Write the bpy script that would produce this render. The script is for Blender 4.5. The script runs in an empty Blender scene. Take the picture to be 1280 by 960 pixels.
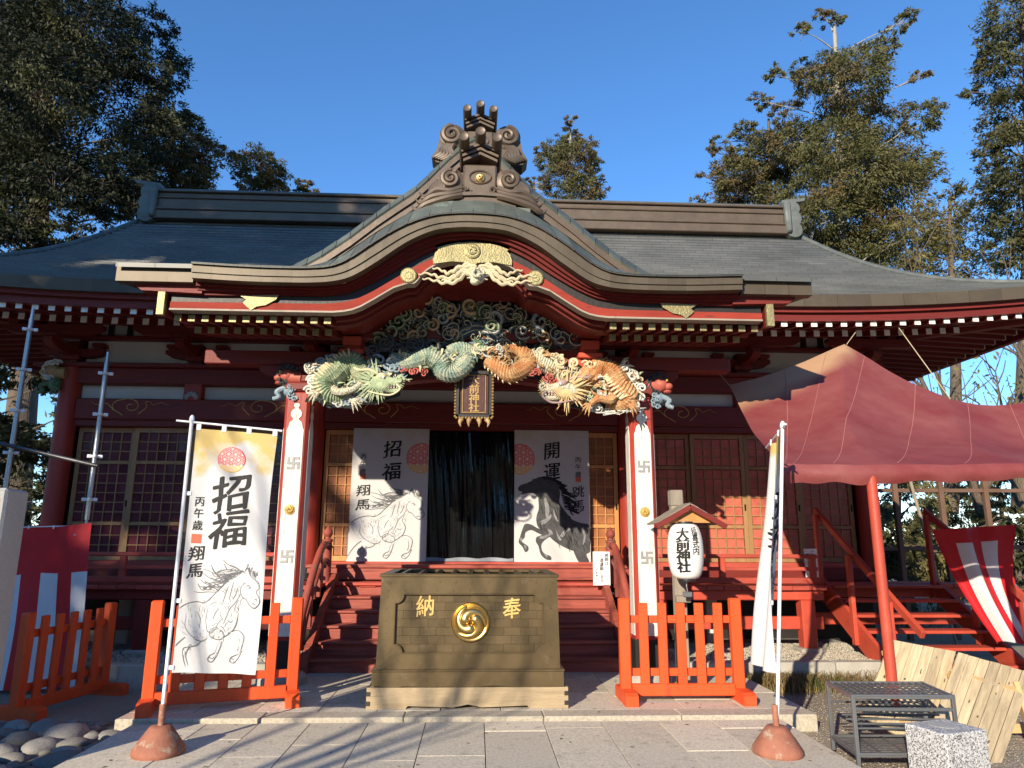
import bpy, bmesh, math, random
import numpy as np
from mathutils import Vector, Matrix, Euler, noise
PI = math.pi
sc = bpy.context.scene
COL = sc.collection
# ---------------------------------------------------------------- camera
cam_d = bpy.data.cameras.new('camera')
cam = bpy.data.objects.new('camera', cam_d); COL.objects.link(cam)
cam_d.sensor_width = 36.0; cam_d.lens = 24.947; cam_d.clip_end = 500.0; cam_d.clip_start = 0.05
CAMROT = [[0.998816, -0.048426, 0.00468], [0.014825, 0.211312, -0.977306], [0.046338, 0.976218, 0.21178]]
cam.matrix_world = Matrix.Translation((0.08, 0.0, 1.5)) @ Matrix(((CAMROT[0][0], -CAMROT[1][0], -CAMROT[2][0]), (CAMROT[0][1], -CAMROT[1][1], -CAMROT[2][1]), (CAMROT[0][2], -CAMROT[1][2], -CAMROT[2][2]))).to_4x4()
sc.camera = cam
sc.render.resolution_x = 1024; sc.render.resolution_y = 768
# ---------------------------------------------------------------- world, sun, exposure
SUN_EL = math.radians(19.8)
SUNV = Vector((-0.475, -0.880, 0.0)).normalized()          # horizontal direction towards the sun
w = bpy.data.worlds.new('World'); sc.world = w; w.use_nodes = True
nt = w.node_tree; nt.nodes.clear()
sky = nt.nodes.new('ShaderNodeTexSky'); sky.sky_type = 'NISHITA'; sky.sun_disc = False
sky.sun_elevation = SUN_EL; sky.sun_rotation = math.atan2(SUNV.x, SUNV.y)
sky.altitude = 100; sky.air_density = 1.0; sky.dust_density = 0.0; sky.ozone_density = 6.0
bg = nt.nodes.new('ShaderNodeBackground'); bg.inputs[1].default_value = 0.145
wo = nt.nodes.new('ShaderNodeOutputWorld')
hsv = nt.nodes.new('ShaderNodeHueSaturation'); hsv.inputs['Saturation'].default_value = 1.06; nt.links.new(sky.outputs[0], hsv.inputs['Color']); nt.links.new(hsv.outputs[0], bg.inputs[0]); nt.links.new(bg.outputs[0], wo.inputs[0])
sun_d = bpy.data.lights.new('sun', 'SUN'); sun_d.energy = 4.3; sun_d.angle = math.radians(0.53); sun_d.color = (1.0, 0.88, 0.70)
sun = bpy.data.objects.new('sun', sun_d); COL.objects.link(sun)
_sv = Vector((SUNV.x*math.cos(SUN_EL), SUNV.y*math.cos(SUN_EL), math.sin(SUN_EL)))
sun.rotation_euler = _sv.to_track_quat('Z', 'Y').to_euler()
sun.location = (-8, -14, 12)
vs = sc.view_settings; vs.view_transform = 'Standard'; vs.look = 'None'; vs.exposure = 0.85; vs.gamma = 1.0; vs.use_curve_mapping = False
sc.cycles.max_bounces = 6; sc.cycles.diffuse_bounces = 3; sc.cycles.glossy_bounces = 3; sc.cycles.transparent_max_bounces = 8; sc.cycles.transmission_bounces = 4
rnd = random.Random(7)

# ---------------------------------------------------------------- materials
MATS = {}
def mat(name, col, rough=0.6, metal=0.0, var=0.18, vscale=2.5, bump=0.25, bscale=30.0, stretch=(1,1,1), rand=0.10, wear=None, wear_amt=0.5, wear_scale=6.0, wear_col=None, spec=0.4, bdist=0.01, trans=0.0, w2=None, w2_amt=0.4, w2_scale=1.2):
    if name in MATS: return MATS[name]
    m = bpy.data.materials.new(name); m.use_nodes = True; MATS[name] = m
    n = m.node_tree.nodes; l = m.node_tree.links
    b = n['Principled BSDF']; b.inputs['Roughness'].default_value = rough; b.inputs['Metallic'].default_value = metal
    b.inputs['Specular IOR Level'].default_value = spec
    tc = n.new('ShaderNodeTexCoord'); oi = n.new('ShaderNodeObjectInfo')
    add = n.new('ShaderNodeVectorMath'); add.operation = 'MULTIPLY_ADD'
    l.new(oi.outputs['Random'], add.inputs[0]); add.inputs[1].default_value = (31, 17, 23); l.new(tc.outputs['Object'], add.inputs[2])
    mp = n.new('ShaderNodeMapping'); mp.inputs['Scale'].default_value = stretch; l.new(add.outputs[0], mp.inputs[0])
    nz = n.new('ShaderNodeTexNoise'); nz.inputs['Scale'].default_value = vscale; nz.inputs['Detail'].default_value = 6; nz.inputs['Roughness'].default_value = 0.62
    l.new(mp.outputs[0], nz.inputs['Vector'])
    # value variation: noise + per object random
    mr = n.new('ShaderNodeMapRange'); mr.inputs['From Min'].default_value = 0.25; mr.inputs['From Max'].default_value = 0.75
    mr.inputs['To Min'].default_value = 1 - var; mr.inputs['To Max'].default_value = 1 + var; l.new(nz.outputs[0], mr.inputs[0])
    mr2 = n.new('ShaderNodeMapRange'); mr2.inputs['To Min'].default_value = 1 - rand; mr2.inputs['To Max'].default_value = 1 + rand; l.new(oi.outputs['Random'], mr2.inputs[0])
    mu = n.new('ShaderNodeMath'); mu.operation = 'MULTIPLY'; l.new(mr.outputs[0], mu.inputs[0]); l.new(mr2.outputs[0], mu.inputs[1])
    sclr = n.new('ShaderNodeVectorMath'); sclr.operation = 'SCALE'; sclr.inputs[0].default_value = col; l.new(mu.outputs[0], sclr.inputs['Scale'])
    colout = sclr.outputs[0]
    if wear_col:
        wz = n.new('ShaderNodeTexNoise'); wz.inputs['Scale'].default_value = wear_scale; wz.inputs['Detail'].default_value = 8; wz.inputs['Roughness'].default_value = 0.7
        l.new(mp.outputs[0], wz.inputs['Vector'])
        wr = n.new('ShaderNodeMapRange'); c0 = 0.72 - 0.35*wear_amt
        wr.inputs['From Min'].default_value = c0; wr.inputs['From Max'].default_value = c0 + 0.10; l.new(wz.outputs[0], wr.inputs[0])
        mx = n.new('ShaderNodeMix'); mx.data_type = 'RGBA'; l.new(wr.outputs[0], mx.inputs['Factor'])
        l.new(colout, mx.inputs['A']); mx.inputs['B'].default_value = (*wear_col, 1); colout = mx.outputs['Result']
    if w2:                     # broad stains or fading, broken up by fine grain
        z1 = n.new('ShaderNodeTexNoise'); z1.inputs['Scale'].default_value = w2_scale; z1.inputs['Detail'].default_value = 10; z1.inputs['Roughness'].default_value = 0.75; l.new(add.outputs[0], z1.inputs['Vector'])
        q1 = n.new('ShaderNodeMapRange'); c1 = 0.68-0.3*w2_amt; q1.inputs['From Min'].default_value = c1; q1.inputs['From Max'].default_value = c1+0.2; q1.inputs['To Max'].default_value = 0.85; l.new(z1.outputs[0], q1.inputs[0])
        m3 = n.new('ShaderNodeMix'); m3.data_type = 'RGBA'; l.new(q1.outputs[0], m3.inputs['Factor']); l.new(colout, m3.inputs['A']); m3.inputs['B'].default_value = (*w2, 1); colout = m3.outputs['Result']
    l.new(colout, b.inputs['Base Color'])
    if bump:
        bz = n.new('ShaderNodeTexNoise'); bz.inputs['Scale'].default_value = bscale; bz.inputs['Detail'].default_value = 4
        l.new(mp.outputs[0], bz.inputs['Vector'])
        bp = n.new('ShaderNodeBump'); bp.inputs['Strength'].default_value = bump; bp.inputs['Distance'].default_value = bdist
        l.new(bz.outputs[0], bp.inputs['Height']); l.new(bp.outputs[0], b.inputs['Normal'])
    if trans:
        b.inputs['Transmission Weight'].default_value = trans
    m['out'] = 1
    return m

G = (1, 1, 8)
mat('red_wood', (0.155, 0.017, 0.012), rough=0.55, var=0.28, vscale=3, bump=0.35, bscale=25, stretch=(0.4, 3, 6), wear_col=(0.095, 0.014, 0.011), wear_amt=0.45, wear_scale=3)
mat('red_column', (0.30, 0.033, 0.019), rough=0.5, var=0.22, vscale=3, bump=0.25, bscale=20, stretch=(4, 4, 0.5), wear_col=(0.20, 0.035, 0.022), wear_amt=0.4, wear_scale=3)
mat('red_step', (0.32, 0.072, 0.048), rough=0.6, var=0.35, vscale=3, bump=0.5, bscale=22, stretch=(0.35, 5, 7), wear_col=(0.17, 0.042, 0.033), wear_amt=0.52, wear_scale=4, w2=(0.40, 0.135, 0.10), w2_amt=0.36, w2_scale=2.5)
mat('worn_red', (0.40, 0.065, 0.042), rough=0.65, var=0.3, vscale=3, bump=0.5, bscale=30, stretch=(0.5, 4, 6), wear_col=(0.20, 0.15, 0.12), wear_amt=0.42, wear_scale=5, w2=(0.22, 0.05, 0.035), w2_amt=0.4, w2_scale=2)
mat('vermilion', (0.66, 0.078, 0.016), rough=0.5, var=0.16, vscale=4, bump=0.15, bscale=30, stretch=(3, 3, 0.5), rand=0.06, wear_col=(0.40, 0.055, 0.022), wear_amt=0.36, wear_scale=6, w2=(0.58, 0.10, 0.035), w2_amt=0.45, w2_scale=5)
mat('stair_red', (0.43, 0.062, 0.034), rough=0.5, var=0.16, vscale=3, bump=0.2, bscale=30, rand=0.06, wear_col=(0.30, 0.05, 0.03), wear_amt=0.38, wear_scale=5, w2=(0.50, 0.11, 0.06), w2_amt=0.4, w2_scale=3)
mat('barge_red', (0.25, 0.034, 0.022), rough=0.75, spec=0.2, var=0.3, vscale=3, bump=0.2, bscale=20, stretch=(0.5, 3, 3), wear_col=(0.15, 0.03, 0.024), wear_amt=0.45, wear_scale=6)
mat('red_wood_shaded', (0.105, 0.012, 0.009), rough=0.6, var=0.25, vscale=3, bump=0.1, spec=0.2)  # darker copy of red_wood: shade beneath the fascia is put into its colour
mat('dark_beam', (0.022, 0.018, 0.016), rough=0.5, var=0.3)
mat('plaster', (0.60, 0.58, 0.53), rough=0.8, var=0.08, vscale=1.5, bump=0.1, wear_col=(0.5, 0.47, 0.42), wear_amt=0.3, wear_scale=2)
mat('white_paint', (0.78, 0.76, 0.70), rough=0.6, var=0.06, bump=0.1)
mat('pillar_white', (0.68, 0.64, 0.56), rough=0.7, var=0.10, vscale=5, bump=0.7, bscale=22, stretch=(5, 5, 0.45), wear_col=(0.36, 0.30, 0.24), wear_amt=0.47, wear_scale=9)
mat('silver_grey', (0.27, 0.27, 0.265), rough=0.5, var=0.3, wear_col=(0.5, 0.47, 0.42), wear_amt=0.38, wear_scale=25)
mat('worn_rail', (0.26, 0.055, 0.038), rough=0.65, var=0.35, vscale=4, bump=0.4, bscale=30, wear_col=(0.16, 0.10, 0.08), wear_amt=0.45, wear_scale=6)
mat('gold_leaf', (0.62, 0.43, 0.14), rough=0.45, metal=0.2, var=0.15, vscale=20)
mat('gold', (0.66, 0.46, 0.17), rough=0.33, metal=1.0, var=0.12, bump=0.12, bscale=20)
mat('gold_dull', (0.30, 0.26, 0.13), rough=0.5, metal=0.55, var=0.18, vscale=20, bump=0.6, bscale=60)
mat('gold_paint', (0.50, 0.33, 0.09), rough=0.5, metal=0.2, var=0.25, vscale=9)
mat('copper_fascia', (0.088, 0.068, 0.044), rough=0.5, metal=0.25, var=0.2, vscale=3, bump=0.2, bscale=8, rand=0.12, wear_col=(0.085, 0.07, 0.05), wear_amt=0.4, wear_scale=3, w2=(0.108, 0.088, 0.06), w2_amt=0.4, w2_scale=1.5)
mat('copper_brown', (0.110, 0.080, 0.056), rough=0.45, metal=0.25, var=0.22, vscale=4, bump=0.25, bscale=10, rand=0.08, wear_col=(0.115, 0.10, 0.075), wear_amt=0.4, wear_scale=3.5)
mat('copper_green', (0.105, 0.118, 0.098), rough=0.55, metal=0.2, var=0.25, vscale=5, bump=0.2, bscale=12, rand=0.22, wear_col=(0.19, 0.235, 0.19), wear_amt=0.38, wear_scale=6)
mat('box_bronze', (0.125, 0.088, 0.042), rough=0.40, metal=0.45, var=0.25, vscale=3, bump=0.15, bscale=14, rand=0.10, wear_col=(0.165, 0.12, 0.07), wear_amt=0.42, wear_scale=7, w2=(0.085, 0.058, 0.03), w2_amt=0.45, w2_scale=2.2)
mat('box_dark', (0.03, 0.025, 0.018), rough=0.6)
mat('box_wood', (0.36, 0.27, 0.16), rough=0.7, var=0.25, vscale=4, bump=0.5, bscale=20, stretch=(0.5, 4, 6), wear_col=(0.22, 0.17, 0.11), wear_amt=0.4, wear_scale=4)
mat('door_wood', (0.50, 0.235, 0.075), rough=0.5, var=0.2, vscale=3, bump=0.2, bscale=30, stretch=(4, 4, 0.5))
mat('door_wood_old', (0.31, 0.175, 0.075), rough=0.55, var=0.25, vscale=3, bump=0.25, bscale=30, stretch=(4, 4, 0.5))
mat('door_panel', (0.34, 0.10, 0.035), rough=0.5, var=0.2, vscale=6, rand=0.15, stretch=(6, 6, 0.6))
mat('granite', (0.42, 0.41, 0.39), rough=0.7, var=0.4, vscale=160, bump=0.15, bscale=200)
mat('post_stone', (0.34, 0.33, 0.31), rough=0.75, var=0.22, vscale=90, bump=0.2, bscale=100)
mat('rope_tan', (0.5, 0.4, 0.25), rough=0.8)
mat('steel', (0.40, 0.41, 0.42), rough=0.35, metal=0.85, var=0.15, vscale=10, bump=0.1)
mat('steel_dark', (0.075, 0.075, 0.078), rough=0.45, metal=0.6, var=0.2)
mat('pole_white', (0.72, 0.72, 0.72), rough=0.35, var=0.05)
mat('fresh_wood', (0.62, 0.475, 0.285), rough=0.6, var=0.22, vscale=4, bump=0.25, bscale=40, rand=0.16)
mat('raw_wood', (0.50, 0.33, 0.15), rough=0.6, var=0.2, vscale=5, bump=0.2)
mat('ink', (0.012, 0.012, 0.013), rough=0.7, var=0.2, bump=0, rand=0)
mat('ink_grey', (0.13, 0.13, 0.135), rough=0.7, var=0.3, bump=0, rand=0)
mat('ink_mid', (0.055, 0.055, 0.058), rough=0.7, var=0.4, vscale=14, bump=0, rand=0)
mat('ink_light', (0.20, 0.20, 0.205), rough=0.7, var=0.3, vscale=14, bump=0, rand=0)
mat('tile_grey', (0.115, 0.125, 0.112), rough=0.55, metal=0.15, var=0.3, vscale=5, bump=0.25, bscale=12, wear_col=(0.17, 0.18, 0.155), wear_amt=0.4, wear_scale=5)
mat('bead', (0.33, 0.28, 0.22), rough=0.6, var=0.2, wear_col=(0.22, 0.12, 0.09), wear_amt=0.4, wear_scale=5)
mat('horse_tint', (0.50, 0.50, 0.505), rough=0.75, var=0.14, vscale=7, bump=0, rand=0)
mat('ink_wash', (0.52, 0.52, 0.53), rough=0.8, var=0.12, vscale=9, bump=0, rand=0)
mat('seal_red', (0.62, 0.10, 0.05), rough=0.7, bump=0, rand=0)
mat('disc_red', (0.60, 0.035, 0.055), rough=0.7, var=0.08, bump=0, rand=0)
mat('disc_gold', (0.68, 0.40, 0.06), rough=0.7, var=0.08, bump=0, rand=0)
mat('disc_line', (0.80, 0.62, 0.55), rough=0.7, bump=0, rand=0)
mat('rust_base', (0.30, 0.115, 0.07), rough=0.75, var=0.3, vscale=6, bump=0.5, bscale=25, wear_col=(0.36, 0.27, 0.19), wear_amt=0.52, wear_scale=9)
mat('black_vinyl', (0.006, 0.006, 0.006), rough=0.12, var=0.2, bump=0.15, bscale=5, spec=0.3, bdist=0.05)
mat('clear_vinyl', (0.25, 0.27, 0.30), rough=0.1, var=0.2, bump=0.2, bscale=6, spec=0.8, bdist=0.04)
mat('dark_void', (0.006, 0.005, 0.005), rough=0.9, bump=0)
mat('lantern_paper', (0.70, 0.69, 0.66), rough=0.55, var=0.03, bump=0.05)
mat('lantern_black', (0.02, 0.02, 0.02), rough=0.4)
mat('grey_wood', (0.26, 0.22, 0.17), rough=0.8, var=0.25, vscale=4, bump=0.5, bscale=25, stretch=(4, 4, 0.5))
mat('notice_white', (0.82, 0.82, 0.80), rough=0.5, var=0.02, bump=0)
mat('bark', (0.125, 0.095, 0.068), rough=0.9, var=0.4, vscale=6, bump=0.8, bscale=10, stretch=(4, 4, 0.5), bdist=0.05)
mat('pale_bark', (0.34, 0.31, 0.26), rough=0.9, var=0.3, vscale=6, bump=0.5, bscale=10, stretch=(3, 3, 0.6))
mat('black_metal', (0.015, 0.015, 0.015), rough=0.4, metal=0.5)

# ---------------------------------------------------------------- mesh builder
class MB:
    def __init__(s): s.v = []; s.f = []; s.m = []
    def face(s, idx, mi=0): s.f.append(idx); s.m.append(mi)
    def add(s, vs, fs, mi=0):
        o = len(s.v); s.v.extend([tuple(x) for x in vs])
        for f in fs: s.f.append([i+o for i in f]); s.m.append(mi)
        return o
    def box(s, c, d, bev=0.0, rot=None, mi=0):
        x, y, z = d[0]/2, d[1]/2, d[2]/2
        b = min(bev, x*0.9, y*0.9, z*0.9)
        if b <= 0:
            vs = [Vector((i*x, j*y, k*z)) for i in (-1, 1) for j in (-1, 1) for k in (-1, 1)]
            fs = [(0,1,3,2), (4,6,7,5), (0,4,5,1), (2,3,7,6), (0,2,6,4), (1,5,7,3)]
        else:
            vs = []; ix = {}
            for i in (-1, 1):
                for j in (-1, 1):
                    for k in (-1, 1):
                        for a in range(3):
                            p = [i*x, j*y, k*z]
                            for q in range(3):
                                if q != a: p[q] -= (i, j, k)[q]*b
                            ix[(i, j, k, a)] = len(vs); vs.append(Vector(p))
            fs = []
            for a in range(3):
                o1, o2 = [q for q in range(3) if q != a]
                for sg in (-1, 1):
                    q = []
                    for (u, t) in ((-1,-1), (1,-1), (1,1), (-1,1)):
                        k = [0,0,0]; k[a] = sg; k[o1] = u; k[o2] = t; q.append(ix[(*k, a)])
                    fs.append(q)
            for a in range(3):      # edges along axis a
                o1, o2 = [q for q in range(3) if q != a]
                for u in (-1, 1):
                    for t in (-1, 1):
                        k0 = [0,0,0]; k0[a] = -1; k0[o1] = u; k0[o2] = t; k1 = list(k0); k1[a] = 1
                        fs.append([ix[(*k0, o1)], ix[(*k1, o1)], ix[(*k1, o2)], ix[(*k0, o2)]])
            for i in (-1, 1):
                for j in (-1, 1):
                    for k in (-1, 1): fs.append([ix[(i, j, k, a)] for a in range(3)])
        if rot is not None:
            R_ = Euler(rot).to_matrix(); vs = [R_ @ p for p in vs]
        cc = Vector(c)
        s.add([p + cc for p in vs], fs, mi); return s
    def bar(s, p0, p1, wd, ht, bev=0.0, mi=0, up=(0,0,1)):     # a box beam from p0 to p1
        a, b = Vector(p0), Vector(p1); d = b - a; L = d.length; d.normalize()
        u = Vector(up); side = d.cross(u)
        if side.length < 1e-4: side = d.cross(Vector((0,1,0)))
        side.normalize(); u = side.cross(d)
        t = MB(); t.box((0,0,0), (L, wd, ht), bev)
        mid = (a+b)/2
        s.add([mid + d*p[0] + side*p[1] + u*p[2] for p in t.v], t.f, mi); return s
    def tube(s, pts, r, n=8, cap=True, mi=0, flat=1.0, up=None):
        P = [Vector(p) for p in pts]; k = len(P)
        rs = r if isinstance(r, (list, tuple)) else [r]*k
        T = [((P[min(i+1, k-1)] - P[max(i-1, 0)]).normalized()) for i in range(k)]
        u = Vector(up) if up else (Vector((0,0,1)) if abs(T[0].z) < 0.9 else Vector((0,1,0)))
        vs = []
        for i in range(k):
            u = (u - T[i]*u.dot(T[i]))
            if u.length < 1e-5: u = T[i].orthogonal()
            u.normalize(); sd = T[i].cross(u)
            for j in range(n):
                a = 2*PI*j/n; vs.append(P[i] + u*(math.cos(a)*rs[i]*flat) + sd*(math.sin(a)*rs[i]))
        fs = [[i*n+j, i*n+(j+1) % n, (i+1)*n+(j+1) % n, (i+1)*n+j] for i in range(k-1) for j in range(n)]
        if cap: fs.append(list(range(n))[::-1]); fs.append([(k-1)*n+j for j in range(n)])
        s.add(vs, fs, mi); return s
    def lathe(s, prof, n=16, c=(0,0,0), axis='z', mi=0):
        vs = []
        for (r, h) in prof:
            for j in range(n):
                a = 2*PI*j/n; x, y = r*math.cos(a), r*math.sin(a)
                p = (x, y, h) if axis == 'z' else ((x, -h, y) if axis == 'y' else (h, x, y))
                vs.append((p[0]+c[0], p[1]+c[1], p[2]+c[2]))
        k = len(prof)
        fs = [[i*n+j, i*n+(j+1) % n, (i+1)*n+(j+1) % n, (i+1)*n+j] for i in range(k-1) for j in range(n)]
        fs.append(list(range(n))[::-1]); fs.append([(k-1)*n+j for j in range(n)])
        s.add(vs, fs, mi); return s
    def ell(s, c, r, n=8, m=6, mi=0):
        vs = []
        for i in range(m+1):
            t = PI*i/m
            for j in range(n):
                a = 2*PI*j/n; vs.append((c[0]+r[0]*math.sin(t)*math.cos(a), c[1]+r[1]*math.sin(t)*math.sin(a), c[2]+r[2]*math.cos(t)))
        fs = [[i*n+j, i*n+(j+1) % n, (i+1)*n+(j+1) % n, (i+1)*n+j] for i in range(m) for j in range(n)]
        s.add(vs, fs, mi); return s
    def prism(s, poly, y0, y1, mi=0):           # polygon in XZ extruded along Y
        k = len(poly)
        vs = [(p[0], y0, p[1]) for p in poly] + [(p[0], y1, p[1]) for p in poly]
        fs = [list(range(k)), [k+i for i in range(k)][::-1]] + [[i, k+i, k+(i+1) % k, (i+1) % k] for i in range(k)]
        s.add(vs, fs, mi); return s
    def band(s, top, bot, y0, y1, mi=0):        # strip between two XZ polylines of equal length, extruded along Y
        k = len(top); vs = []
        for y in (y0, y1):
            vs += [(p[0], y, p[1]) for p in top] + [(p[0], y, p[1]) for p in bot]
        fs = []
        for i in range(k-1):
            fs += [[i, k+i, k+i+1, i+1], [2*k+i, 2*k+i+1, 3*k+i+1, 3*k+i], [i, i+1, 2*k+i+1, 2*k+i], [k+i, 3*k+i, 3*k+i+1, k+i+1]]
        fs += [[0, 2*k, 3*k, k], [k-1, 2*k-1, 4*k-1, 3*k-1]]
        s.add(vs, fs, mi); return s
    def grid(s, fn, nu, nv, mi=0):
        vs = [fn(i/nu, j/nv) for j in range(nv+1) for i in range(nu+1)]
        fs = [[j*(nu+1)+i, j*(nu+1)+i+1, (j+1)*(nu+1)+i+1, (j+1)*(nu+1)+i] for j in range(nv) for i in range(nu)]
        s.add(vs, fs, mi); return s
    def join(s, o, mi=0): s.add(o.v, o.f, mi); return s
    def mesh(s, name, mats, smooth=False, angle=None):
        me = bpy.data.meshes.new(name); me.from_pydata([tuple(p) for p in s.v], [], s.f)
        for m_ in (mats if isinstance(mats, (list, tuple)) else [mats]): me.materials.append(MATS[m_] if isinstance(m_, str) else m_)
        if any(s.m): me.polygons.foreach_set('material_index', s.m)
        bm = bmesh.new(); bm.from_mesh(me); bmesh.ops.recalc_face_normals(bm, faces=bm.faces); bm.to_mesh(me); bm.free()
        if smooth:
            me.polygons.foreach_set('use_smooth', [True]*len(me.polygons))
            me.set_sharp_from_angle(angle=math.radians(angle or 40))
        me.update(); return me

WL = {}                       # world location of every object that carries children
def link(name, data, parent=None, loc=(0,0,0), rot=None, scale=None):
    o = bpy.data.objects.new(name, data); COL.objects.link(o)
    L = Vector(loc); WL[o.name] = L
    if parent is not None: o.parent = parent; L = L - WL[parent.name]
    o.location = L
    if rot is not None: o.rotation_euler = rot
    if scale is not None: o.scale = scale
    return o
def obj(name, mb, mats, parent=None, loc=(0,0,0), rot=None, smooth=False, angle=None):
    """mesh given in coordinates relative to loc (loc in world space; parents must be unrotated)"""
    return link(name, mb.mesh(name, mats, smooth, angle), parent, loc, rot)
def wobj(name, mb, mats, parent=None, smooth=False, angle=None, piv=None):
    """mesh given in world coordinates; its origin is put at its own middle"""
    if piv is None:
        a = np.array(mb.v); piv = Vector((a.min(0)+a.max(0))/2)
    piv = Vector(piv); mb.v = [(p[0]-piv[0], p[1]-piv[1], p[2]-piv[2]) for p in mb.v]
    return link(name, mb.mesh(name, mats, smooth, angle), parent, piv)
def tag(o, label=None, cat=None, group=None, kind=None):
    if label: o['label'] = label
    if cat: o['category'] = cat
    if group: o['group'] = group
    if kind: o['kind'] = kind
    return o
def thing(name, loc, label, cat, group=None, rot=None):
    return tag(link(name, None, None, loc, rot), label, cat, group)
def npmesh(name, V, F, mats, mi=None, smooth=False):
    me = bpy.data.meshes.new(name); V = np.asarray(V, np.float32); F = np.asarray(F, np.int32)
    n = F.shape[1]
    me.vertices.add(len(V)); me.vertices.foreach_set('co', V.ravel())
    me.loops.add(F.size); me.loops.foreach_set('vertex_index', F.ravel())
    me.polygons.add(len(F)); me.polygons.foreach_set('loop_start', np.arange(0, F.size, n, dtype=np.int32)); me.polygons.foreach_set('loop_total', np.full(len(F), n, np.int32))
    for m_ in mats: me.materials.append(MATS[m_] if isinstance(m_, str) else m_)
    if mi is not None: me.polygons.foreach_set('material_index', np.asarray(mi).tolist())
    if smooth: me.polygons.foreach_set('use_smooth', [True]*len(F))
    me.update(calc_edges=True); me.validate(); return me
def spline(pts, n=8):
    P = [Vector(p) for p in pts]; out = []
    for i in range(len(P)-1):
        p0, p1, p2, p3 = P[max(i-1, 0)], P[i], P[i+1], P[min(i+2, len(P)-1)]
        for k in range(n):
            t = k/n
            out.append(0.5*((2*p1) + (p2-p0)*t + (2*p0-5*p1+4*p2-p3)*t*t + (3*p1-p0-3*p2+p3)*t**3))
    out.append(P[-1]); return out
def interp(x, pts):
    if x <= pts[0][0]: return pts[0][1]
    for (a, b) in zip(pts, pts[1:]):
        if x <= b[0]: return a[1] + (b[1]-a[1])*(x-a[0])/(b[0]-a[0])
    return pts[-1][1]
def smooth_interp(pts, n=10):
    return [(p.x, p.y) for p in spline([(a, b, 0) for a, b in pts], n)]

# ================================================================ ground, paving, stones
def ground_mat():
    m = bpy.data.materials.new('ground_earth'); m.use_nodes = True; MATS['ground_earth'] = m
    n = m.node_tree.nodes; l = m.node_tree.links; b = n['Principled BSDF']; b.inputs['Roughness'].default_value = 0.95
    tc = n.new('ShaderNodeTexCoord')
    a = n.new('ShaderNodeTexNoise'); a.inputs['Scale'].default_value = 0.8; a.inputs['Detail'].default_value = 8; l.new(tc.outputs['Object'], a.inputs['Vector'])
    v = n.new('ShaderNodeTexVoronoi'); v.inputs['Scale'].default_value = 55; l.new(tc.outputs['Object'], v.inputs['Vector'])
    cr = n.new('ShaderNodeValToRGB'); cr.color_ramp.elements[0].position = 0.3; cr.color_ramp.elements[0].color = (0.20, 0.165, 0.12, 1)
    cr.color_ramp.elements[1].position = 0.7; cr.color_ramp.elements[1].color = (0.33, 0.28, 0.21, 1); l.new(a.outputs[0], cr.inputs[0])
    hs = n.new('ShaderNodeMix'); hs.data_type = 'RGBA'; hs.blend_type = 'OVERLAY'; hs.inputs['Factor'].default_value = 0.45
    l.new(cr.outputs[0], hs.inputs['A']); l.new(v.outputs['Color'], hs.inputs['B'])
    bw = n.new('ShaderNodeMix'); bw.data_type = 'RGBA'; bw.inputs['Factor'].default_value = 0.75; l.new(hs.outputs['Result'], bw.inputs['A']); l.new(cr.outputs[0], bw.inputs['B'])
    l.new(bw.outputs['Result'], b.inputs['Base Color'])
    bp = n.new('ShaderNodeBump'); bp.inputs['Strength'].default_value = 0.8; bp.inputs['Distance'].default_value = 0.02; l.new(v.outputs['Distance'], bp.inputs['Height']); l.new(bp.outputs[0], b.inputs['Normal'])
ground_mat()
mat('slab', (0.54, 0.475, 0.37), rough=0.85, var=0.34, vscale=55, bump=0.6, bscale=120, rand=0.12, wear_col=(0.36, 0.315, 0.25), wear_amt=0.45, wear_scale=9, bdist=0.004, w2=(0.27, 0.235, 0.185), w2_amt=0.42, w2_scale=1.6)
mat('slab_kerb', (0.40, 0.35, 0.27), rough=0.85, var=0.32, vscale=45, bump=0.3, bscale=110, rand=0.08, wear_col=(0.36, 0.32, 0.25), wear_amt=0.4, wear_scale=8, bdist=0.004, w2=(0.25, 0.22, 0.17), w2_amt=0.42, w2_scale=2.5)
mat('joint', (0.12, 0.11, 0.09), rough=0.95)
mat('concrete', (0.36, 0.335, 0.285), rough=0.85, var=0.2, vscale=4, bump=0.3, bscale=60, wear_col=(0.20, 0.19, 0.165), wear_amt=0.4, wear_scale=3)
mat('cobble', (0.20, 0.185, 0.165), rough=0.8, var=0.25, vscale=9, bump=0.3, bscale=40, rand=0.40, wear_col=(0.13, 0.12, 0.11), wear_amt=0.35, wear_scale=5)
mat('pebble', (0.42, 0.38, 0.30), rough=0.85, var=0.5, vscale=28, bump=0, rand=0)
mat('pebble_dull', (0.36, 0.31, 0.24), rough=0.9, var=0.5, vscale=25, bump=0, rand=0)

g = MB(); g.grid(lambda u, v: (-250+500*u, -200+450*v, -0.03), 8, 8)
tag(wobj('ground', g, 'ground_earth', piv=(0,0,-0.03)), kind='structure')

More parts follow.
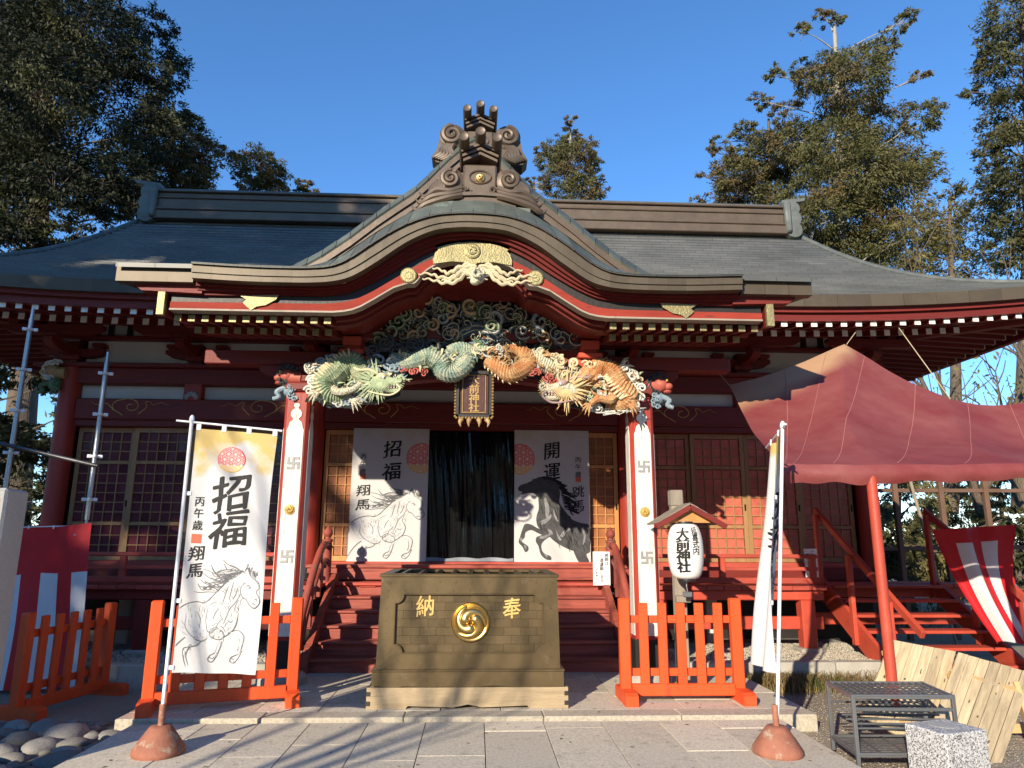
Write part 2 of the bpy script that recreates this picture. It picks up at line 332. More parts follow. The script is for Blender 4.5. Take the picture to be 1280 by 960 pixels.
def slabs(parent, xs, y0, y1, ztop, th, lo, hi, m, seed, gap=0.006):
    r = random.Random(seed)
    for a, b in zip(xs, xs[1:]):
        y = y0 - r.uniform(0, lo)
        while y < y1:
            e = y + r.uniform(lo, hi)
            s0, s1 = max(y, y0), min(e, y1)
            if y1 - s1 < 0.2: s1 = y1; e = y1 + 1
            if s1 - s0 > 0.05:
                dz = r.uniform(-0.002, 0.002)
                mb = MB(); mb.box((0,0,0), (b-a-gap, s1-s0-gap, th), 0.002)
                obj('paving_slab', mb, m, parent, ((a+b)/2, (s0+s1)/2, ztop-th/2+dz), rot=(r.uniform(-.0015,.0015), r.uniform(-.0015,.0015), 0))
            y = e
XS = [-2.57, -2.0, -1.60, -1.20, -0.75, -0.30, 0.16, 0.63, 1.09, 1.55, 1.99, 2.57]
b = MB(); b.box((0, 1.03, 0.01), (5.10, 10.1, 0.09))
path = tag(wobj('stone_path', b, 'joint'), kind='structure')
slabs(path, XS, -4.0, 6.085, 0.070, 0.06, 0.75, 1.15, 'slab', 3)
b = MB(); b.box((0.08, 7.08, 0.02), (5.54, 1.92, 0.10))
plat = tag(wobj('stone_platform', b, 'joint'), kind='structure')
for i in range(5):                                           # front kerb of the platform
    x0, x1 = -2.72+i*1.12, -2.72+(i+1)*1.12
    mb = MB(); mb.box((0,0,0), (x1-x0-0.005, 0.22, 0.135), 0.008); obj('kerb_stone', mb, 'slab_kerb', plat, ((x0+x1)/2, 6.21, 0.035))
slabs(plat, [-2.72, -2.2, -1.72, -1.2, -0.72, -0.2, 0.3, 0.82, 1.34, 1.86, 2.36, 2.88], 6.325, 8.06, 0.10, 0.05, 0.6, 0.9, 'slab', 11)

# raised gravel strips round the hall with their kerbs
for (x0, x1, nk) in ((-7.6, -1.95, 6), (1.95, 4.95, 3)):
    b = MB(); b.box(((x0+x1)/2, 9.1, 0.07), (x1-x0, 2.1, 0.20))
    st = tag(wobj('gravel_strip', b, 'concrete'), kind='structure')
    for i in range(nk):
        a, c = x0+(x1-x0)*i/nk, x0+(x1-x0)*(i+1)/nk
        mb = MB(); mb.box((0,0,0), (c-a-0.006, 0.16, 0.25), 0.012); obj('kerb_stone', mb, 'concrete', st, ((a+c)/2, 7.97, 0.085))
def pebbles(name, x0, x1, y0, y1, z, n, s0, s1, m, seed, parent=None, dens=None):
    r = np.random.default_rng(seed); 
    P = np.stack([r.uniform(x0, x1, n), r.uniform(y0, y1, n), np.full(n, z)], 1)
    base = np.array([(1,0,0),(0,1,0),(-1,0,0),(0,-1,0),(0,0,.8),(0,0,-.5)], float)
    F0 = np.array([(0,1,4),(1,2,4),(2,3,4),(3,0,4),(1,0,5),(2,1,5),(3,2,5),(0,3,5)])
    S = r.uniform(s0, s1, (n,1,3))*np.array([1,1,.7]); a = r.uniform(0, 6.28, n)
    B = base[None]*S; x = B[...,0]*np.cos(a)[:,None]-B[...,1]*np.sin(a)[:,None]; y = B[...,0]*np.sin(a)[:,None]+B[...,1]*np.cos(a)[:,None]
    V = np.stack([x,y,B[...,2]],-1)+P[:,None]+r.normal(0, s0*.2, (n,6,3)); F = F0[None]+6*np.arange(n)[:,None,None]
    o = link(name, npmesh(name, V.reshape(-1,3), F.reshape(-1,3), [m], smooth=True), parent)
    return o
tag(pebbles('gravel', 2.0, 4.9, 8.06, 9.6, 0.175, 7000, 0.010, 0.022, 'pebble', 1), 'pale gravel along the foot of the hall beside the right stairs', 'gravel', kind='stuff')
tag(pebbles('gravel', -5.6, -1.95, 8.06, 9.4, 0.175, 5000, 0.011, 0.024, 'pebble', 2), 'grey gravel along the foot of the hall behind the left fences', 'gravel', kind='stuff')
tag(pebbles('loose_grit', 2.6, 7.0, 4.3, 8.0, -0.026, 9000, 0.004, 0.011, 'pebble_dull', 3), 'loose grit on the earth beside the paving', 'grit', kind='stuff')

# river stones in the bed left of the paving
bed = MB(); bed.box((-4.2, 4.9, -0.03), (3.2, 3.2, 0.05)); bed = tag(wobj('stone_bed', bed, 'joint'), kind='structure')
cvar = []
for k in range(7):
    r = random.Random(50+k); mb = MB(); mb.ell((0,0,0), (1, 0.78, 0.42), 12, 7)
    off = Vector((r.uniform(0,50), r.uniform(0,50), 0))
    mb.v = [tuple(Vector(p)*(1+0.35*noise.noise(Vector(p)*1.1+off))) for p in mb.v]
    cvar.append(mb.mesh('river_stone', 'cobble', True, 80))
r = random.Random(5); placed = []
for it in range(9000):
    big = it < 1500
    s = r.uniform(0.09, 0.17) if big else r.uniform(0.04, 0.09)
    x, y = r.uniform(-5.2, -2.62), r.uniform(3.6, 6.45)
    if x + s*0.8 > -2.56 or y > 6.45 - s*0.5 - (0.35 if x > -2.9 else 0): continue
    if any((x-a)**2+(y-b)**2 < ((s+t)*0.80)**2 for a, b, t in placed): continue
    placed.append((x, y, s))
for i, (x, y, s) in enumerate(placed):
    link('river_stone', cvar[i % 7], bed, (x, y, -0.005+r.uniform(-.01,.02)), (r.uniform(-.15,.15), r.uniform(-.15,.15), r.uniform(0,6.28)), (s, s, s*r.uniform(.8,1.2)))
print('cobbles', len(placed))

# fallen leaves and twigs lying about
rl = np.random.default_rng(12); V = []; F = []
for k_ in range(170):
    x, y = rl.uniform(-2.5, 2.8), rl.uniform(3.6, 7.9); z = 0.073 if y < 6.1 else 0.104; a = rl.uniform(0, 6.28); s_ = rl.uniform(0.008, 0.022); d = np.array([math.cos(a), math.sin(a), 0]); e = np.array([-d[1], d[0], 0]); p = np.array([x, y, z]); o = len(V)
    V += [p-d*s_, p+e*s_*0.4+np.array([0, 0, 0.004]), p+d*s_, p-e*s_*0.4+np.array([0, 0, 0.003])]; F.append((o, o+1, o+2, o+3))
mat('dead_leaf', (0.16, 0.09, 0.04), rough=0.8, var=0.5, vscale=3, bump=0)
tag(link('fallen_leaves', npmesh('fallen_leaves', V, F, ['dead_leaf'])), 'scattered brown leaves on the paving', 'leaves', kind='stuff')
# dry grass at the foot of the right kerb
def tufts(name, spots, m, seed, hmin=0.08, hmax=0.2, per=70, spread=0.13):
    r = np.random.default_rng(seed); V = []; F = []; 
    for (x, y, z) in spots:
        for k in range(per):
            bx, by = x+r.normal(0, spread), y+r.normal(0, spread*0.6); h = r.uniform(hmin, hmax); a = r.uniform(0, 6.28); lean = r.uniform(0.2, 1.0)*h
            d = np.array([math.cos(a), math.sin(a), 0]); s = np.array([-d[1], d[0], 0])*0.0035
            p0 = np.array([bx, by, z]); p1 = p0+d*lean*0.4+np.array([0,0,h*0.7]); p2 = p0+d*lean+np.array([0,0,h*0.85])
            o = len(V); V += [p0-s, p0+s, p1+s*.8, p1-s*.8, p2+s*.2, p2-s*.2]; F += [(o,o+1,o+2,o+3), (o+3,o+2,o+4,o+5)]
    return link(name, npmesh(name, V, F, [m]))
mat('dry_grass', (0.20, 0.14, 0.055), rough=0.8, var=0.5, vscale=5, bump=0, rand=0, wear_col=(0.10, 0.12, 0.035), wear_amt=0.5, wear_scale=2)
r = random.Random(8)
tag(tufts('dry_grass', [(r.uniform(2.95, 4.5), r.uniform(7.55, 7.85), -0.02) for _ in range(46)], 'dry_grass', 4), 'dry grass tufts along the kerb right of the platform', 'grass', kind='stuff')

# ================================================================ the shrine hall: body
hall = thing('shrine_hall', (0, 10, 0), 'red wooden shrine hall with wave-gabled porch and grey tiled roof', 'shrine')
def hbox(name, c, d, m, bev=0.008, parent=None, rot=None):
    mb = MB(); mb.box((0,0,0), d, bev); return obj(name, mb, m, parent or hall, c, rot)
YW = 10.0
# columns: round, with a metal shoe and nail-cover studs
cm = MB(); cm.lathe([(0.135, 0.0), (0.135, 2.85), (0.128, 2.9)], 20); colmesh = cm.mesh('column', 'red_column', True)
shoe = MB(); shoe.lathe([(0.142, 0), (0.142, 0.16), (0.137, 0.17)], 20); shoemesh = shoe.mesh('column_shoe', 'dark_beam', True)
for x in (-5.6, -2.2, 2.2, 5.6):
    c = link('column', colmesh, hall, (x, YW-0.05, 0.94)); link('column_shoe', shoemesh, c, (x, YW-0.05, 0.94))
    for y in (11.8, 13.6):
        if abs(x) > 5: link('column', colmesh, hall, (x, y, 0.94))
# wall core behind everything and the side walls
for (n, c, d) in (('back_wall', (0, 14.0, 2.6), (11.2, 0.1, 4.2)), ('side_wall', (-5.6, 12.05, 2.6), (0.08, 3.95, 4.2)), ('side_wall', (5.6, 12.05, 2.6), (0.08, 3.95, 4.2))):
    hbox(n, c, d, 'red_wood')
hbox('interior_dark_sheet', (0, 10.5, 2.6), (11.0, 0.05, 3.6), 'dark_void')  # near-black sheet, stands in for the darkness inside the hall
hbox('floor', (0, 12.0, 1.06), (11.2, 4.1, 0.10), 'red_wood')
hbox('under_floor_dark', (0, 10.05, 0.5), (11.2, 0.06, 0.9), 'dark_beam')  # board coloured almost black to give the shade beneath the deck
# beams across the front, bay by bay
for (a, b) in ((-5.47, -2.33), (-2.07, 2.07), (2.33, 5.47)):
    L = b-a; m = (a+b)/2
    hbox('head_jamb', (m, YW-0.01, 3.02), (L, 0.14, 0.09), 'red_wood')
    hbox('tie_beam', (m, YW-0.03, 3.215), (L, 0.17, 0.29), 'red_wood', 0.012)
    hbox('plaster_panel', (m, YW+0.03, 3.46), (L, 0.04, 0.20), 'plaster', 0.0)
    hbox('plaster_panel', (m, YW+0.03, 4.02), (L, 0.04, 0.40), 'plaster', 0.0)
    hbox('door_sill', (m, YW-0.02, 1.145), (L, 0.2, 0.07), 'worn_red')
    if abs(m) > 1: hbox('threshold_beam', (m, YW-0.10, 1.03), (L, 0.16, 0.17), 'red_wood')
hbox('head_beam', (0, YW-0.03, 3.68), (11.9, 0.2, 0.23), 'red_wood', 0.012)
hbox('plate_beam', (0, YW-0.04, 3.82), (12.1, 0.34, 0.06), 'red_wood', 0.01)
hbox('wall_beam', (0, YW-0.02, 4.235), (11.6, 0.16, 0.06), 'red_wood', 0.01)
for x in (-3.90, 3.90):
    hbox('short_post', (x, YW-0.05, 3.46), (0.24, 0.16, 0.24), 'red_column')
    f = MB()
    for a in range(5):
        t = PI*(0.1+0.2*a); f.ell((0.07*math.cos(t), -0.02, 0.03+0.06*math.sin(t)), (0.035, 0.02, 0.045), 8, 5)
    obj('nail_cover_fitting', f, 'silver_grey', hall, (x, YW-0.125, 3.34), smooth=True)
# upper white strip with little dark struts
for (a, b) in ((-5.3, -2.4), (2.4, 5.3)):
    hbox('plaster_panel', ((a+b)/2, YW+0.02, 4.36), (b-a, 0.04, 0.2), 'plaster', 0.0)
    for k in range(11):
        x = a+0.15+(b-a-0.3)*k/10; hbox('strut', (x, YW-0.03, 4.36), (0.07, 0.06, 0.19), 'dark_beam')
hbox('wall_purlin', (0, YW-0.05, 4.51), (12.4, 0.2, 0.12), 'red_wood', 0.01)
# bracket clusters on the beams
def arm_profile(L, h, cut):
    return [(-L/2, h), (-L/2, h*0.55), (-L/2+cut*0.35, h*0.2), (-L/2+cut, 0), (L/2-cut, 0), (L/2-cut*0.35, h*0.2), (L/2, h*0.55), (L/2, h)]
bb = MB(); bb.box((0,0,0.02), (0.17, 0.17, 0.04), 0.004); bb.box((0,0,0.08), (0.25, 0.25, 0.08), 0.008); block = bb.mesh('bracket_block', 'red_wood')
bs = MB(); bs.box((0,0,0.015), (0.11, 0.11, 0.03), 0.003); bs.box((0,0,0.055), (0.16, 0.16, 0.05), 0.005); small = bs.mesh('bracket_block', 'red_wood')
ba = MB(); ba.prism(arm_profile(0.86, 0.12, 0.2), -0.06, 0.06); armx = ba.mesh('bracket_arm', 'red_wood')
ba = MB(); ba.prism(arm_profile(1.30, 0.12, 0.2), -0.06, 0.06); armx2 = ba.mesh('bracket_arm', 'red_wood')
ba = MB(); ba.prism(arm_profile(0.95, 0.12, 0.2), -0.06, 0.06); army = ba.mesh('bracket_arm', 'red_wood')
for x in (-5.6, -3.9, -2.2, 2.2, 3.9, 5.6):
    o = link('bracket_cluster', block, hall, (x, YW-0.06, 3.85))
    link('bracket_arm', armx, o, (x, YW-0.06, 3.94)); link('bracket_arm', army, o, (x, YW-0.25, 3.945), (0,0,PI/2))
    for dx in (-0.34, 0, 0.34): link('bracket_block', small, o, (x+dx, YW-0.06, 4.06))
    link('bracket_block', small, o, (x, YW-0.60, 4.06)); link('bracket_arm', armx2, o, (x, YW-0.60, 4.13))
    for dx in (-0.5, 0, 0.5): link('bracket_block', small, o, (x+dx, YW-0.60, 4.25))
hbox('eave_purlin', (0, YW-0.60, 4.375), (13.0, 0.14, 0.10), 'red_wood', 0.01)
# gilt cloud scrolls painted on the tie beams
def scroll(parent, x, z, s, y, m='gold_paint', th=0.0085):
    mb = MB()
    def ln(pts, w0=1.0, w1=1.0):
        P = spline([((a-375)*0.004*s, 0, -(b-500)*0.004) for a, b in pts], 6); n_ = len(P); mb.tube(P, [th*(w0+(w1-w0)*i/(n_-1)) for i in range(n_)], 6)
    ln([(248,480),(262,490),(278,491),(300,487),(314,497),(326,509)], 0.25, 1.0)
    ln([(360,528),(340,516),(326,508),(321,492),(334,478),(352,473),(374,470),(396,476),(408,491),(402,506),(384,511),(371,503),(374,491),(387,489)], 0.8, 0.7)
    ln([(412,523),(426,510),(437,496),(432,480),(446,480),(458,490),(472,486),(486,482),(498,489),(512,491)], 0.8, 0.2)
    obj('cloud_scroll', mb, m, parent, (x, y, z), smooth=True)
for x in (-4.75, -1.3, 2.95): scroll(hall, x, 3.235, 1, YW-0.118)
for x in (-2.95, 1.3, 4.75): scroll(hall, x, 3.235, -1, YW-0.118)
for m in (-3.79, 0.0, 3.79):
    hbox('metal_strip', (m, YW-0.085, 3.075), (2.5, 0.012, 0.014), 'silver_grey', 0.002)

# ---------------------------------------------------------------- lattice doors
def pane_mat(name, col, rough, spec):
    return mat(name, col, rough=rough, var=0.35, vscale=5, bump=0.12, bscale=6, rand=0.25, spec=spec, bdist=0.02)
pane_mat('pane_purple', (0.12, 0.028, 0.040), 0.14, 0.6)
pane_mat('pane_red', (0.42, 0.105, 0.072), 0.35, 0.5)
pane_mat('pane_wood', (0.33, 0.125, 0.045), 0.5, 0.3)
GROUPS = (3, 6, 3)
_pm = {}
def lattice_door(x0, x1, y, z0, z1, ncol, wood, pane, single_panes=True):
    W = x1-x0; cx = (x0+x1)/2; H = z1-z0; st = 0.062; rail = 0.07
    fr = MB()
    for sx in (-1, 1): fr.box((sx*(W/2-st/2), 0, H/2), (st-0.002, 0.036, H), 0.003)
    nrow = sum(GROUPS); inner_h = H-2*rail-(len(GROUPS)-1)*0.05; ph = inner_h/nrow; pw = (W-2*st)/ncol
    zs = []; z = rail; rails = [(rail/2, rail), (H-rail/2, rail)]
    for gi, gn in enumerate(GROUPS):
        for k in range(gn): zs.append(z+ph*0.5); z += ph
        if gi < len(GROUPS)-1: rails.append((z+0.025, 0.05)); z += 0.05
    for (zc, h) in rails: fr.box((0, 0, zc), (W-2*st, 0.034, h), 0.003)
    d = obj('sliding_door', fr, wood, hall, (cx, y, z0))
    key = (round(W, 3), round(H, 3), ncol, wood, pane)
    if key not in _pm:
        a = MB(); a.box((0,0,0), (0.015, 0.022, H-2*rail), 0.002); b = MB(); b.box((0,0,0), (W-2*st, 0.02, 0.015), 0.002)
        p = MB(); p.box((0,0,0), (pw-0.014, 0.006, ph-0.014), 0.0015)
        _pm[key] = (a.mesh('lattice_bar', wood), b.mesh('lattice_bar', wood), p.mesh('lattice_pane', pane))
    A, B, P = _pm[key]
    for i in range(1, ncol): link('lattice_bar', A, d, (cx-W/2+st+pw*i, y-0.004, z0+H/2))
    lastz = None
    for i, zc in enumerate(zs):
        if lastz is not None and zc-lastz < ph*1.2: link('lattice_bar', B, d, (cx, y-0.002, z0+(zc+lastz)/2))
        lastz = zc
    if single_panes:
        for zc in zs:
            for i in range(ncol):
                link('lattice_pane', P, d, (cx-W/2+st+pw*(i+0.5), y+0.008, z0+zc), (rnd.uniform(-.012,.012), 0, rnd.uniform(-.012,.012)))
    else:
        q = MB()
        for zc in zs:
            for i in range(ncol): q.box((-W/2+st+pw*(i+0.5), 0, zc), (pw-0.014, 0.006, ph-0.014), 0.0015, rot=(rnd.uniform(-.012,.012), 0, rnd.uniform(-.012,.012)))
        tag(obj('lattice_panes', q, pane, d, (cx, y+0.008, z0)), kind='stuff')
    hp = MB(); hp.box((0,0,0), (0.022, 0.012, 0.09), 0.004); obj('door_pull', hp, 'black_metal', d, (x1-0.03, y-0.022, z0+0.75))
    return d
DZ0, DZ1 = 1.182, 2.972
for k in range(4):
    a = -5.45+k*0.78
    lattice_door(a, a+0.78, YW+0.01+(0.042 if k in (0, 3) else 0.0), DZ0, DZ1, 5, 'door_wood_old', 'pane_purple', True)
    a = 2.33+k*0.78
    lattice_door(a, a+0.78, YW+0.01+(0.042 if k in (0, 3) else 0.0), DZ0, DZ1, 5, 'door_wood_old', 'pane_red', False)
for s in (-1, 1):
    a, b = sorted((s*2.06, s*1.2)); lattice_door(a, b, YW+0.02, DZ0, DZ1, 6, 'door_wood', 'pane_wood', False)
    a, b = sorted((s*1.2, s*0.6)); lattice_door(a, b, YW+0.06, DZ0, DZ1, 4, 'door_wood', 'pane_wood', False)

# ---------------------------------------------------------------- front floor edge, deck, steps
hbox('floor_edge_beam', (0, 9.66, 1.035), (4.2, 0.2, 0.15), 'red_step', 0.01)
hbox('floor_edge_board', (0, 9.72, 1.13), (4.24, 0.36, 0.045), 'red_step', 0.01)
r = random.Random(3)
def deck(x0, x1, y0, y1, z=0.94):
    n = max(1, round((x1-x0)/0.21)); w_ = (x1-x0)/n
    for i in range(n):
        hbox('deck_board', (x0+w_*(i+0.5), (y0+y1)/2-r.uniform(0, .012), z-0.025+r.uniform(-.002,.002)), (w_-0.006, y1-y0, 0.05), 'worn_red', 0.005)
deck(-1.8, 1.8, 9.25, 9.56); deck(-6.4, -1.81, 8.80, 9.9); deck(1.81, 4.36, 8.80, 9.9); deck(4.37, 6.5, 9.30, 9.9)
for (a, b, y) in ((-6.4, -1.82, 8.92), (1.82, 4.34, 8.92), (4.4, 6.5, 9.42)):
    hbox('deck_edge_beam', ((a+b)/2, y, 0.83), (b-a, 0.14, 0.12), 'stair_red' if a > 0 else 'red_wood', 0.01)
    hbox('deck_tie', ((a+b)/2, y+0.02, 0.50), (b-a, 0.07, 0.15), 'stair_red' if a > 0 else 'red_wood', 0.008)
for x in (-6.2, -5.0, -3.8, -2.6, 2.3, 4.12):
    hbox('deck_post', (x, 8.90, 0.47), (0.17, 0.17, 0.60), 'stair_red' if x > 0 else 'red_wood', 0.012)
    hbox('post_stone', (x, 8.90, 0.19), (0.30, 0.30, 0.06), 'concrete', 0.02)
for x in (3.2, 2.8, -4.4):
    hbox('floor_post', (x, 9.75, 0.45), (0.15, 0.15, 0.6), 'plaster', 0.01)
for i in range(1, 7):
    y = 8.0+0.25*(i-1); z = 0.1+0.14*i
    hbox('step_riser', (0, y+0.03, z-0.085), (3.34, 0.04, 0.115), 'red_step', 0.004)
    if i < 6: hbox('step_tread', (0, y+0.125, z-0.014), (3.40, 0.29, 0.028), 'red_step', 0.006)
hbox('step_tread', (0, 9.36, 0.93), (3.56, 0.3, 0.04), 'worn_red', 0.008)
for s in (-1, 1):
    sp = MB(); sp.prism([(0,0)], 0, 0) if False else None
    pr = [(7.96, 0.10), (7.96, 0.27), (8.18, 0.42), (9.30, 1.05), (9.45, 1.05), (9.45, 0.86), (8.30, 0.10)]
    vs = [(s*1.70-0.035, a, b) for a, b in pr]+[(s*1.70+0.035, a, b) for a, b in pr]; k = len(pr)
    sp.add(vs, [list(range(k)), [k+i for i in range(k)][::-1]]+[[i, k+i, k+(i+1) % k, (i+1) % k] for i in range(k)])
    wobj('step_stringer', sp, 'red_step', hall)
    # curved stair rails, newel post with onion finial
    hr = MB(); hr.tube(spline([(s*1.80, 9.24, 1.40), (s*1.80, 9.05, 1.40), (s*1.80, 8.75, 1.24), (s*1.80, 8.42, 0.96), (s*1.81, 8.15, 0.62), (s*1.83, 8.02, 0.30), (s*1.83, 7.97, 0.16)], 6), 0.042, 10)
    hr2 = MB(); hr2.tube(spline([(s*1.80, 9.24, 1.22), (s*1.80, 9.02, 1.18), (s*1.80, 8.75, 1.02), (s*1.80, 8.45, 0.76), (s*1.80, 8.24, 0.48), (s*1.80, 8.16, 0.34)], 6), 0.032, 8)
    o = wobj('stair_rail', hr, 'worn_rail', hall, True); wobj('lower_rail', hr2, 'worn_rail', o, True)
    for (y, z0, z1) in ((8.9, 0.80, 1.30), (8.5, 0.50, 0.98), (8.2, 0.30, 0.66)):
        q = MB(); q.box((s*1.80, y, (z0+z1)/2), (0.055, 0.06, z1-z0), 0.006); wobj('baluster', q, 'worn_rail', o)
    nw = MB(); nw.lathe([(0.062, 0), (0.062, 0.42), (0.072, 0.425), (0.072, 0.45), (0.058, 0.455), (0.058, 0.50), (0.068, 0.505), (0.068, 0.53), (0.035, 0.54), (0.032, 0.56), (0.055, 0.58), (0.062, 0.61), (0.052, 0.645), (0.022, 0.675), (0.004, 0.70)], 16)
    obj('newel_post', nw, 'worn_rail', hall, (s*1.80, 9.28, 0.94), smooth=True)
# veranda railing
for (a, b, posts) in ((-6.1, -1.98, (-6.05, -5.1, -4.1, -3.1, -2.05)), (1.98, 4.30, (2.05, 3.1, 4.24))):
    L = b-a; cx = (a+b)/2
    ra = hbox('veranda_rail', (cx, 8.88, 1.29), (L, 0.07, 0.05), 'worn_red', 0.012)
    hbox('middle_rail', (cx, 8.88, 1.14), (L, 0.045, 0.045), 'worn_red', 0.006, ra)
    hbox('bottom_rail', (cx, 8.88, 1.00), (L, 0.075, 0.07), 'worn_red', 0.008, ra)
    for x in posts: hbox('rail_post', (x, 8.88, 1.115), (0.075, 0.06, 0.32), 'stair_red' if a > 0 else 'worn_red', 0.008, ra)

# ================================================================ the roof
def tile_mat():
    m = bpy.data.materials.new('roof_tile'); m.use_nodes = True; MATS['roof_tile'] = m
    n = m.node_tree.nodes; l = m.node_tree.links; b = n['Principled BSDF']; b.inputs['Roughness'].default_value = 0.5; b.inputs['Metallic'].default_value = 0.15
    tc = n.new('ShaderNodeTexCoord')
    br = n.new('ShaderNodeTexBrick'); br.offset = 0.5; br.inputs['Scale'].default_value = 1.0; br.inputs['Mortar Size'].default_value = 0.007
    br.inputs['Brick Width'].default_value = 0.34; br.inputs['Row Height'].default_value = 0.115
    br.inputs['Color1'].default_value = (0.084, 0.085, 0.078, 1); br.inputs['Color2'].default_value = (0.108, 0.108, 0.100, 1); br.inputs['Mortar'].default_value = (0.066, 0.068, 0.060, 1)
    l.new(tc.outputs['Object'], br.inputs['Vector'])
    nz = n.new('ShaderNodeTexNoise'); nz.inputs['Scale'].default_value = 1.3; nz.inputs['Detail'].default_value = 8; l.new(tc.outputs['Object'], nz.inputs['Vector'])
    mr = n.new('ShaderNodeMapRange'); mr.inputs['From Min'].default_value = 0.3; mr.inputs['From Max'].default_value = 0.7; mr.inputs['To Min'].default_value = 0.78; mr.inputs['To Max'].default_value = 1.2; l.new(nz.outputs[0], mr.inputs[0])
    sc_ = n.new('ShaderNodeVectorMath'); sc_.operation = 'SCALE'; l.new(br.outputs['Color'], sc_.inputs[0]); l.new(mr.outputs[0], sc_.inputs['Scale']); l.new(sc_.outputs[0], b.inputs['Base Color'])
    bp = n.new('ShaderNodeBump'); bp.inputs['Strength'].default_value = 0.5; bp.inputs['Distance'].default_value = 0.01; bp.invert = True
    l.new(br.outputs['Fac'], bp.inputs['Height']); l.new(bp.outputs[0], b.inputs['Normal'])
tile_mat()
YE, YR, YP = 8.30, 12.0, 6.25          # main eave, ridge, porch eave
XB = [(8.3, 7.95), (8.8, 7.62), (9.2, 7.30), (9.6, 6.98), (10.0, 6.73), (10.4, 6.55), (10.8, 6.40), (11.2, 6.27), (11.6, 6.12), (12.0, 5.96)]
def xb(Y): return interp(Y, XB)
def cu(X, Y): return 0.30*(max(0, abs(X)-3.5)/4.5)**2.2*max(0.0, 1-(Y-8.3)/3.0)
def zr(X, Y):
    u = Y-6.2; return 3.9+0.13*u+0.069*u*u+cu(X, Y)
rt = MB(); N = 40; step = 0.115
rows = [YP+step*i for i in range(int((YR-YP)/step)+1)]+[YR]
for y0, y1 in zip(rows, rows[1:]):
    w0 = 3.24 if y0 < YE-0.02 else xb(y0); w1 = 3.24 if y0 < YE-0.02 else xb(y1)
    spans = [(-1.0, 1.0)] if y0 >= YE+0.3 else [(-1.0, -1.38/w0), (1.38/w0, 1.0)]      # the wave gable opens the lower courses
    for (ta, tb) in spans:
        vs = []
        for i in range(N+1):
            t = ta+(tb-ta)*i/N; X0, X1 = t*w0, t*w1
            vs += [(X0, y0, zr(X0, y0)-0.012), (X0, y0, zr(X0, y0)+0.030), (X1, y1+0.01, zr(X1, y1)+0.004)]
        rt.add(vs, [f for i in range(N) for f in ([3*i, 3*i+3, 3*i+4, 3*i+1], [3*i+1, 3*i+4, 3*i+5, 3*i+2])])
roof = obj('roof', rt, 'roof_tile', hall, (0,0,0)); tag(roof, 'grey slate-like tiled roof slope', kind='stuff')
side = MB()
mrows = [y for y in rows if y >= YE-0.02]; mrows[0] = YE
for y0, y1 in zip(mrows, mrows[1:]):
    for s in (-1, 1):
        a = []
        for (y, dz) in ((y0, -0.012), (y0, 0.018), (y1, 0.004)):
            X = s*xb(y); a += [(X, y, zr(X, y)+dz), (X, 12.0, zr(0, y)+dz), (X, 24-y, zr(X, y)+dz)]
        side.add(a, [[0,1,4,3], [1,2,5,4], [3,4,7,6], [4,5,8,7]])
    b = [(-xb(y0), 24-y0, zr(xb(y0), y0)), (xb(y0), 24-y0, zr(xb(y0), y0)), (xb(y1), 24-y1, zr(xb(y1), y1)), (-xb(y1), 24-y1, zr(xb(y1), y1))]
    side.add(b, [[0,1,2,3]])
tag(obj('roof_slope', side, 'roof_tile', roof, (0,0,0)), kind='stuff')

# ---- ridge
rg = MB()
for (z, h, d, L) in ((7.00, 0.16, 0.50, 5.66), (7.105, 0.045, 0.54, 5.64), (7.22, 0.19, 0.43, 5.60), (7.325, 0.04, 0.49, 5.64), (7.385, 0.09, 0.40, 5.60), (7.445, 0.04, 0.50, 5.68)):
    rg.box((0, 12, z), (2*L, d, h), 0.012)
wobj('ridge', rg, 'copper_brown', roof)
rc = MB(); rc.lathe([(0.10, -5.7), (0.10, 5.7)], 12, (0, 12, 7.49), 'x'); wobj('ridge_cap', rc, 'tile_grey', roof, True)
for s in (-1, 1):
    e = MB()
    for (z, rr_) in ((7.44, 0.15), (7.24, 0.17), (7.02, 0.17)):
        e.lathe([(0.02, -0.24), (rr_*0.9, -0.22), (rr_, -0.16), (rr_, 0.16), (rr_*0.9, 0.22), (0.02, 0.24)], 16, (s*5.78, 12, z), 'y')
    e.box((s*5.66, 12, 7.25), (0.12, 0.6, 0.62), 0.03)
    e.prism([(s*5.60, 7.52), (s*6.02, 7.60), (s*6.05, 7.66), (s*5.60, 7.60)], 11.8, 12.2)
    wobj('ridge_end_tile', e, 'tile_grey', roof, True)
    # hip mouldings
    h = MB(); h.tube([(s*(xb(y)-0.02), y, zr(xb(y), y)+0.015) for y in mrows[::2]], 0.05, 8); wobj('hip_ridge', h, 'tile_grey', roof, True)

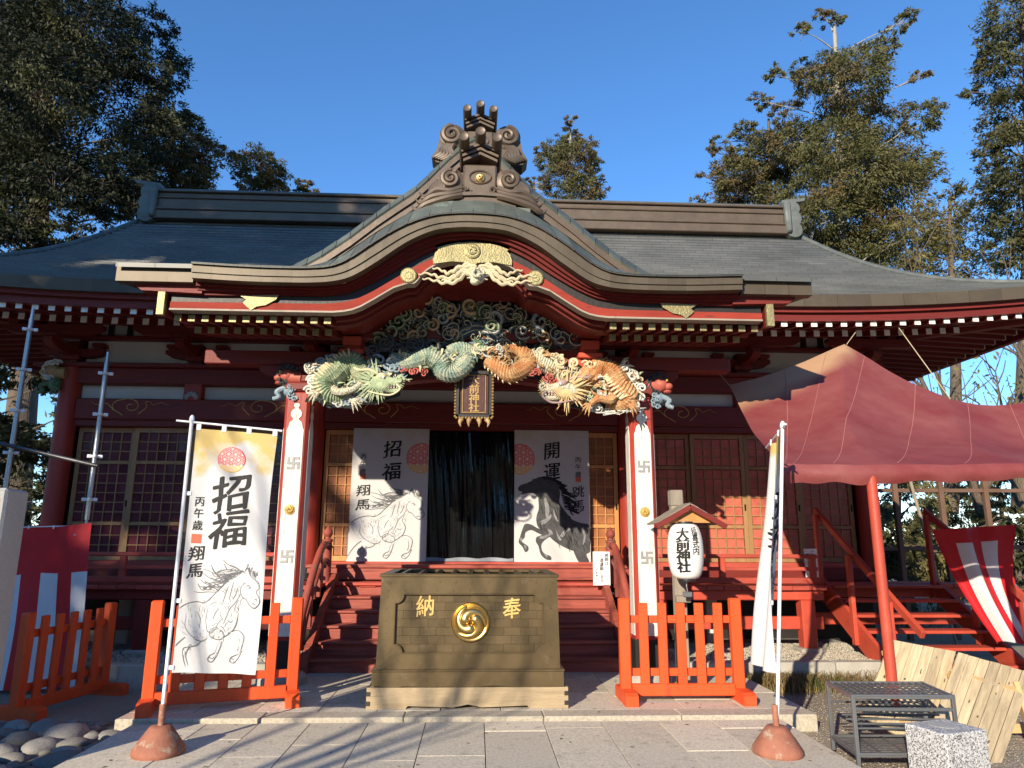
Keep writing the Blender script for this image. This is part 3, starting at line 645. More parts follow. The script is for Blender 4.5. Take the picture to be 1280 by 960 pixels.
# ---- eaves: plated fascia, red boards, rafters with white ends
def fascia(x0, x1, n, y, parent, zt, zb, m='copper_fascia', name='fascia_plate', th=0.10):
    for i in range(n):
        a, b = x0+(x1-x0)*i/n, x0+(x1-x0)*(i+1)/n
        xs_ = [a+0.002+(b-a-0.004)*k/4 for k in range(5)]
        mb = MB(); mb.band([(x, zt(x)) for x in xs_], [(x, zb(x)) for x in xs_], y-0.001*(i % 2), y+th); wobj(name, mb, m, parent)
for s in (-1, 1):
    fascia(s*3.26, s*7.97, 11, YE-0.05, roof, lambda x: zr(x, YE)+0.012, lambda x: zr(x, YE)-0.145)
    for (yy, t, b_) in ((YE+0.02, 0.145, 0.20), (YE+0.07, 0.20, 0.30)):
        mb = MB(); X = [s*(3.0+4.9*k/20) for k in range(21)]
        mb.band([(x, zr(x, YE)-t+0.004) for x in X], [(x, zr(x, YE)-b_) for x in X], yy, yy+0.12); wobj('eave_board', mb, 'red_wood', roof)
    # side eaves
    for k in range(8):
        a, b = YE+k*0.92, YE+(k+1)*0.92
        fz = lambda y: zr(7.95, YE)-0.30*(1-abs(12-y)/3.7)**1.0*0.9
        mb = MB(); mb.v = []
        q = [(s*7.92, a, fz(a)), (s*8.0, a, fz(a)), (s*8.0, b-0.004, fz(b)), (s*7.92, b-0.004, fz(b))]
        vs_ = q+[(x, y, z-0.15) for x, y, z in q]
        mb.add(vs_, [[0,1,2,3], [7,6,5,4], [0,4,5,1], [1,5,6,2], [2,6,7,3], [3,7,4,0]]); wobj('fascia_plate', mb, 'copper_fascia', roof)
    mb = MB(); mb.box((s*7.84, 12, zr(7.95, YE)-0.36), (0.10, 7.3, 0.20), 0.01); wobj('eave_board', mb, 'red_wood', roof)
# eave ceiling boards
cl = MB()
Xs = [-7.85+15.7*k/40 for k in range(41)]
cl.add([(x, y, z+cu(x, 8.3)*(1-(y-8.4)/2.2)) for x in Xs for (y, z) in ((8.36, 4.262), (9.0, 4.395), (9.95, 4.66))], [f for i in range(40) for f in ([3*i, 3*i+1, 3*i+4, 3*i+3], [3*i+1, 3*i+2, 3*i+5, 3*i+4])])
wobj('eave_ceiling', cl, 'red_wood', roof)
for s in (-1, 1):
    c2 = MB(); c2.add([(s*5.6, 9.9, 4.66), (s*7.85, 8.4, 4.55), (s*7.85, 15.6, 4.55), (s*5.6, 14.1, 4.66)], [[0,1,2,3]]); wobj('eave_ceiling', c2, 'red_wood', roof)
def rafter_mesh(p0, p1, w_, h_, name='rafter'):
    mb = MB(); mb.bar(p0, p1, w_, h_, 0.004); return mb.mesh(name, 'red_wood')
capw = MB(); capw.box((0,0,0), (0.078, 0.008, 0.082), 0.002); capw = capw.mesh('rafter_end', 'white_paint')
capg = MB(); capg.box((0,0,0), (0.066, 0.010, 0.066), 0.002); capg = capg.mesh('rafter_end', 'gold_dull')
fly = rafter_mesh((0, 0, 0), (0, 0.80, 0.155), 0.075, 0.080); base_r = rafter_mesh((0, 0, 0), (0, 1.15, 0.30), 0.075, 0.080)
x = 2.95
while x < 7.75:
    for s in (-1, 1):
        dz = cu(x, YE)
        o = link('rafter', fly, roof, (s*x, 8.42, 4.158+dz)); link('rafter_end', capw, o, (s*x, 8.415, 4.158+dz))
        if x < 6.6:
            o = link('rafter', base_r, roof, (s*(x+0.06), 8.88, 4.165+dz*0.8)); link('rafter_end', capw, o, (s*(x+0.06), 8.875, 4.165+dz*0.8))
    x += 0.193
mb = MB()
for s in (-1, 1):
    X = [s*(2.9+4.9*k/16) for k in range(17)]
    mb.band([(x, 4.262+cu(x, 8.3)) for x in X], [(x, 4.212+cu(x, 8.3)*0.9) for x in X], 8.90, 8.98)
wobj('rafter_batten', mb, 'red_wood', roof)
sr = MB(); sr.bar((0,0,0), (-2.2, 0, 0.1), 0.07, 0.08, 0.004); sr1 = sr.mesh('side_rafter', 'red_wood')
cw2 = MB(); cw2.box((0,0,0), (0.008, 0.075, 0.08), 0.002); cw2 = cw2.mesh('rafter_end', 'white_paint')
for k in range(16):
    y = 8.75+k*0.22
    for s in (-1, 1):
        o = link('side_rafter', sr1, roof, (s*7.72, y, 4.44-0.012*k), (0, 0, 0 if s > 0 else PI)); link('rafter_end', cw2, o, (s*7.73, y, 4.44-0.012*k))
for s in (-1, 1):
    hb = MB(); hb.bar((s*5.6, 9.95, 4.36), (s*7.75, 8.5, 4.40), 0.12, 0.16, 0.01); wobj('corner_beam', hb, 'red_wood', roof)
    hb = MB(); hb.bar((s*5.9, 9.4, 4.30), (s*6.3, 14, 4.30), 0.12, 0.12, 0.01); wobj('side_purlin', hb, 'red_wood', roof)

# ================================================================ the porch: wave gable, small gable, pillars
def sym(pts): return [(-x, z) for x, z in reversed(pts) if x > 0]+[(x, z) for x, z in pts]
KT = sym(smooth_interp([(0, 4.482), (0.14, 4.478), (0.36, 4.450), (0.62, 4.352), (0.88, 4.186), (1.10, 4.018), (1.27, 3.930), (1.46, 3.902), (1.75, 3.896), (2.10, 3.902), (2.54, 3.920)], 5))
KB = sym(smooth_interp([(0, 4.352), (0.14, 4.348), (0.36, 4.312), (0.61, 4.190), (0.87, 3.995), (1.09, 3.846), (1.26, 3.790), (1.46, 3.770), (1.74, 3.766), (2.10, 3.770), (2.54, 3.790)], 5))
BT = sym(smooth_interp([(0, 4.300), (0.25, 4.268), (0.52, 4.150), (0.75, 3.995), (1.05, 3.815), (1.30, 3.735), (1.80, 3.720), (2.30, 3.710), (2.80, 3.715)], 6))
BBL = [(0, 4.095), (0.10, 4.097), (0.21, 4.088), (0.35, 4.050), (0.43, 3.995), (0.487, 3.940), (0.520, 3.885), (0.546, 3.858), (0.626, 3.850), (0.745, 3.806), (0.92, 3.690), (1.04, 3.615), (1.12, 3.580), (1.20, 3.562), (1.30, 3.552), (1.80, 3.550), (2.80, 3.550)]
def resample(poly, xs): return [(x, interp(x, poly)) for x in xs]
porch = hbox('porch_roof', (0, 7.4, 3.62), (5.2, 0.12, 0.10), 'red_wood'); WP = porch
def pl(name, mb, m, smooth=False, parent=None): return wobj(name, mb, m, parent or porch, smooth)
# tiled roof skin of the wave gable, running back into the main slope
def ymeet(z):
    c = 3.9-z; return 6.2+(-0.13+math.sqrt(max(0, 0.0169-4*0.069*c)))/(2*0.069)
def VUP(x): return 0.035+0.145*max(0.0, min(1.0, (1.62-abs(x))/0.5))
sk = MB(); k = len(KT); yf = [6.24, 6.36]
vs = []
for (x, z) in KT:
    up = VUP(x)-0.02
    vs += [(x, 6.19, z+0.004), (x, 6.31, z+up), (x, max(ymeet(z+up)+0.1, 6.5), z+up+0.05)]
sk.add(vs, [f for i in range(k-1) for f in ([3*i+1, 3*i+4, 3*i+5, 3*i+2],)])
pl('wave_roof', sk, 'roof_tile')
xs = [-1.62+3.24*i/26 for i in range(27)]
def at_len(poly, n, lim):       # split a polyline into n pieces of equal length within |x|<lim
    P = [p for p in poly if abs(p[0]) <= lim]; d = [0]
    for a, b in zip(P, P[1:]): d.append(d[-1]+math.hypot(b[0]-a[0], b[1]-a[1]))
    out = []
    for i in range(n):
        seg = []
        for t in np.linspace(d[-1]*i/n, d[-1]*(i+1)/n, 5):
            j = min(len(d)-2, max(0, int(np.searchsorted(d, t))-1)); f = (t-d[j])/max(1e-9, d[j+1]-d[j]); seg.append((P[j][0]+(P[j+1][0]-P[j][0])*f, P[j][1]+(P[j+1][1]-P[j][1])*f))
        out.append(seg)
    return out
for i, seg in enumerate(at_len(KT, 26, 2.6)):
    mb = MB(); vs = []
    c = (seg[0][0]+seg[-1][0])/2; sh = 0.07*math.tanh(c*2.0)       # plates lean with the slope
    for q, (x, z) in enumerate(seg):
        g = 0.003*(1 if q == 0 else (-1 if q == 4 else 0)); up = VUP(x)
        vs += [(x+g, 6.175, z+0.010), (x+g-sh*0.6, 6.325, z+up+0.012+0.004*(i % 2)), (x+g, 6.175, z-0.008), (x+g-sh*0.6, 6.36, z+up-0.02)]
    mb.add(vs, [f for q in range(4) for f in ([4*q, 4*q+4, 4*q+5, 4*q+1], [4*q, 4*q+2, 4*q+6, 4*q+4], [4*q+1, 4*q+5, 4*q+7, 4*q+3])]+[[0,1,3,2], [16,18,19,17]])
    pl('verge_plate', mb, 'copper_green')
segT = at_len(KT, 30, 2.6)
for i, seg in enumerate(segT):
    g = 0.0015; mid = [(x, interp(x, KT)*0.4+interp(x, KB)*0.6) for x, z in seg]
    a = [(x, z-0.006) for x, z in seg]; b_ = resample(KB, [x for x, z in seg])
    mb = MB(); mb.band(a, mid, 6.20+0.001*(i % 2), 6.32); mb.band([(x, z+0.002) for x, z in mid], b_, 6.215+0.001*(i % 2), 6.32); pl('fascia_plate', mb, 'copper_fascia')
bt = MB(); bt.tube([(x, 6.185, z+0.002) for x, z in KT[::2]], 0.012, 6); pl('verge_lip', bt, 'dark_beam')
# red mouldings stepping back under the fascia
XS2 = sorted(set([round(-2.54+5.08*i/60, 4) for i in range(61)]))
kb, btp = resample(KB, XS2), resample(BT, XS2)
def lerp2(a, b, t): return [(p[0], p[1]+(q[1]-p[1])*t) for p, q in zip(a, b)]
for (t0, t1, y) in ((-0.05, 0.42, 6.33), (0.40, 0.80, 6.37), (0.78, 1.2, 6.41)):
    mb = MB(); mb.band(lerp2(kb, btp, t0), lerp2(kb, btp, t1), y, y+0.2); pl('moulding', mb, 'red_wood_shaded')
# barge board: black upper half, red lower half, pale bead
XS3 = sorted(set([round(p[0], 4) for p in sym(BBL)]+[round(-2.8+5.6*i/70, 4) for i in range(71)]))
bbs = sym(BBL); top, bot = resample(BT, XS3), resample(bbs, XS3)
arch = smooth_interp([(0, 4.19), (0.25, 4.165), (0.52, 4.045), (0.75, 3.895), (1.05, 3.71), (1.30, 3.645), (1.80, 3.635), (2.80, 3.63)], 5)
mid = [(x, max(min(interp(abs(x), arch), t[1]-0.02), b[1]+0.03)) for x, t, b in zip(XS3, top, bot)]
mb = MB(); mb.band(top, mid, 6.45, 6.55); pl('barge_board', mb, 'dark_beam')
mb = MB(); mb.band([(x, z+0.003) for x, z in mid], [(x, z+0.016) for x, z in bot], 6.435, 6.55); pl('barge_board', mb, 'barge_red')
mb = MB(); mb.band([(x, z+0.017) for x, z in bot], bot, 6.425, 6.54); pl('barge_bead', mb, 'bead')
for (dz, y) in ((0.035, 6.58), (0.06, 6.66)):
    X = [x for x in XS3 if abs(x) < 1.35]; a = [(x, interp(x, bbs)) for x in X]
    mb = MB(); mb.band([(x, z+0.02) for x, z in a], [(x, z-dz) for x, z in a], y, y+0.10); pl('inner_arch', mb, 'red_wood_shaded')
X = [x for x in XS3 if abs(x) < 1.4]
ce = MB(); ce.add([(x, y, interp(x, bbs)+dz) for x in X for (y, dz) in ((6.5, 0.02), (8.4, 0.05))], [[2*i, 2*i+1, 2*i+3, 2*i+2] for i in range(len(X)-1)]); pl('porch_ceiling', ce, 'red_wood')
# gilt fittings on the barge board
cp = MB(); cp.prism([(-0.40, 4.275), (-0.36, 4.235), (-0.33, 4.20), (-0.36, 4.165), (-0.38, 4.10), (-0.375, 4.055), (-0.2, 4.085), (-0.05, 4.075), (0, 4.045), (0.05, 4.075), (0.2, 4.085), (0.375, 4.055), (0.38, 4.10), (0.36, 4.165), (0.33, 4.20), (0.36, 4.235), (0.40, 4.275), (0.2, 4.305), (0, 4.315), (-0.2, 4.305)], 6.41, 6.44)
cp.lathe([(0.075, 0), (0.075, 0.012), (0.06, 0.018)], 20, (0, 6.41, 4.19), 'y')
for a in range(3):
    t0 = a*2*PI/3
    cp.tube([(0.028*math.cos(t0+t)*(1+t*0.18), 6.392, 4.19+0.028*math.sin(t0+t)*(1+t*0.18)) for t in np.linspace(0, 2.6, 10)], [0.017-0.0014*i for i in range(10)], 6)
pl('gilt_plate', cp, 'gold_dull')
for s in (-1, 1):
    q = MB(); q.lathe([(0.078, 0), (0.078, 0.014), (0.066, 0.022), (0.0, 0.024)], 24, (s*0.605, 6.43, 3.935), 'y')
    q.tube([(s*0.605+0.035*math.cos(t), 6.408, 3.935+0.035*math.sin(t)) for t in np.linspace(0, 2*PI, 20)], 0.008, 5); pl('gilt_roundel', q, 'gold_dull')
    q = MB(); q.prism([(s*(2.0+x), z) for x, z in ((-0.20, 3.72), (-0.17, 3.665), (-0.08, 3.61), (0.0, 3.595), (0.05, 3.56), (0.10, 3.60), (0.13, 3.63), (0.10, 3.66), (0.15, 3.69), (0.20, 3.725))], 6.415, 6.43); pl('gilt_plate', q, 'gold_dull')
    q = MB(); q.box((s*2.865, 6.41, 3.615), (0.07, 0.05, 0.25), 0.004); pl('gilt_end_plate', q, 'gold_dull')
    # raking board that runs back from the end plate, and its beam
    q = MB(); n_ = 12; ys = [6.43+2.0*i/n_ for i in range(n_+1)]
    vs = [(s*(2.83+dx), y, zr(0, y)-0.20+dz) for y in ys for (dx, dz) in ((0, 0.02), (0.07, 0.02), (0.07, -0.24), (0, -0.24))]
    q.add(vs, [[4*i+j, 4*i+(j+1) % 4, 4*i+4+(j+1) % 4, 4*i+4+j] for i in range(n_) for j in range(4)]+[[0,1,2,3]]); pl('rake_board', q, 'red_wood')
    # outer eave of the porch roof: front and side fascia
    fascia(s*2.56, s*3.25, 3, 6.30, porch, lambda x: zr(x, 6.3)+0.022, lambda x: zr(x, 6.3)-0.135)
    q = MB(); q.band([(s*2.5, 3.79), (s*3.15, 3.80)], [(s*2.5, 3.70), (s*3.05, 3.72)], 6.38, 6.5); pl('eave_board', q, 'red_wood')
    for i in range(4):
        y0, y1 = 6.31+i*0.52, 6.31+(i+1)*0.52-0.004
        q = MB(); vs = [(s*x, y, zr(0, y)+dz) for y in (y0, y1) for (x, dz) in ((3.17, 0.02), (3.25, 0.02), (3.25, -0.14), (3.17, -0.14))]
        q.add(vs, [[j, (j+1) % 4, 4+(j+1) % 4, 4+j] for j in range(4)]+[[0,1,2,3], [7,6,5,4]]); pl('fascia_plate', q, 'copper_fascia')
    q = MB(); q.add([(s*1.2, 6.48, 3.66), (s*3.2, 6.36, 3.79), (s*3.2, 8.5, 4.30), (s*1.2, 8.5, 4.20)], [[0,1,2,3]]); pl('porch_ceiling', q, 'red_wood')
    q = MB(); q.add([(s*1.2, 6.53, 3.63), (s*2.83, 6.53, 3.63), (s*2.83, 8.5, 4.12), (s*1.2, 8.5, 4.12)], [[0,1,2,3]]); pl('porch_ceiling', q, 'red_wood')
fly2 = rafter_mesh((0,0,0), (0, 0.7, 0.14), 0.062, 0.066); base2 = rafter_mesh((0,0,0), (0, 0.9, 0.2), 0.062, 0.066)
for s in (-1, 1):
    for i in range(12):
        x = s*(1.37+i*0.127)
        o = link('rafter', fly2, porch, (x, 6.56, 3.512)); link('rafter_end', capg, o, (x, 6.555, 3.512))
        if i < 11:
            o = link('rafter', base2, porch, (x+s*0.05, 6.86, 3.485)); link('rafter_end', capg, o, (x+s*0.05, 6.855, 3.485))
    q = MB(); q.box((s*2.05, 6.95, 3.565), (1.6, 0.08, 0.05), 0.005); pl('rafter_batten', q, 'red_wood')
# porch beams and brackets
mb = MB()
bx_ = [-1.70+3.4*i/20 for i in range(21)]
mb.band([(x, 3.02+0.24*math.cos(x/1.7*PI/2)) for x in bx_], [(x, 2.92+0.25*math.cos(x/1.7*PI/2)) for x in bx_], 7.44, 7.60); pl('rainbow_beam', mb, 'red_wood')
for s in (-1, 1):
    q = MB(); q.box((s*2.15, 7.5, 3.36), (1.35, 0.16, 0.15), 0.01); pl('porch_purlin', q, 'red_wood')
    q = MB(); q.box((s*1.8, 7.5, 3.04), (0.30, 0.30, 0.10), 0.02); q.box((s*1.8, 7.5, 3.13), (0.20, 0.26, 0.08), 0.01); q.prism([(s*1.8+x, z+3.15) for x, z in arm_profile(0.9, 0.13, 0.22)], 7.44, 7.56); pl('porch_bracket', q, 'red_wood')
    q = MB(); q.box((s*1.26, 7.40, 3.28), (0.17, 0.17, 0.42), 0.01); q.box((s*1.26, 7.38, 3.40), (0.26, 0.26, 0.06), 0.01); q.box((s*1.26, 7.38, 3.52), (0.20, 0.24, 0.10), 0.01); q.prism([(s*1.26+x, z+3.27) for x, z in arm_profile(0.5, 0.09, 0.12)], 7.30, 7.38); pl('porch_bracket', q, 'stair_red')
    # curved tie from pillar to hall
    q = MB()
    pts = spline([(s*1.8, 7.5, 3.06), (s*1.8, 8.2, 3.28), (s*1.8, 9.0, 3.46), (s*1.85, 9.9, 3.52)], 6)
    for a, b in zip(pts, pts[1:]): q.bar(a, b, 0.16, 0.24)
    pl('lobster_beam', q, 'red_wood')

# ---- pillars
EMB = [(1.799,2.236), (1.807,1.766), (1.808,1.309)]
def manji(mb, cx, cz, y, s, t):
    h = s/2
    for (x0, z0, x1, z1) in ((-h, -t/2, h, t/2), (-t/2, -h, t/2, h), (-t/2, h-t, h, h), (-h, -h, t/2, -h+t), (-h, -t/2, -h+t, h), (h-t, -h, h, t/2)):
        mb.box((cx+(x0+x1)/2, y+0.0004*len(mb.v)/8, cz+(z0+z1)/2), (x1-x0, 0.004, z1-z0))
def tomoe(mb, c, y, R0, th, n=16, axis_sign=1):
    for a in range(3):
        t0 = a*2*PI/3+0.5; pts = []; rs = []
        for i in range(n):
            t = i/(n-1); ang = t0+axis_sign*t*2.9; rad = R0*(0.36+0.52*t)
            pts.append((c[0]+rad*math.cos(ang), y-th*0.3*(1-t), c[1]+rad*math.sin(ang))); rs.append(R0*0.30*(1-t)**0.55+R0*0.035)
        mb.tube(pts, rs, 10, flat=1.0)
        mb.ell((pts[0][0], y-th*0.3, pts[0][2]), (R0*0.33, R0*0.33, R0*0.33), 12, 8)
for s in (-1, 1):
    px = s*1.81
    q = MB(); q.box((0,0,0), (0.255, 0.255, 2.86), 0.03)
    p = obj('porch_pillar', q, 'red_column', hall, (px, 7.5, 1.57), smooth=False)
    q = MB(); q.lathe([(0.24, 0), (0.24, 0.06), (0.20, 0.10)], 20); obj('base_stone', q, 'concrete', p, (px, 7.5, 0.10), smooth=True)
    q = MB(); q.box((0,0,0), (0.275, 0.275, 0.34), 0.03); obj('pillar_shoe', q, 'dark_beam', p, (px, 7.5, 0.36))
    for (rz, off, wd) in ((0, (0, -0.131), 0.172), (PI/2, (0.131, 0), 0.172), (-PI/2, (-0.131, 0), 0.172)):
        h = 2.86; hw = wd/2
        pr = [(-hw, 0.55), (hw, 0.55), (hw, h-0.28), (hw*0.86, h-0.255), (hw*0.70, h-0.20), (hw*0.36, h-0.175), (hw*0.32, h-0.16), (hw*0.62, h-0.135), (hw*0.66, h-0.10), (hw*0.46, h-0.072), (hw*0.22, h-0.058), (hw*0.20, h-0.045), (hw*0.36, h-0.025), (hw*0.30, h-0.006), (0, h)]
        pr = pr+[(-a, b) for a, b in reversed(pr[2:-1])]
        q = MB(); q.prism(pr, -0.004, 0.006); obj('white_panel', q, 'pillar_white', p, (px+off[0], 7.5+off[1], 0.0), (0, 0, rz))
    for k_, (ex, ez) in enumerate(EMB):
        q = MB()
        if k_ == 1: q.lathe([(0.052, 0), (0.052, 0.004)], 24, (0,0,0), 'y'); tomoe(q, (0, 0), -0.006, 0.048, 0.004); obj('gilt_crest', q, 'gold_paint', p, (px, 7.361, ez), smooth=True)
        else: manji(q, 0, 0, -0.002, 0.125, 0.024); obj('pillar_emblem', q, 'silver_grey', p, (px+0.005, 7.362, ez))

# ---- the small triangular gable above
GP = sym([(0, 5.865), (0.06, 5.835), (0.3, 5.600), (0.5, 5.370), (0.65, 5.215), (0.84, 5.070), (1.03, 4.920), (1.3, 4.685), (1.58, 4.470), (1.87, 4.290), (2.05, 4.215)])
gk = MB(); vs = []
for (x, z) in GP: vs += [(x, 7.16, z+0.01), (x, ymeet(z)+0.15, z+0.03)]
gk.add(vs, [[2*i, 2*i+1, 2*i+3, 2*i+2] for i in range(len(GP)-1)])
gable = wobj('gable', gk, 'roof_tile', roof)
for i, seg in enumerate(at_len(GP, 30, 2.1)):
    mb = MB(); vs = []; c = (seg[0][0]+seg[-1][0])/2; s = 1 if c > 0 else -1
    for q, (x, z) in enumerate(seg):
        g = 0.003*(1 if q == 0 else (-1 if q == 4 else 0))
        vs += [(x+g, 7.06, z-0.085), (x+g+s*0.02, 7.19, z+0.03+0.004*(i % 2)), (x+g, 7.075, z-0.11), (x+g+s*0.02, 7.3, z-0.0)]
    mb.add(vs, [f for q in range(4) for f in ([4*q, 4*q+4, 4*q+5, 4*q+1], [4*q, 4*q+2, 4*q+6, 4*q+4], [4*q+1, 4*q+5, 4*q+7, 4*q+3])]+[[0,1,3,2], [16,18,19,17]])
    wobj('verge_plate', mb, 'copper_green', gable)
for (o0, o1, y) in ((0.06, 0.15, 7.075), (0.145, 0.215, 7.10)):
    mb = MB(); mb.band([(x, z-o0*1.25-0.005) for x, z in GP], [(x, z-o1*1.25) for x, z in GP], y, y+0.14); wobj('gable_board', mb, 'copper_brown', gable)
gw = MB(); gw.prism([(-1.95, 4.0)]+[(x, z-0.20) for x, z in GP if abs(x) < 1.95]+[(1.95, 4.0)], 7.30, 7.34); wobj('gable_wall', gw, 'red_wood', gable)

# ---- ridge ornaments
def swirl(mb, cx, cz, y, r0, turns, s, w_, n=26, start=0.0):
    pts = []; rs = []
    for i in range(n):
        t = i/(n-1); a = start+s*t*turns*2*PI; rr_ = r0*(1-0.86*t); pts.append((cx+rr_*math.cos(a), y-0.03*t, cz+rr_*math.sin(a))); rs.append(w_*(1-0.45*t))
    mb.tube(pts, rs, 7)
def ornament(cx, zb, y, S, dep, name, parent, gilt, big):
    o = MB()
    # core house: stepped ridge butts, disc ends
    o.box((cx, y+dep/2, zb+0.30*S), (0.42*S, dep, 0.42*S), 0.02)
    zt = zb+0.52*S
    for k_ in range(3):
        w_ = 0.42*S; zz = zt+0.055*S*k_; d_ = 0.10*S
        o.prism([(cx-w_/2-0.01*k_, zz), (cx, zz+d_), (cx+w_/2+0.01*k_, zz), (cx+w_/2+0.01*k_, zz+0.035*S), (cx, zz+d_+0.035*S), (cx-w_/2-0.01*k_, zz+0.035*S)], y-0.03-0.012*k_, y+dep)
    for dx, dz in ((-0.20, 0.72), (0, 0.80), (0.20, 0.72)):
        o.lathe([(0.055*S, -0.02), (0.065*S, 0.0), (0.065*S, dep+0.25*S), (0.055*S, dep+0.27*S), (0.045*S, dep+0.265*S)], 16, (cx+dx*S, y+dep, zb+dz*S), 'y')
    # flanking scroll wings
    for s in (-1, 1):
        sx_, sz_, sr_ = (0.36, 0.30, 0.115) if big else (0.43, 0.42, 0.155)
        swirl(o, cx+s*sx_*S, zb+sz_*S, y, sr_*S, 1.9, -s, sr_*0.32*S, 36, PI/2); o.lathe([(0.02*S, -dep*0.9), ((sr_+0.035)*S, -dep*0.9), ((sr_+0.045)*S, -0.02), ((sr_+0.005)*S, -0.005), (0.02*S, 0.01)], 20, (cx+s*sx_*S, y, zb+sz_*S), 'y')
        for k_ in range(5):
            f = k_/4
            o.tube([(p.x, p.y, p.z) for p in spline([(cx+s*(0.30+0.20*f)*S, y+0.02, zb+(0.42-0.16*f)*S), (cx+s*(0.44+0.14*f)*S, y+0.01, zb+(0.20-0.02*f)*S), (cx+s*(0.40+0.20*f)*S, y, zb+(0.06+0.03*f)*S), (cx+s*(0.56+0.16*f)*S, y+0.01, zb+(-0.02+0.05*f)*S)], 5)], [0.042*S]*10+[0.04*S, 0.036*S, 0.032*S, 0.028*S, 0.02*S, 0.012*S], 7)
        o.prism([(cx+s*a*S, zb+b*S) for a, b in (((0.2, 0.40), (0.36, 0.44), (0.5, 0.32), (0.56, 0.14), (0.70, 0.05), (0.64, -0.03), (0.2, -0.03)) if big else ((0.2, 0.5), (0.42, 0.58), (0.62, 0.42), (0.66, 0.2), (0.74, 0.06), (0.66, -0.03), (0.2, -0.03)))], y+0.03, y+dep)
    if big:
        for s in (-1, 1):
            for k_ in range(3):
                o.tube(spline([(cx+s*0.22*S, y-0.03, zb+(0.16-0.05*k_)*S), (cx+s*0.36*S, y-0.05, zb+(0.10-0.04*k_)*S), (cx+s*(0.52+0.05*k_)*S, y-0.03, zb+(0.12-0.09*k_)*S), (cx+s*(0.66+0.05*k_)*S, y, zb+(0.05-0.09*k_)*S), (cx+s*(0.74+0.04*k_)*S, y, zb+(0.11-0.09*k_)*S)], 5), [0.045*S]*14+[0.036*S, 0.03*S, 0.024*S, 0.02*S, 0.014*S, 0.01*S, 0.008*S], 7)
            swirl(o, cx+s*0.16*S, zb+0.14*S, y-0.02, 0.055*S, 1.3, s, 0.018*S, 18)
        o.band([(cx-0.44*S, zb+0.02*S), (cx-0.2*S, zb+0.06*S), (cx, zb+0.07*S), (cx+0.2*S, zb+0.06*S), (cx+0.44*S, zb+0.02*S)], [(cx-0.44*S, zb-0.13*S), (cx-0.2*S, zb-0.10*S), (cx, zb-0.09*S), (cx+0.2*S, zb-0.10*S), (cx+0.44*S, zb-0.13*S)], y-0.03, y+dep)
        o.band([(cx-0.46*S, zb+0.055*S), (cx-0.2*S, zb+0.095*S), (cx, zb+0.105*S), (cx+0.2*S, zb+0.095*S), (cx+0.46*S, zb+0.055*S)], [(cx-0.46*S, zb+0.01*S), (cx-0.2*S, zb+0.05*S), (cx, zb+0.06*S), (cx+0.2*S, zb+0.05*S), (cx+0.46*S, zb+0.01*S)], y-0.055, y+dep)
    ob = wobj(name, o, 'copper_brown', parent, True)
    c = MB(); c.tube([(cx+0.115*S*math.cos(t)*1.15, y-0.005, zb+0.33*S+0.085*S*math.sin(t)) for t in np.linspace(0, 2*PI, 24)], 0.012*S, 6); wobj('crest_rim', c, 'copper_brown', ob, True)
    if gilt:
        c = MB(); c.lathe([(0.062*S, 0), (0.062*S, 0.012), (0.05*S, 0.02)], 20, (cx, y+0.004, zb+0.32*S), 'y'); tomoe(c, (cx, zb+0.32*S), y-0.016, 0.05*S, 0.01); wobj('gilt_crest', c, 'gold', ob, True)
    return ob
ornament(0.05, 5.58, 7.16, 0.72, 0.26, 'ridge_ornament', gable, False, False)
ornament(0.06, 4.70, 6.40, 0.80, 0.40, 'ridge_ornament', porch, True, True)
# saddle under the lower ornament
q = MB(); X = [-0.5+1.0*i/10 for i in range(11)]
q.band([(0.05+x, 4.64-0.10*x*x) for x in X], [(0.05+x, 4.50-0.3*x*x) for x in X], 6.34, 7.2); pl('ridge_saddle', q, 'copper_green')

# ================================================================ painted carvings of the porch
def scale_mat(name, col, col2, line, vs=68):
    m = bpy.data.materials.new(name); m.use_nodes = True; MATS[name] = m
    n = m.node_tree.nodes; l = m.node_tree.links; b = n['Principled BSDF']; b.inputs['Roughness'].default_value = 0.85
    tc = n.new('ShaderNodeTexCoord'); v = n.new('ShaderNodeTexVoronoi'); v.feature = 'DISTANCE_TO_EDGE'; v.inputs['Scale'].default_value = vs; l.new(tc.outputs['Object'], v.inputs['Vector'])
    nz = n.new('ShaderNodeTexNoise'); nz.inputs['Scale'].default_value = 9; nz.inputs['Detail'].default_value = 5; l.new(tc.outputs['Object'], nz.inputs['Vector'])
    r1 = n.new('ShaderNodeMapRange'); r1.inputs['From Min'].default_value = 0.40; r1.inputs['From Max'].default_value = 0.60; l.new(nz.outputs[0], r1.inputs[0])
    m1 = n.new('ShaderNodeMix'); m1.data_type = 'RGBA'; m1.inputs['A'].default_value = (*col, 1); m1.inputs['B'].default_value = (*col2, 1); l.new(r1.outputs[0], m1.inputs['Factor'])
    r2 = n.new('ShaderNodeMapRange'); r2.inputs['From Min'].default_value = 0.03; r2.inputs['From Max'].default_value = 0.12; l.new(v.outputs[0], r2.inputs[0])
    m2 = n.new('ShaderNodeMix'); m2.data_type = 'RGBA'; m2.inputs['A'].default_value = (*line, 1); l.new(m1.outputs['Result'], m2.inputs['B']); l.new(r2.outputs[0], m2.inputs['Factor'])
    l.new(m2.outputs['Result'], b.inputs['Base Color'])
scale_mat('scale_green', (0.26, 0.34, 0.20), (0.48, 0.48, 0.30), (0.10, 0.15, 0.10))
scale_mat('scale_teal', (0.27, 0.36, 0.28), (0.54, 0.53, 0.37), (0.06, 0.12, 0.11))
scale_mat('scale_orange', (0.50, 0.22, 0.08), (0.58, 0.40, 0.19), (0.25, 0.08, 0.03))
scale_mat('scale_cream', (0.66, 0.58, 0.40), (0.60, 0.60, 0.46), (0.22, 0.17, 0.10), 48)
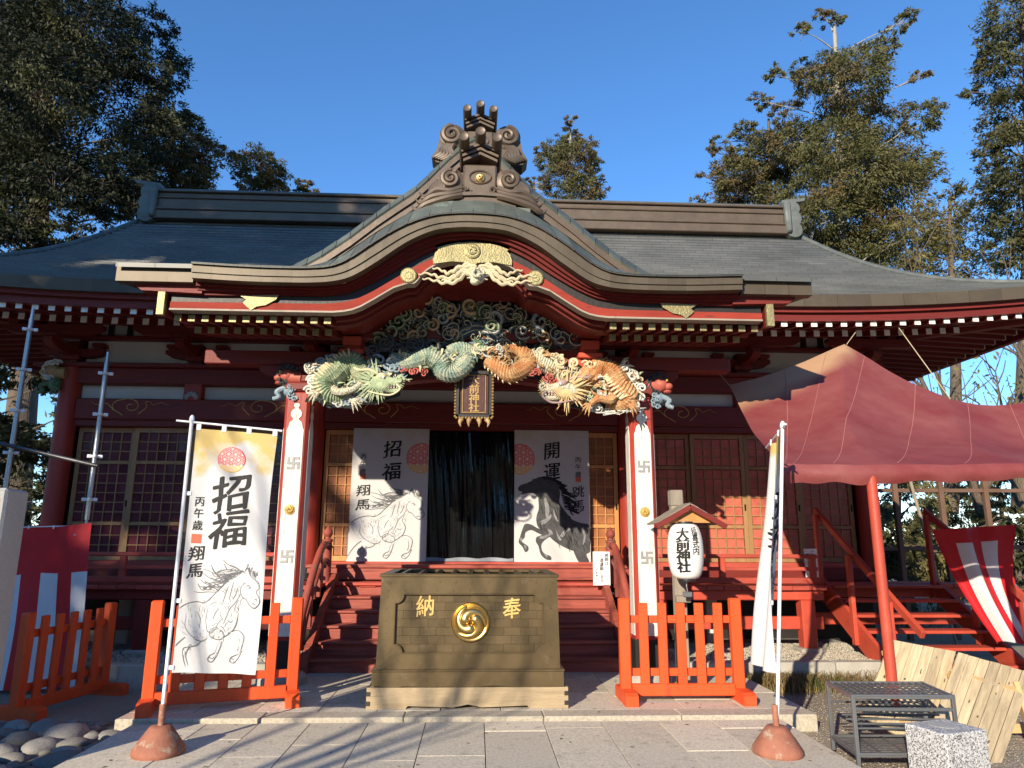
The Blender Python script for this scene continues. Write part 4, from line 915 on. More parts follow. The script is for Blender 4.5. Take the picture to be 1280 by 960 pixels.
mat('cream', (0.60, 0.52, 0.33), rough=0.85, var=0.2, vscale=14, wear_col=(0.45, 0.40, 0.28), wear_amt=0.35, wear_scale=14)
mat('cream_orange', (0.56, 0.40, 0.20), rough=0.85, var=0.25, vscale=14, wear_col=(0.60, 0.52, 0.35), wear_amt=0.4, wear_scale=12)
mat('pale_green', (0.36, 0.43, 0.26), rough=0.85, var=0.2, vscale=14, wear_col=(0.66, 0.62, 0.46), wear_amt=0.45, wear_scale=12)
mat('cloud_white', (0.54, 0.53, 0.47), rough=0.85, var=0.15, vscale=14, wear_col=(0.35, 0.40, 0.42), wear_amt=0.45, wear_scale=10)
mat('cloud_blue', (0.20, 0.27, 0.32), rough=0.6, var=0.2, vscale=14, wear_col=(0.55, 0.55, 0.50), wear_amt=0.4, wear_scale=12)
mat('carve_dark', (0.030, 0.036, 0.040), rough=0.5, var=0.3, vscale=12)
mat('carve_green', (0.09, 0.17, 0.085), rough=0.5, var=0.4, vscale=12)
mat('carve_tan', (0.34, 0.22, 0.10), rough=0.55, var=0.35, vscale=12)
mat('carve_blue', (0.06, 0.095, 0.12), rough=0.5, var=0.3, vscale=12)
mat('carve_edge', (0.48, 0.42, 0.30), rough=0.5, var=0.3, vscale=12)
mat('carve_red', (0.42, 0.10, 0.07), rough=0.55, var=0.25, vscale=12)
mat('mauve', (0.40, 0.27, 0.25), rough=0.6, var=0.2, vscale=12)

def scaly(pts, rad, y, n=12, seg=10, dy=None, amp=0.13):
    rad = [r_*1.16 for r_ in rad]
    P = spline([(p[0], y+(dy[i] if dy else 0), p[1]) for i, p in enumerate(pts)], seg)
    R0 = [interp(i/(len(P)-1), [(j/(len(rad)-1), r_) for j, r_ in enumerate(rad)]) for i in range(len(P))]
    mb = MB(); mb.tube(P, R0, n)
    k = len(P)
    for i in range(k):
        for j in range(n):
            if (i+j) % 2: p = Vector(mb.v[i*n+j]); mb.v[i*n+j] = tuple(p+(p-P[i])*amp)
    return mb, P, R0
def spines(mb, P, R0, side=1, h=0.035, every=3):
    for i in range(2, len(P)-2, every):
        t = (P[i+1]-P[i-1]).normalized(); nrm = Vector((-t.z, 0, t.x))*side
        b = P[i]+nrm*R0[i]*0.9; mb.tube([b, b+nrm*h*0.6+t*h*0.3, b+nrm*h+t*h*0.7], [0.012, 0.008, 0.002], 5)
def belly(mb, P, R0, i0, i1, side=-1):
    for i in range(i0, min(i1, len(P)-2), 2):
        t = (P[i+1]-P[i-1]).normalized(); nrm = Vector((-t.z, 0, t.x))*side; c = P[i]+nrm*R0[i]*0.35+Vector((0, -R0[i]*0.75, 0))
        mb.tube([c-nrm*R0[i]*0.75, c+Vector((0, -0.012, 0)), c+nrm*R0[i]*0.75], [0.010, 0.016, 0.010], 6)
def cloud(mb, x, z, y, s, rs, n=3):
    for k_ in range(n):
        a = rs.uniform(0, 2*PI); r0 = s*rs.uniform(0.5, 1.0); d = s*rs.uniform(0.2, 1.0)*(k_ > 0)
        swirl(mb, x+d*math.cos(a), z+d*0.7*math.sin(a), y-rs.uniform(0, 0.04), r0, rs.uniform(1.0, 1.7), rs.choice((-1, 1)), r0*0.26, 22, rs.uniform(0, 6.28))
def claw(mb, x, z, y, s, ang):
    for k_ in range(4):
        a = ang+(k_-1.5)*0.45; d = Vector((math.cos(a), 0, math.sin(a)))
        p0 = Vector((x, y, z)); mb.tube([p0, p0+d*s*0.5+Vector((0, -0.02, 0.008)), p0+d*s*0.85+Vector((0, -0.015, -0.01)), p0+d*s*1.1+Vector((0, 0, -0.03))], [s*0.16, s*0.14, s*0.09, s*0.01], 6)
def dragon_head(parent, x, z, y, s, S, skin, skin2, mane, seed):
    """s = +1 looks to the right"""
    rs = random.Random(seed); h = MB()
    def v(a, b, c=0.0): return Vector((x+s*a*S, y-c*S, z+b*S))
    h.ell(v(0, 0.03), (0.14*S, 0.12*S, 0.11*S), 12, 8); h.ell(v(-0.12, 0.0), (0.14*S, 0.11*S, 0.12*S), 10, 7)
    h.tube([v(-0.02, 0.03, 0.02), v(0.12, 0.02, 0.04), v(0.24, -0.01, 0.05), v(0.33, 0.0, 0.05), v(0.37, 0.03, 0.05)], [0.10*S, 0.085*S, 0.075*S, 0.08*S, 0.05*S], 10)
    h.tube([v(-0.10, -0.07, 0.03), v(0.05, -0.12, 0.05), v(0.20, -0.155, 0.06), v(0.30, -0.15, 0.06), v(0.35, -0.11, 0.06)], [0.06*S, 0.05*S, 0.042*S, 0.04*S, 0.02*S], 8)
    swirl(h, v(0.35, 0.0).x, v(0.35, 0.02).z, y-0.10*S, 0.075*S, 1.3, s, 0.022*S, 20)
    for c in (0.02, 0.12): h.ell(v(0.35, 0.055, c), (0.03*S, 0.03*S, 0.025*S), 8, 5)
    o = wobj('dragon_head', h, skin, parent, True)
    b = MB()
    for c in (0.10,): b.ell(v(0.05, 0.085, c), (0.085*S, 0.05*S, 0.055*S), 10, 6)
    b.ell(v(0.02, 0.10, 0.02), (0.10*S, 0.08*S, 0.06*S), 10, 6)
    wobj('brow', b, skin2, o, True)
    e = MB(); e.ell(v(0.09, 0.055, 0.135), (0.026*S, 0.02*S, 0.026*S), 10, 6); wobj('eye', e, 'white_paint', o, True)
    e = MB(); e.ell(v(0.098, 0.052, 0.152), (0.011*S, 0.008*S, 0.012*S), 8, 5); wobj('pupil', e, 'ink', o, True)
    t = MB()
    for k_ in range(6):
        for (zz, d) in ((-0.055, -1), (-0.115, 1)):
            p = v(0.08+0.045*k_, zz, 0.10); t.tube([p, p+Vector((0, 0, d*0.032*S))], [0.011*S, 0.002*S], 5)
    tag(wobj('teeth', t, 'white_paint', o), kind='stuff')
    g = MB(); g.tube([v(0.0, -0.09, 0.06), v(0.14, -0.105, 0.08), v(0.26, -0.09, 0.09)], [0.035*S, 0.03*S, 0.008*S], 6, flat=0.5); wobj('tongue', g, 'carve_red', o, True)
    m_ = MB()
    for k_ in range(34):                                   # mane and beard spikes
        a = PI*0.50+PI*1.15*k_/33; ln = rs.uniform(0.16, 0.30); a0 = v(-0.02+0.12*math.cos(a), 0.0+0.11*math.sin(a), rs.uniform(0.02, 0.12))
        d = Vector((s*math.cos(a), rs.uniform(-0.35, 0.05), math.sin(a))); up = Vector((0, 0, rs.uniform(-0.05, 0.05)))
        m_.tube([a0, a0+d*ln*S*0.5+up*S, a0+d*ln*S+up*2.2*S], [0.024*S, 0.017*S, 0.002*S], 5)
    for k_ in range(16):
        a = -PI*0.75+PI*0.62*k_/15; a0 = v(0.02+0.06*math.cos(a), 0.02+0.05*math.sin(a), 0.13); d = Vector((s*math.cos(a), -0.15, math.sin(a)))
        m_.tube([a0, a0+d*0.10*S, a0+d*0.17*S], [0.013*S, 0.011*S, 0.002*S], 5)
    for k_ in range(9):
        a = -PI*0.4+PI*0.8*k_/8; a0 = v(0.33, 0.0, 0.06); d = Vector((s*math.cos(a)*0.5, -0.3, math.sin(a)))
        m_.tube([a0, a0+d*0.10*S, a0+d*0.15*S+Vector((s*0.02, 0, 0))], [0.012*S, 0.010*S, 0.002*S], 5)
    tag(wobj('mane', m_, mane, o, True), kind='stuff')
    hn = MB()
    for (dz, c) in ((0.12, 0.08), (0.15, -0.02)): hn.tube(spline([v(-0.02, dz, c), v(-0.16, dz+0.06, c+0.02), v(-0.32, dz+0.05, c+0.04), v(-0.42, dz+0.10, c+0.02)], 5), [0.026*S]*8+[0.020*S]*4+[0.014*S, 0.010*S, 0.007*S, 0.004*S], 7)
    tag(wobj('horn', hn, skin2, o, True), kind='stuff')
    wk = MB(); wk.tube(spline([v(0.30, -0.05, 0.10), v(0.36, -0.14, 0.14), v(0.22, -0.24, 0.16), v(0.0, -0.22, 0.14), v(-0.22, -0.15, 0.10)], 7), [0.016*S]*20+[0.012*S]*5+[0.008*S, 0.006*S, 0.004*S, 0.002*S], 7)
    wobj('whisker', wk, skin2, o, True)
    return o
YD = 7.26
# green dragon on the left
mb, P, R0 = scaly([(-1.023,3.070),(-1.143,3.170),(-1.240,3.289),(-1.344,3.236),(-1.421,3.132),(-1.498,3.046),(-1.459,2.945),(-1.351,2.905),(-1.212,2.915)], [0.075, 0.09, 0.095, 0.10, 0.105, 0.10, 0.085, 0.07, 0.045], YD, dy=[-.06, 0, .03, .0, -.04, -.06, -.05, -.02, 0])
dg = tag(wobj('carved_dragon', mb, 'scale_green', hall), 'pale green carved dragon coiled at the left porch pillar')
q = MB(); spines(q, P, R0, 1, 0.05); tag(wobj('back_fin', q, 'pale_green', dg), kind='stuff')
q = MB(); belly(q, P, R0, 22, 60, -1); belly(q, P, R0, 22, 60, 0.2); tag(wobj('belly_plates', q, 'cream', dg, True), kind='stuff')
dragon_head(dg, *[*(-0.941,3.047)], 7.14, 1, 0.62, 'pale_green', 'cream', 'pale_green', 1)
q = MB(); q.tube(spline([(-1.451,7.200,3.017), (-1.350,7.120,2.935), (-1.204,7.100,2.958), (-1.114,7.120,3.038)], 5), [0.05, 0.05, 0.05, 0.045, 0.045, 0.04, 0.04, 0.04, 0.035, 0.035, 0.03, 0.03, 0.03, 0.03, 0.03, 0.03], 8); claw(q, (-1.537,7.100,2.912)[0], (-1.537,7.100,2.912)[2], 7.1, 0.10, 3.5); claw(q, (-1.198,7.100,2.851)[0], (-1.198,7.100,2.851)[2], 7.1, 0.10, 5.6); wobj('foreleg', q, 'scale_cream', dg, True)
# tail of the green dragon, knotted in the middle
mb, P, R0 = scaly([(-0.844,3.347),(-0.725,3.272),(-0.584,3.300),(-0.451,3.337),(-0.332,3.270),(-0.272,3.176),(-0.155,3.186),(-0.057,3.309),(-0.134,3.412),(-0.251,3.384),(-0.317,3.304)], [0.05, 0.06, 0.075, 0.08, 0.085, 0.085, 0.08, 0.08, 0.07, 0.055, 0.03], YD, dy=[0, -.02, -.04, -.05, -.07, -.08, -.06, -.02, 0.02, 0.04, .04])
t1 = wobj('dragon_tail', mb, 'scale_teal', dg); q = MB(); spines(q, P, R0, 1, 0.035); tag(wobj('tail_fin', q, 'cream', t1), kind='stuff')
mb, P, R0 = scaly([(-0.252,3.410),(-0.127,3.447),(0.000,3.414),(0.118,3.434),(0.220,3.383)], [0.05, 0.06, 0.065, 0.06, 0.03], YD); wobj('dragon_tail', mb, 'scale_teal', dg)
# orange dragon on the right
mb, P, R0 = scaly([(1.065,3.050),(1.184,3.121),(1.280,3.209),(1.391,3.254),(1.492,3.178),(1.548,3.057),(1.638,2.938),(1.552,2.869),(1.417,2.893)], [0.075, 0.09, 0.095, 0.10, 0.10, 0.105, 0.085, 0.07, 0.045], YD, dy=[-.06, -.02, .02, .02, -.02, -.06, -.06, -.03, 0])
do = tag(wobj('carved_dragon', mb, 'scale_orange', hall), 'orange carved dragon coiled at the right porch pillar')
q = MB(); spines(q, P, R0, -1, 0.05); spines(q, P, R0, 1, 0.04, 4); tag(wobj('back_fin', q, 'cream', do), kind='stuff')
q = MB(); belly(q, P, R0, 36, 62, -1); belly(q, P, R0, 36, 62, 0.3); tag(wobj('belly_plates', q, 'cream', do, True), kind='stuff')
dragon_head(do, *[*(0.966,3.000)], 7.14, -1, 0.66, 'scale_cream', 'mauve', 'cream_orange', 2)
q = MB(); q.tube(spline([(1.526,7.200,2.993), (1.425,7.120,2.891), (1.306,7.100,2.902), (1.222,7.100,2.843)], 5), [0.05]*6+[0.04]*6+[0.03]*4, 8); claw(q, (1.619,7.100,2.840)[0], (1.619,7.100,2.840)[2], 7.1, 0.10, 5.8); claw(q, (1.222,7.100,2.835)[0], (1.222,7.100,2.835)[2], 7.1, 0.09, 3.8); wobj('foreleg', q, 'scale_orange', do, True)
mb, P, R0 = scaly([(0.154,3.312),(0.272,3.228),(0.391,3.160),(0.508,3.214),(0.610,3.320),(0.491,3.423),(0.338,3.420),(0.186,3.400)], [0.045, 0.06, 0.07, 0.075, 0.075, 0.07, 0.06, 0.03], YD, dy=[-.05, -.08, -.08, -.05, -.02, .02, .04, .04])
t1 = wobj('dragon_tail', mb, 'scale_orange', do); q = MB(); spines(q, P, R0, -1, 0.035); tag(wobj('tail_fin', q, 'cream', t1), kind='stuff')
mb, P, R0 = scaly([(0.525,3.353),(0.661,3.356),(0.779,3.288),(0.880,3.203),(0.964,3.135)], [0.055, 0.07, 0.07, 0.06, 0.04], YD); t2 = wobj('dragon_tail', mb, 'scale_cream', do); q = MB(); spines(q, P, R0, 1, 0.04); tag(wobj('tail_fin', q, 'pale_green', t2), kind='stuff')
# clouds and waves about the dragons
for (parent, pts, m_, sd, sz) in ((dg, [(-1.655,3.196),(-1.631,3.078),(-1.608,2.977),(-1.554,2.893),(-1.389,2.854),(-1.177,2.865)], 'cloud_white', 1, 0.060), (dg, [(-1.551,3.242),(-1.486,3.269),(-0.853,3.253),(-0.768,3.203),(-1.004,3.277)], 'cloud_blue', 2, 0.07), (do, [(1.596,3.249),(1.697,3.181),(1.727,3.060),(1.740,2.940),(1.670,2.853),(1.314,2.814)], 'cloud_white', 3, 0.065), (do, [(0.937,3.300),(1.073,3.285),(1.193,3.287),(0.852,3.369)], 'cream', 4, 0.07), (dg, [(-1.018,3.388),(-0.918,3.424),(-0.766,3.427),(-0.630,3.429),(-0.478,3.450)], 'carve_dark', 5, 0.09), (do, [(0.668,3.188),(0.805,3.155),(0.856,3.103)], 'carve_red', 6, 0.06), (dg, [(-0.684,3.204),(-0.584,3.189),(-0.483,3.190)], 'carve_red', 7, 0.05)):
    rs = random.Random(sd); q = MB()
    for (x, z) in pts: cloud(q, x, z, 7.22, sz, rs, 3)
    tag(wobj('carved_clouds', q, m_, parent, True), kind='stuff')
for (parent, pts, sd) in ((dg, [(-1.603,2.883),(-1.435,2.818),(-1.230,2.821),(-1.051,2.849)], 3), (do, [(1.287,2.804),(1.439,2.789),(1.592,2.808),(1.695,2.827)], 4)):
    q = MB(); rs = random.Random(sd)
    for (x, z) in pts:
        for k_ in range(5): q.tube([(x+rs.uniform(-.05,.05), 7.25, z), (x+rs.uniform(-.08,.08), 7.2, z-rs.uniform(0, .04)), (x+rs.uniform(-.13,.13), 7.17, z-rs.uniform(-.02, .05))], [0.016, 0.012, 0.002], 5)
    tag(wobj('carved_foam', q, 'carve_dark' if sd == 3 else 'cloud_white', parent), kind='stuff')
for (parent, poly) in ((dg, [(-1.701,3.242),(-1.522,3.314),(-1.231,3.372),(-0.938,3.447),(-0.515,3.490),(-0.131,3.515),(0.187,3.502),(0.189,3.343),(-0.082,3.180),(-0.284,3.142),(-0.506,3.191),(-0.757,3.135),(-0.750,2.962),(-0.997,2.873),(-1.329,2.852),(-1.621,2.899)]), (do, [(0.187,3.502),(0.515,3.490),(0.860,3.425),(1.206,3.342),(1.553,3.312),(1.777,3.245),(1.782,2.859),(1.454,2.821),(1.112,2.850),(0.857,2.916),(0.858,3.125),(0.601,3.191),(0.345,3.152),(0.190,3.272)])):
    q = MB(); q.prism(poly, 7.40, 7.43); wobj('carving_gap_shade', q, 'carve_dark', parent)  # dark backing added so the gaps between carvings read as deep shadow
# scrollwork that fills the ground behind the two dragons
for (parent, pts, mm, sd) in ((dg, [(-1.622,3.181),(-1.565,3.062),(-1.507,2.927),(-1.426,3.236),(-1.380,3.014),(-1.304,3.152),(-1.246,2.981),(-1.167,3.068),(-1.111,2.932),(-1.074,3.225),(-0.946,2.969),(-0.871,3.159),(-1.005,3.157),(-0.768,3.091),(-0.824,3.246),(-1.207,2.880)], ('pale_green', 'cloud_white', 'scale_cream', 'cloud_blue'), 31), (do, [(1.731,3.165),(1.675,3.024),(1.586,2.936),(1.630,3.269),(1.500,2.917),(1.452,3.056),(1.365,2.985),(1.299,3.088),(1.261,2.931),(1.181,3.209),(1.143,2.999),(1.074,2.929),(0.957,3.188),(0.888,3.082),(0.853,2.960),(1.386,3.177)], ('cream', 'cloud_white', 'scale_orange', 'pale_green'), 32), (dg, [(-0.711,3.323),(-0.590,3.237),(-0.472,3.257),(-0.357,3.381),(-0.203,3.331),(-0.100,3.263),(0.000,3.387),(0.084,3.477),(-0.679,3.376)], ('scale_green', 'cloud_blue', 'cream', 'carve_green'), 33), (do, [(0.223,3.303),(0.325,3.393),(0.428,3.289),(0.548,3.309),(0.668,3.275),(0.737,3.400),(0.806,3.260),(0.137,3.407)], ('scale_orange', 'cream', 'carve_tan', 'cloud_white'), 34)):
    rs = random.Random(sd); qs = {m_: MB() for m_ in mm}
    for (x, z) in pts:
        for k_ in range(4): cloud(qs[rs.choice(mm)], x+rs.uniform(-.05,.05), z+rs.uniform(-.04,.04), 7.32-rs.uniform(0, .10), rs.uniform(0.035, 0.065), rs, 2)
        for k_ in range(7):
            a = rs.uniform(0, 2*PI); L = rs.uniform(0.06, 0.14); p = Vector((x+rs.uniform(-.06,.06), 7.27-rs.uniform(0, .10), z+rs.uniform(-.05,.05))); d = Vector((math.cos(a), -0.3, math.sin(a)*0.7)); n_ = Vector((-d.z, 0, d.x))
            qs[rs.choice(mm)].tube([p, p+d*L*0.5+n_*L*0.15, p+d*L], [0.017, 0.013, 0.002], 5)
    for m_, q in qs.items():
        if q.v: tag(wobj('carved_scrollwork', q, m_, parent, True), kind='stuff')
# lion heads on the outer side of the porch pillars and at the hall corner
def nosing(x, z, y, s, S, cols, seed):
    rs = random.Random(seed); h = MB()
    h.ell((x, y, z+0.05*S), (0.11*S, 0.11*S, 0.10*S), 12, 8); h.ell((x+s*0.10*S, y-0.02*S, z+0.02*S), (0.07*S, 0.08*S, 0.055*S), 10, 6); h.ell((x+s*0.09*S, y-0.02*S, z-0.055*S), (0.06*S, 0.07*S, 0.028*S), 10, 6)
    h.tube([(x-s*0.2*S, y, z+0.02*S), (x, y, z+0.03*S)], [0.09*S, 0.09*S], 10)
    o = wobj('lion_carving', h, cols[0], hall, True)
    q = MB()
    for k_ in range(9): a = PI*0.35+k_*0.42; swirl(q, x-s*0.04*S+0.13*S*math.cos(a), z+0.05*S+0.12*S*math.sin(a), y-0.06*S, 0.045*S, 1.2, rs.choice((-1, 1)), 0.017*S, 16)
    tag(wobj('curled_mane', q, cols[1], o, True), kind='stuff')
    q = MB(); q.ell((x-s*0.05*S, y, z-0.14*S), (0.10*S, 0.09*S, 0.10*S), 10, 7); q.tube(spline([(x, y-0.04*S, z-0.12*S), (x+s*0.10*S, y-0.06*S, z-0.18*S), (x+s*0.07*S, y-0.06*S, z-0.25*S), (x+s*0.15*S, y-0.06*S, z-0.28*S)], 4), [0.038*S]*6+[0.03*S]*7, 8)
    for k_ in range(5): swirl(q, x-s*0.10*S+rs.uniform(-.05,.05)*S, z-(0.12+0.04*k_)*S, y-0.07*S, 0.04*S, 1.2, rs.choice((-1, 1)), 0.015*S, 14)
    wobj('foreleg', q, cols[2], o, True)
    q = MB()
    for c in (-0.045, 0.045): q.ell((x+s*0.07*S, y-0.05*S+c*S, z+0.09*S), (0.02*S, 0.02*S, 0.02*S), 8, 5)
    tag(wobj('eyes', q, 'gold_paint', o, True), kind='stuff')
nosing(*(-1.948,3.121), 7.42, -1, 0.78, ('carve_red', 'carve_dark', 'cloud_blue'), 3)
nosing(*(2.038,3.086), 7.42, 1, 0.78, ('carve_red', 'carve_dark', 'cloud_blue'), 4)
nosing(*(-5.775,3.665), 9.8, -1, 0.95, ('carve_tan', 'cloud_white', 'carve_green'), 5)
nosing(5.92, 3.66, 9.8, 1, 0.95, ('carve_tan', 'cloud_white', 'carve_green'), 6)
# the dark relief panel of waves, clouds and peonies under the wave gable
OUT = [(-1.166,3.518),(-1.153,3.788),(-0.969,3.937),(-0.757,4.071),(-0.454,4.188),(0.074,4.256),(0.607,4.193),(0.918,4.088),(1.157,3.944),(1.350,3.782),(1.380,3.527)]
q = MB(); q.prism(OUT, 7.50, 7.56); rel = wobj('relief_panel', q, 'carve_dark', hall)
def inside(x, z, poly):
    c = False
    for (x1, z1), (x2, z2) in zip(poly, poly[1:]+poly[:1]):
        if (z1 > z) != (z2 > z) and x < (x2-x1)*(z-z1)/(z2-z1)+x1: c = not c
    return c
rs = random.Random(17); groups = {m_: MB() for m_ in ('carve_blue', 'carve_green', 'carve_tan', 'carve_dark', 'carve_edge', 'carve_red', 'cloud_blue')}
for k_ in range(260):
    x, z = rs.uniform(-1.15, 1.25), rs.uniform(3.2, 4.0)
    if inside(x, z, OUT):
        a_, b_ = rs.uniform(0.05, 0.11), rs.uniform(0.03, 0.06); groups[rs.choice(('carve_blue', 'carve_green', 'carve_tan', 'carve_blue', 'cloud_blue', 'carve_dark'))].ell((x, 7.49, z), (a_, 0.05, b_), 9, 6)
        groups['carve_edge'].tube([(x+a_*1.02*math.cos(t), 7.475, z+b_*1.02*math.sin(t)) for t in np.linspace(rs.uniform(0, 2), rs.uniform(4, 6), 12)], 0.0045, 4)
for k_ in range(300):
    x, z = rs.uniform(-1.12, 1.22), rs.uniform(3.2, 4.0)
    if not inside(x, z, OUT): continue
    m_ = rs.choice(('carve_blue', 'carve_blue', 'carve_green', 'carve_green', 'carve_tan', 'carve_dark', 'carve_dark', 'cloud_blue'))
    r0 = rs.uniform(0.04, 0.10); tn = rs.uniform(0.9, 1.6); sg = rs.choice((-1, 1)); st = rs.uniform(0, 6.28); y = 7.42-rs.uniform(0, 0.14)
    swirl(groups[m_], x, z, y, r0, tn, sg, r0*0.26, 22, st); swirl(groups['carve_edge'], x, z, y-r0*0.24, r0*1.03, tn, sg, 0.0050, 22, st)
for k_ in range(110):
    x, z = rs.uniform(-1.12, 1.22), rs.uniform(3.2, 4.0)
    if inside(x, z, OUT): groups[rs.choice(('carve_edge', 'carve_tan', 'carve_red', 'carve_green'))].ell((x, 7.38-rs.uniform(0, .05), z), (0.018, 0.018, 0.018), 7, 5)
for k_ in range(5):
    z = 3.60+0.025*k_; groups['carve_edge' if k_ % 2 else 'carve_blue'].tube(spline([(-0.38+0.05+0.03*k_, 7.36, z-0.10), (-0.18+0.05, 7.34, z-0.02), (0.05, 7.33, z+0.05), (0.28, 7.34, z-0.02), (0.48-0.03*k_, 7.36, z-0.10)], 6), 0.011 if k_ % 2 else 0.02, 6)
for k_ in range(9):                                          # cranes' wing feathers on the right half
    a = 0.15+0.03*k_; groups['cloud_blue' if k_ % 3 else 'carve_red'].tube(spline([(0.62+0.02*k_, 7.36, 3.44-0.012*k_), (0.82+0.02*k_, 7.33, 3.43-0.02*k_), (1.02+0.01*k_, 7.33, 3.37-0.022*k_)], 5), [0.012]*6+[0.010, 0.008, 0.006, 0.004, 0.002], 6)
for m_, q in groups.items():
    if q.v: tag(wobj('relief_scrolls', q, m_, rel, True), kind='stuff')
# cream phoenix pendant under the gilt plate
q = MB()
for s in (-1, 1):
    for (pts) in ([(0.02, 4.02), (0.10, 4.05), (0.20, 4.00), (0.28, 3.955), (0.34, 3.985), (0.43, 4.01)], [(0.03, 4.0), (0.14, 3.985), (0.24, 3.915), (0.36, 3.915), (0.44, 3.945), (0.56, 3.945)], [(0.03, 3.97), (0.12, 3.95), (0.20, 3.875), (0.32, 3.86), (0.42, 3.885), (0.52, 3.90)], [(0.04, 3.99), (0.17, 3.965), (0.25, 3.89), (0.34, 3.885)], [(0.03, 4.0), (0.12, 3.96), (0.17, 3.88)], [(0.05, 4.03), (0.18, 4.02), (0.26, 3.97)]):
        sp_ = spline([(0.05+s*x, 6.40, z) for x, z in pts], 6); n_ = len(sp_); wv = [p+Vector((0, 0, 0.010*math.sin(i*1.25))) for i, p in enumerate(sp_)]
        q.tube(wv, [0.022*(1-0.75*(i/n_)**2) for i in range(n_)], 7)
ph = wobj('phoenix_pendant', q, 'cream', porch, True)
q = MB(); q.ell((0.05, 6.36, 3.91), (0.075, 0.05, 0.07), 12, 8); swirl(q, 0.05, 3.92, 6.30, 0.06, 1.3, 1, 0.018, 18); q.ell((0.03, 6.34, 3.86), (0.05, 0.04, 0.04), 10, 6)
for k_ in range(9): a = -0.3+k_*0.45; q.tube([(0.05+0.05*math.cos(a), 6.36, 3.91+0.05*math.sin(a)), (0.05+0.10*math.cos(a), 6.35, 3.91+0.09*math.sin(a))], [0.018, 0.006], 6)
wobj('phoenix_body', q, 'scale_cream', ph, True)

# ================================================================ lettering
_gl = {}
def glyph(ch, bold=0.0):
    key = ch
    if key in _gl: return _gl[key]
    c = bpy.data.curves.new('lettering', 'FONT'); c.body = ch; c.size = 1; c.resolution_u = 4; c.fill_mode = 'FRONT'
    o = bpy.data.objects.new('lettering', c); COL.objects.link(o); bpy.context.view_layer.update()
    dg_ = bpy.context.evaluated_depsgraph_get(); ev = o.evaluated_get(dg_); m = ev.to_mesh()
    V = np.array([(v.co.x, v.co.y) for v in m.vertices]); F = [list(p.vertices) for p in m.polygons]
    ev.to_mesh_clear(); COL.objects.unlink(o); bpy.data.objects.remove(o); bpy.data.curves.remove(c)
    V[:, 0] -= 0.5; V[:, 1] -= 0.38
    _gl[key] = (V, F); return _gl[key]
def put_glyph(mb, ch, fn, u, v, w_, h_, bold=0.0, brush=0.0, seed=0, mi=0):
    """fn(u, v) maps print coordinates to a point on the surface; the glyph is centred at u, v"""
    V, F = glyph(ch, bold); pts = []
    for (x, y) in V:
        if brush:
            n1 = noise.noise(Vector((x*3.1+seed, y*3.1, seed*1.7))); n2 = noise.noise(Vector((x*3.1+9+seed, y*3.1, seed*2.3)))
            y2 = y+0.16*brush*x-0.10*brush*x*x+0.05*brush*n1; x2 = x+0.05*brush*n2+0.04*brush*y
            x, y = x2, y2
        pts.append((x, y))
    offs = [(0, 0)] if not bold else [(0, 0), (bold, 0), (-bold, 0), (0, bold*0.6), (0, -bold*0.6)]
    for k_, (ox, oy) in enumerate(offs):
        mb.add([fn(u+(x+ox)*w_, v+(y+oy)*h_, k_) for x, y in pts], F, mi)
def flat_fn(x0, z0, y): return lambda u, v, k=0: (x0+u, y-0.0004*k, z0+v)
from mathutils.geometry import tessellate_polygon
def fill(mb, pts, g, mi=0):
    tri = tessellate_polygon([[Vector((x, y, 0)) for x, y in pts]]); mb.add([g(*p) for p in pts], [list(t_) for t_ in tri], mi)

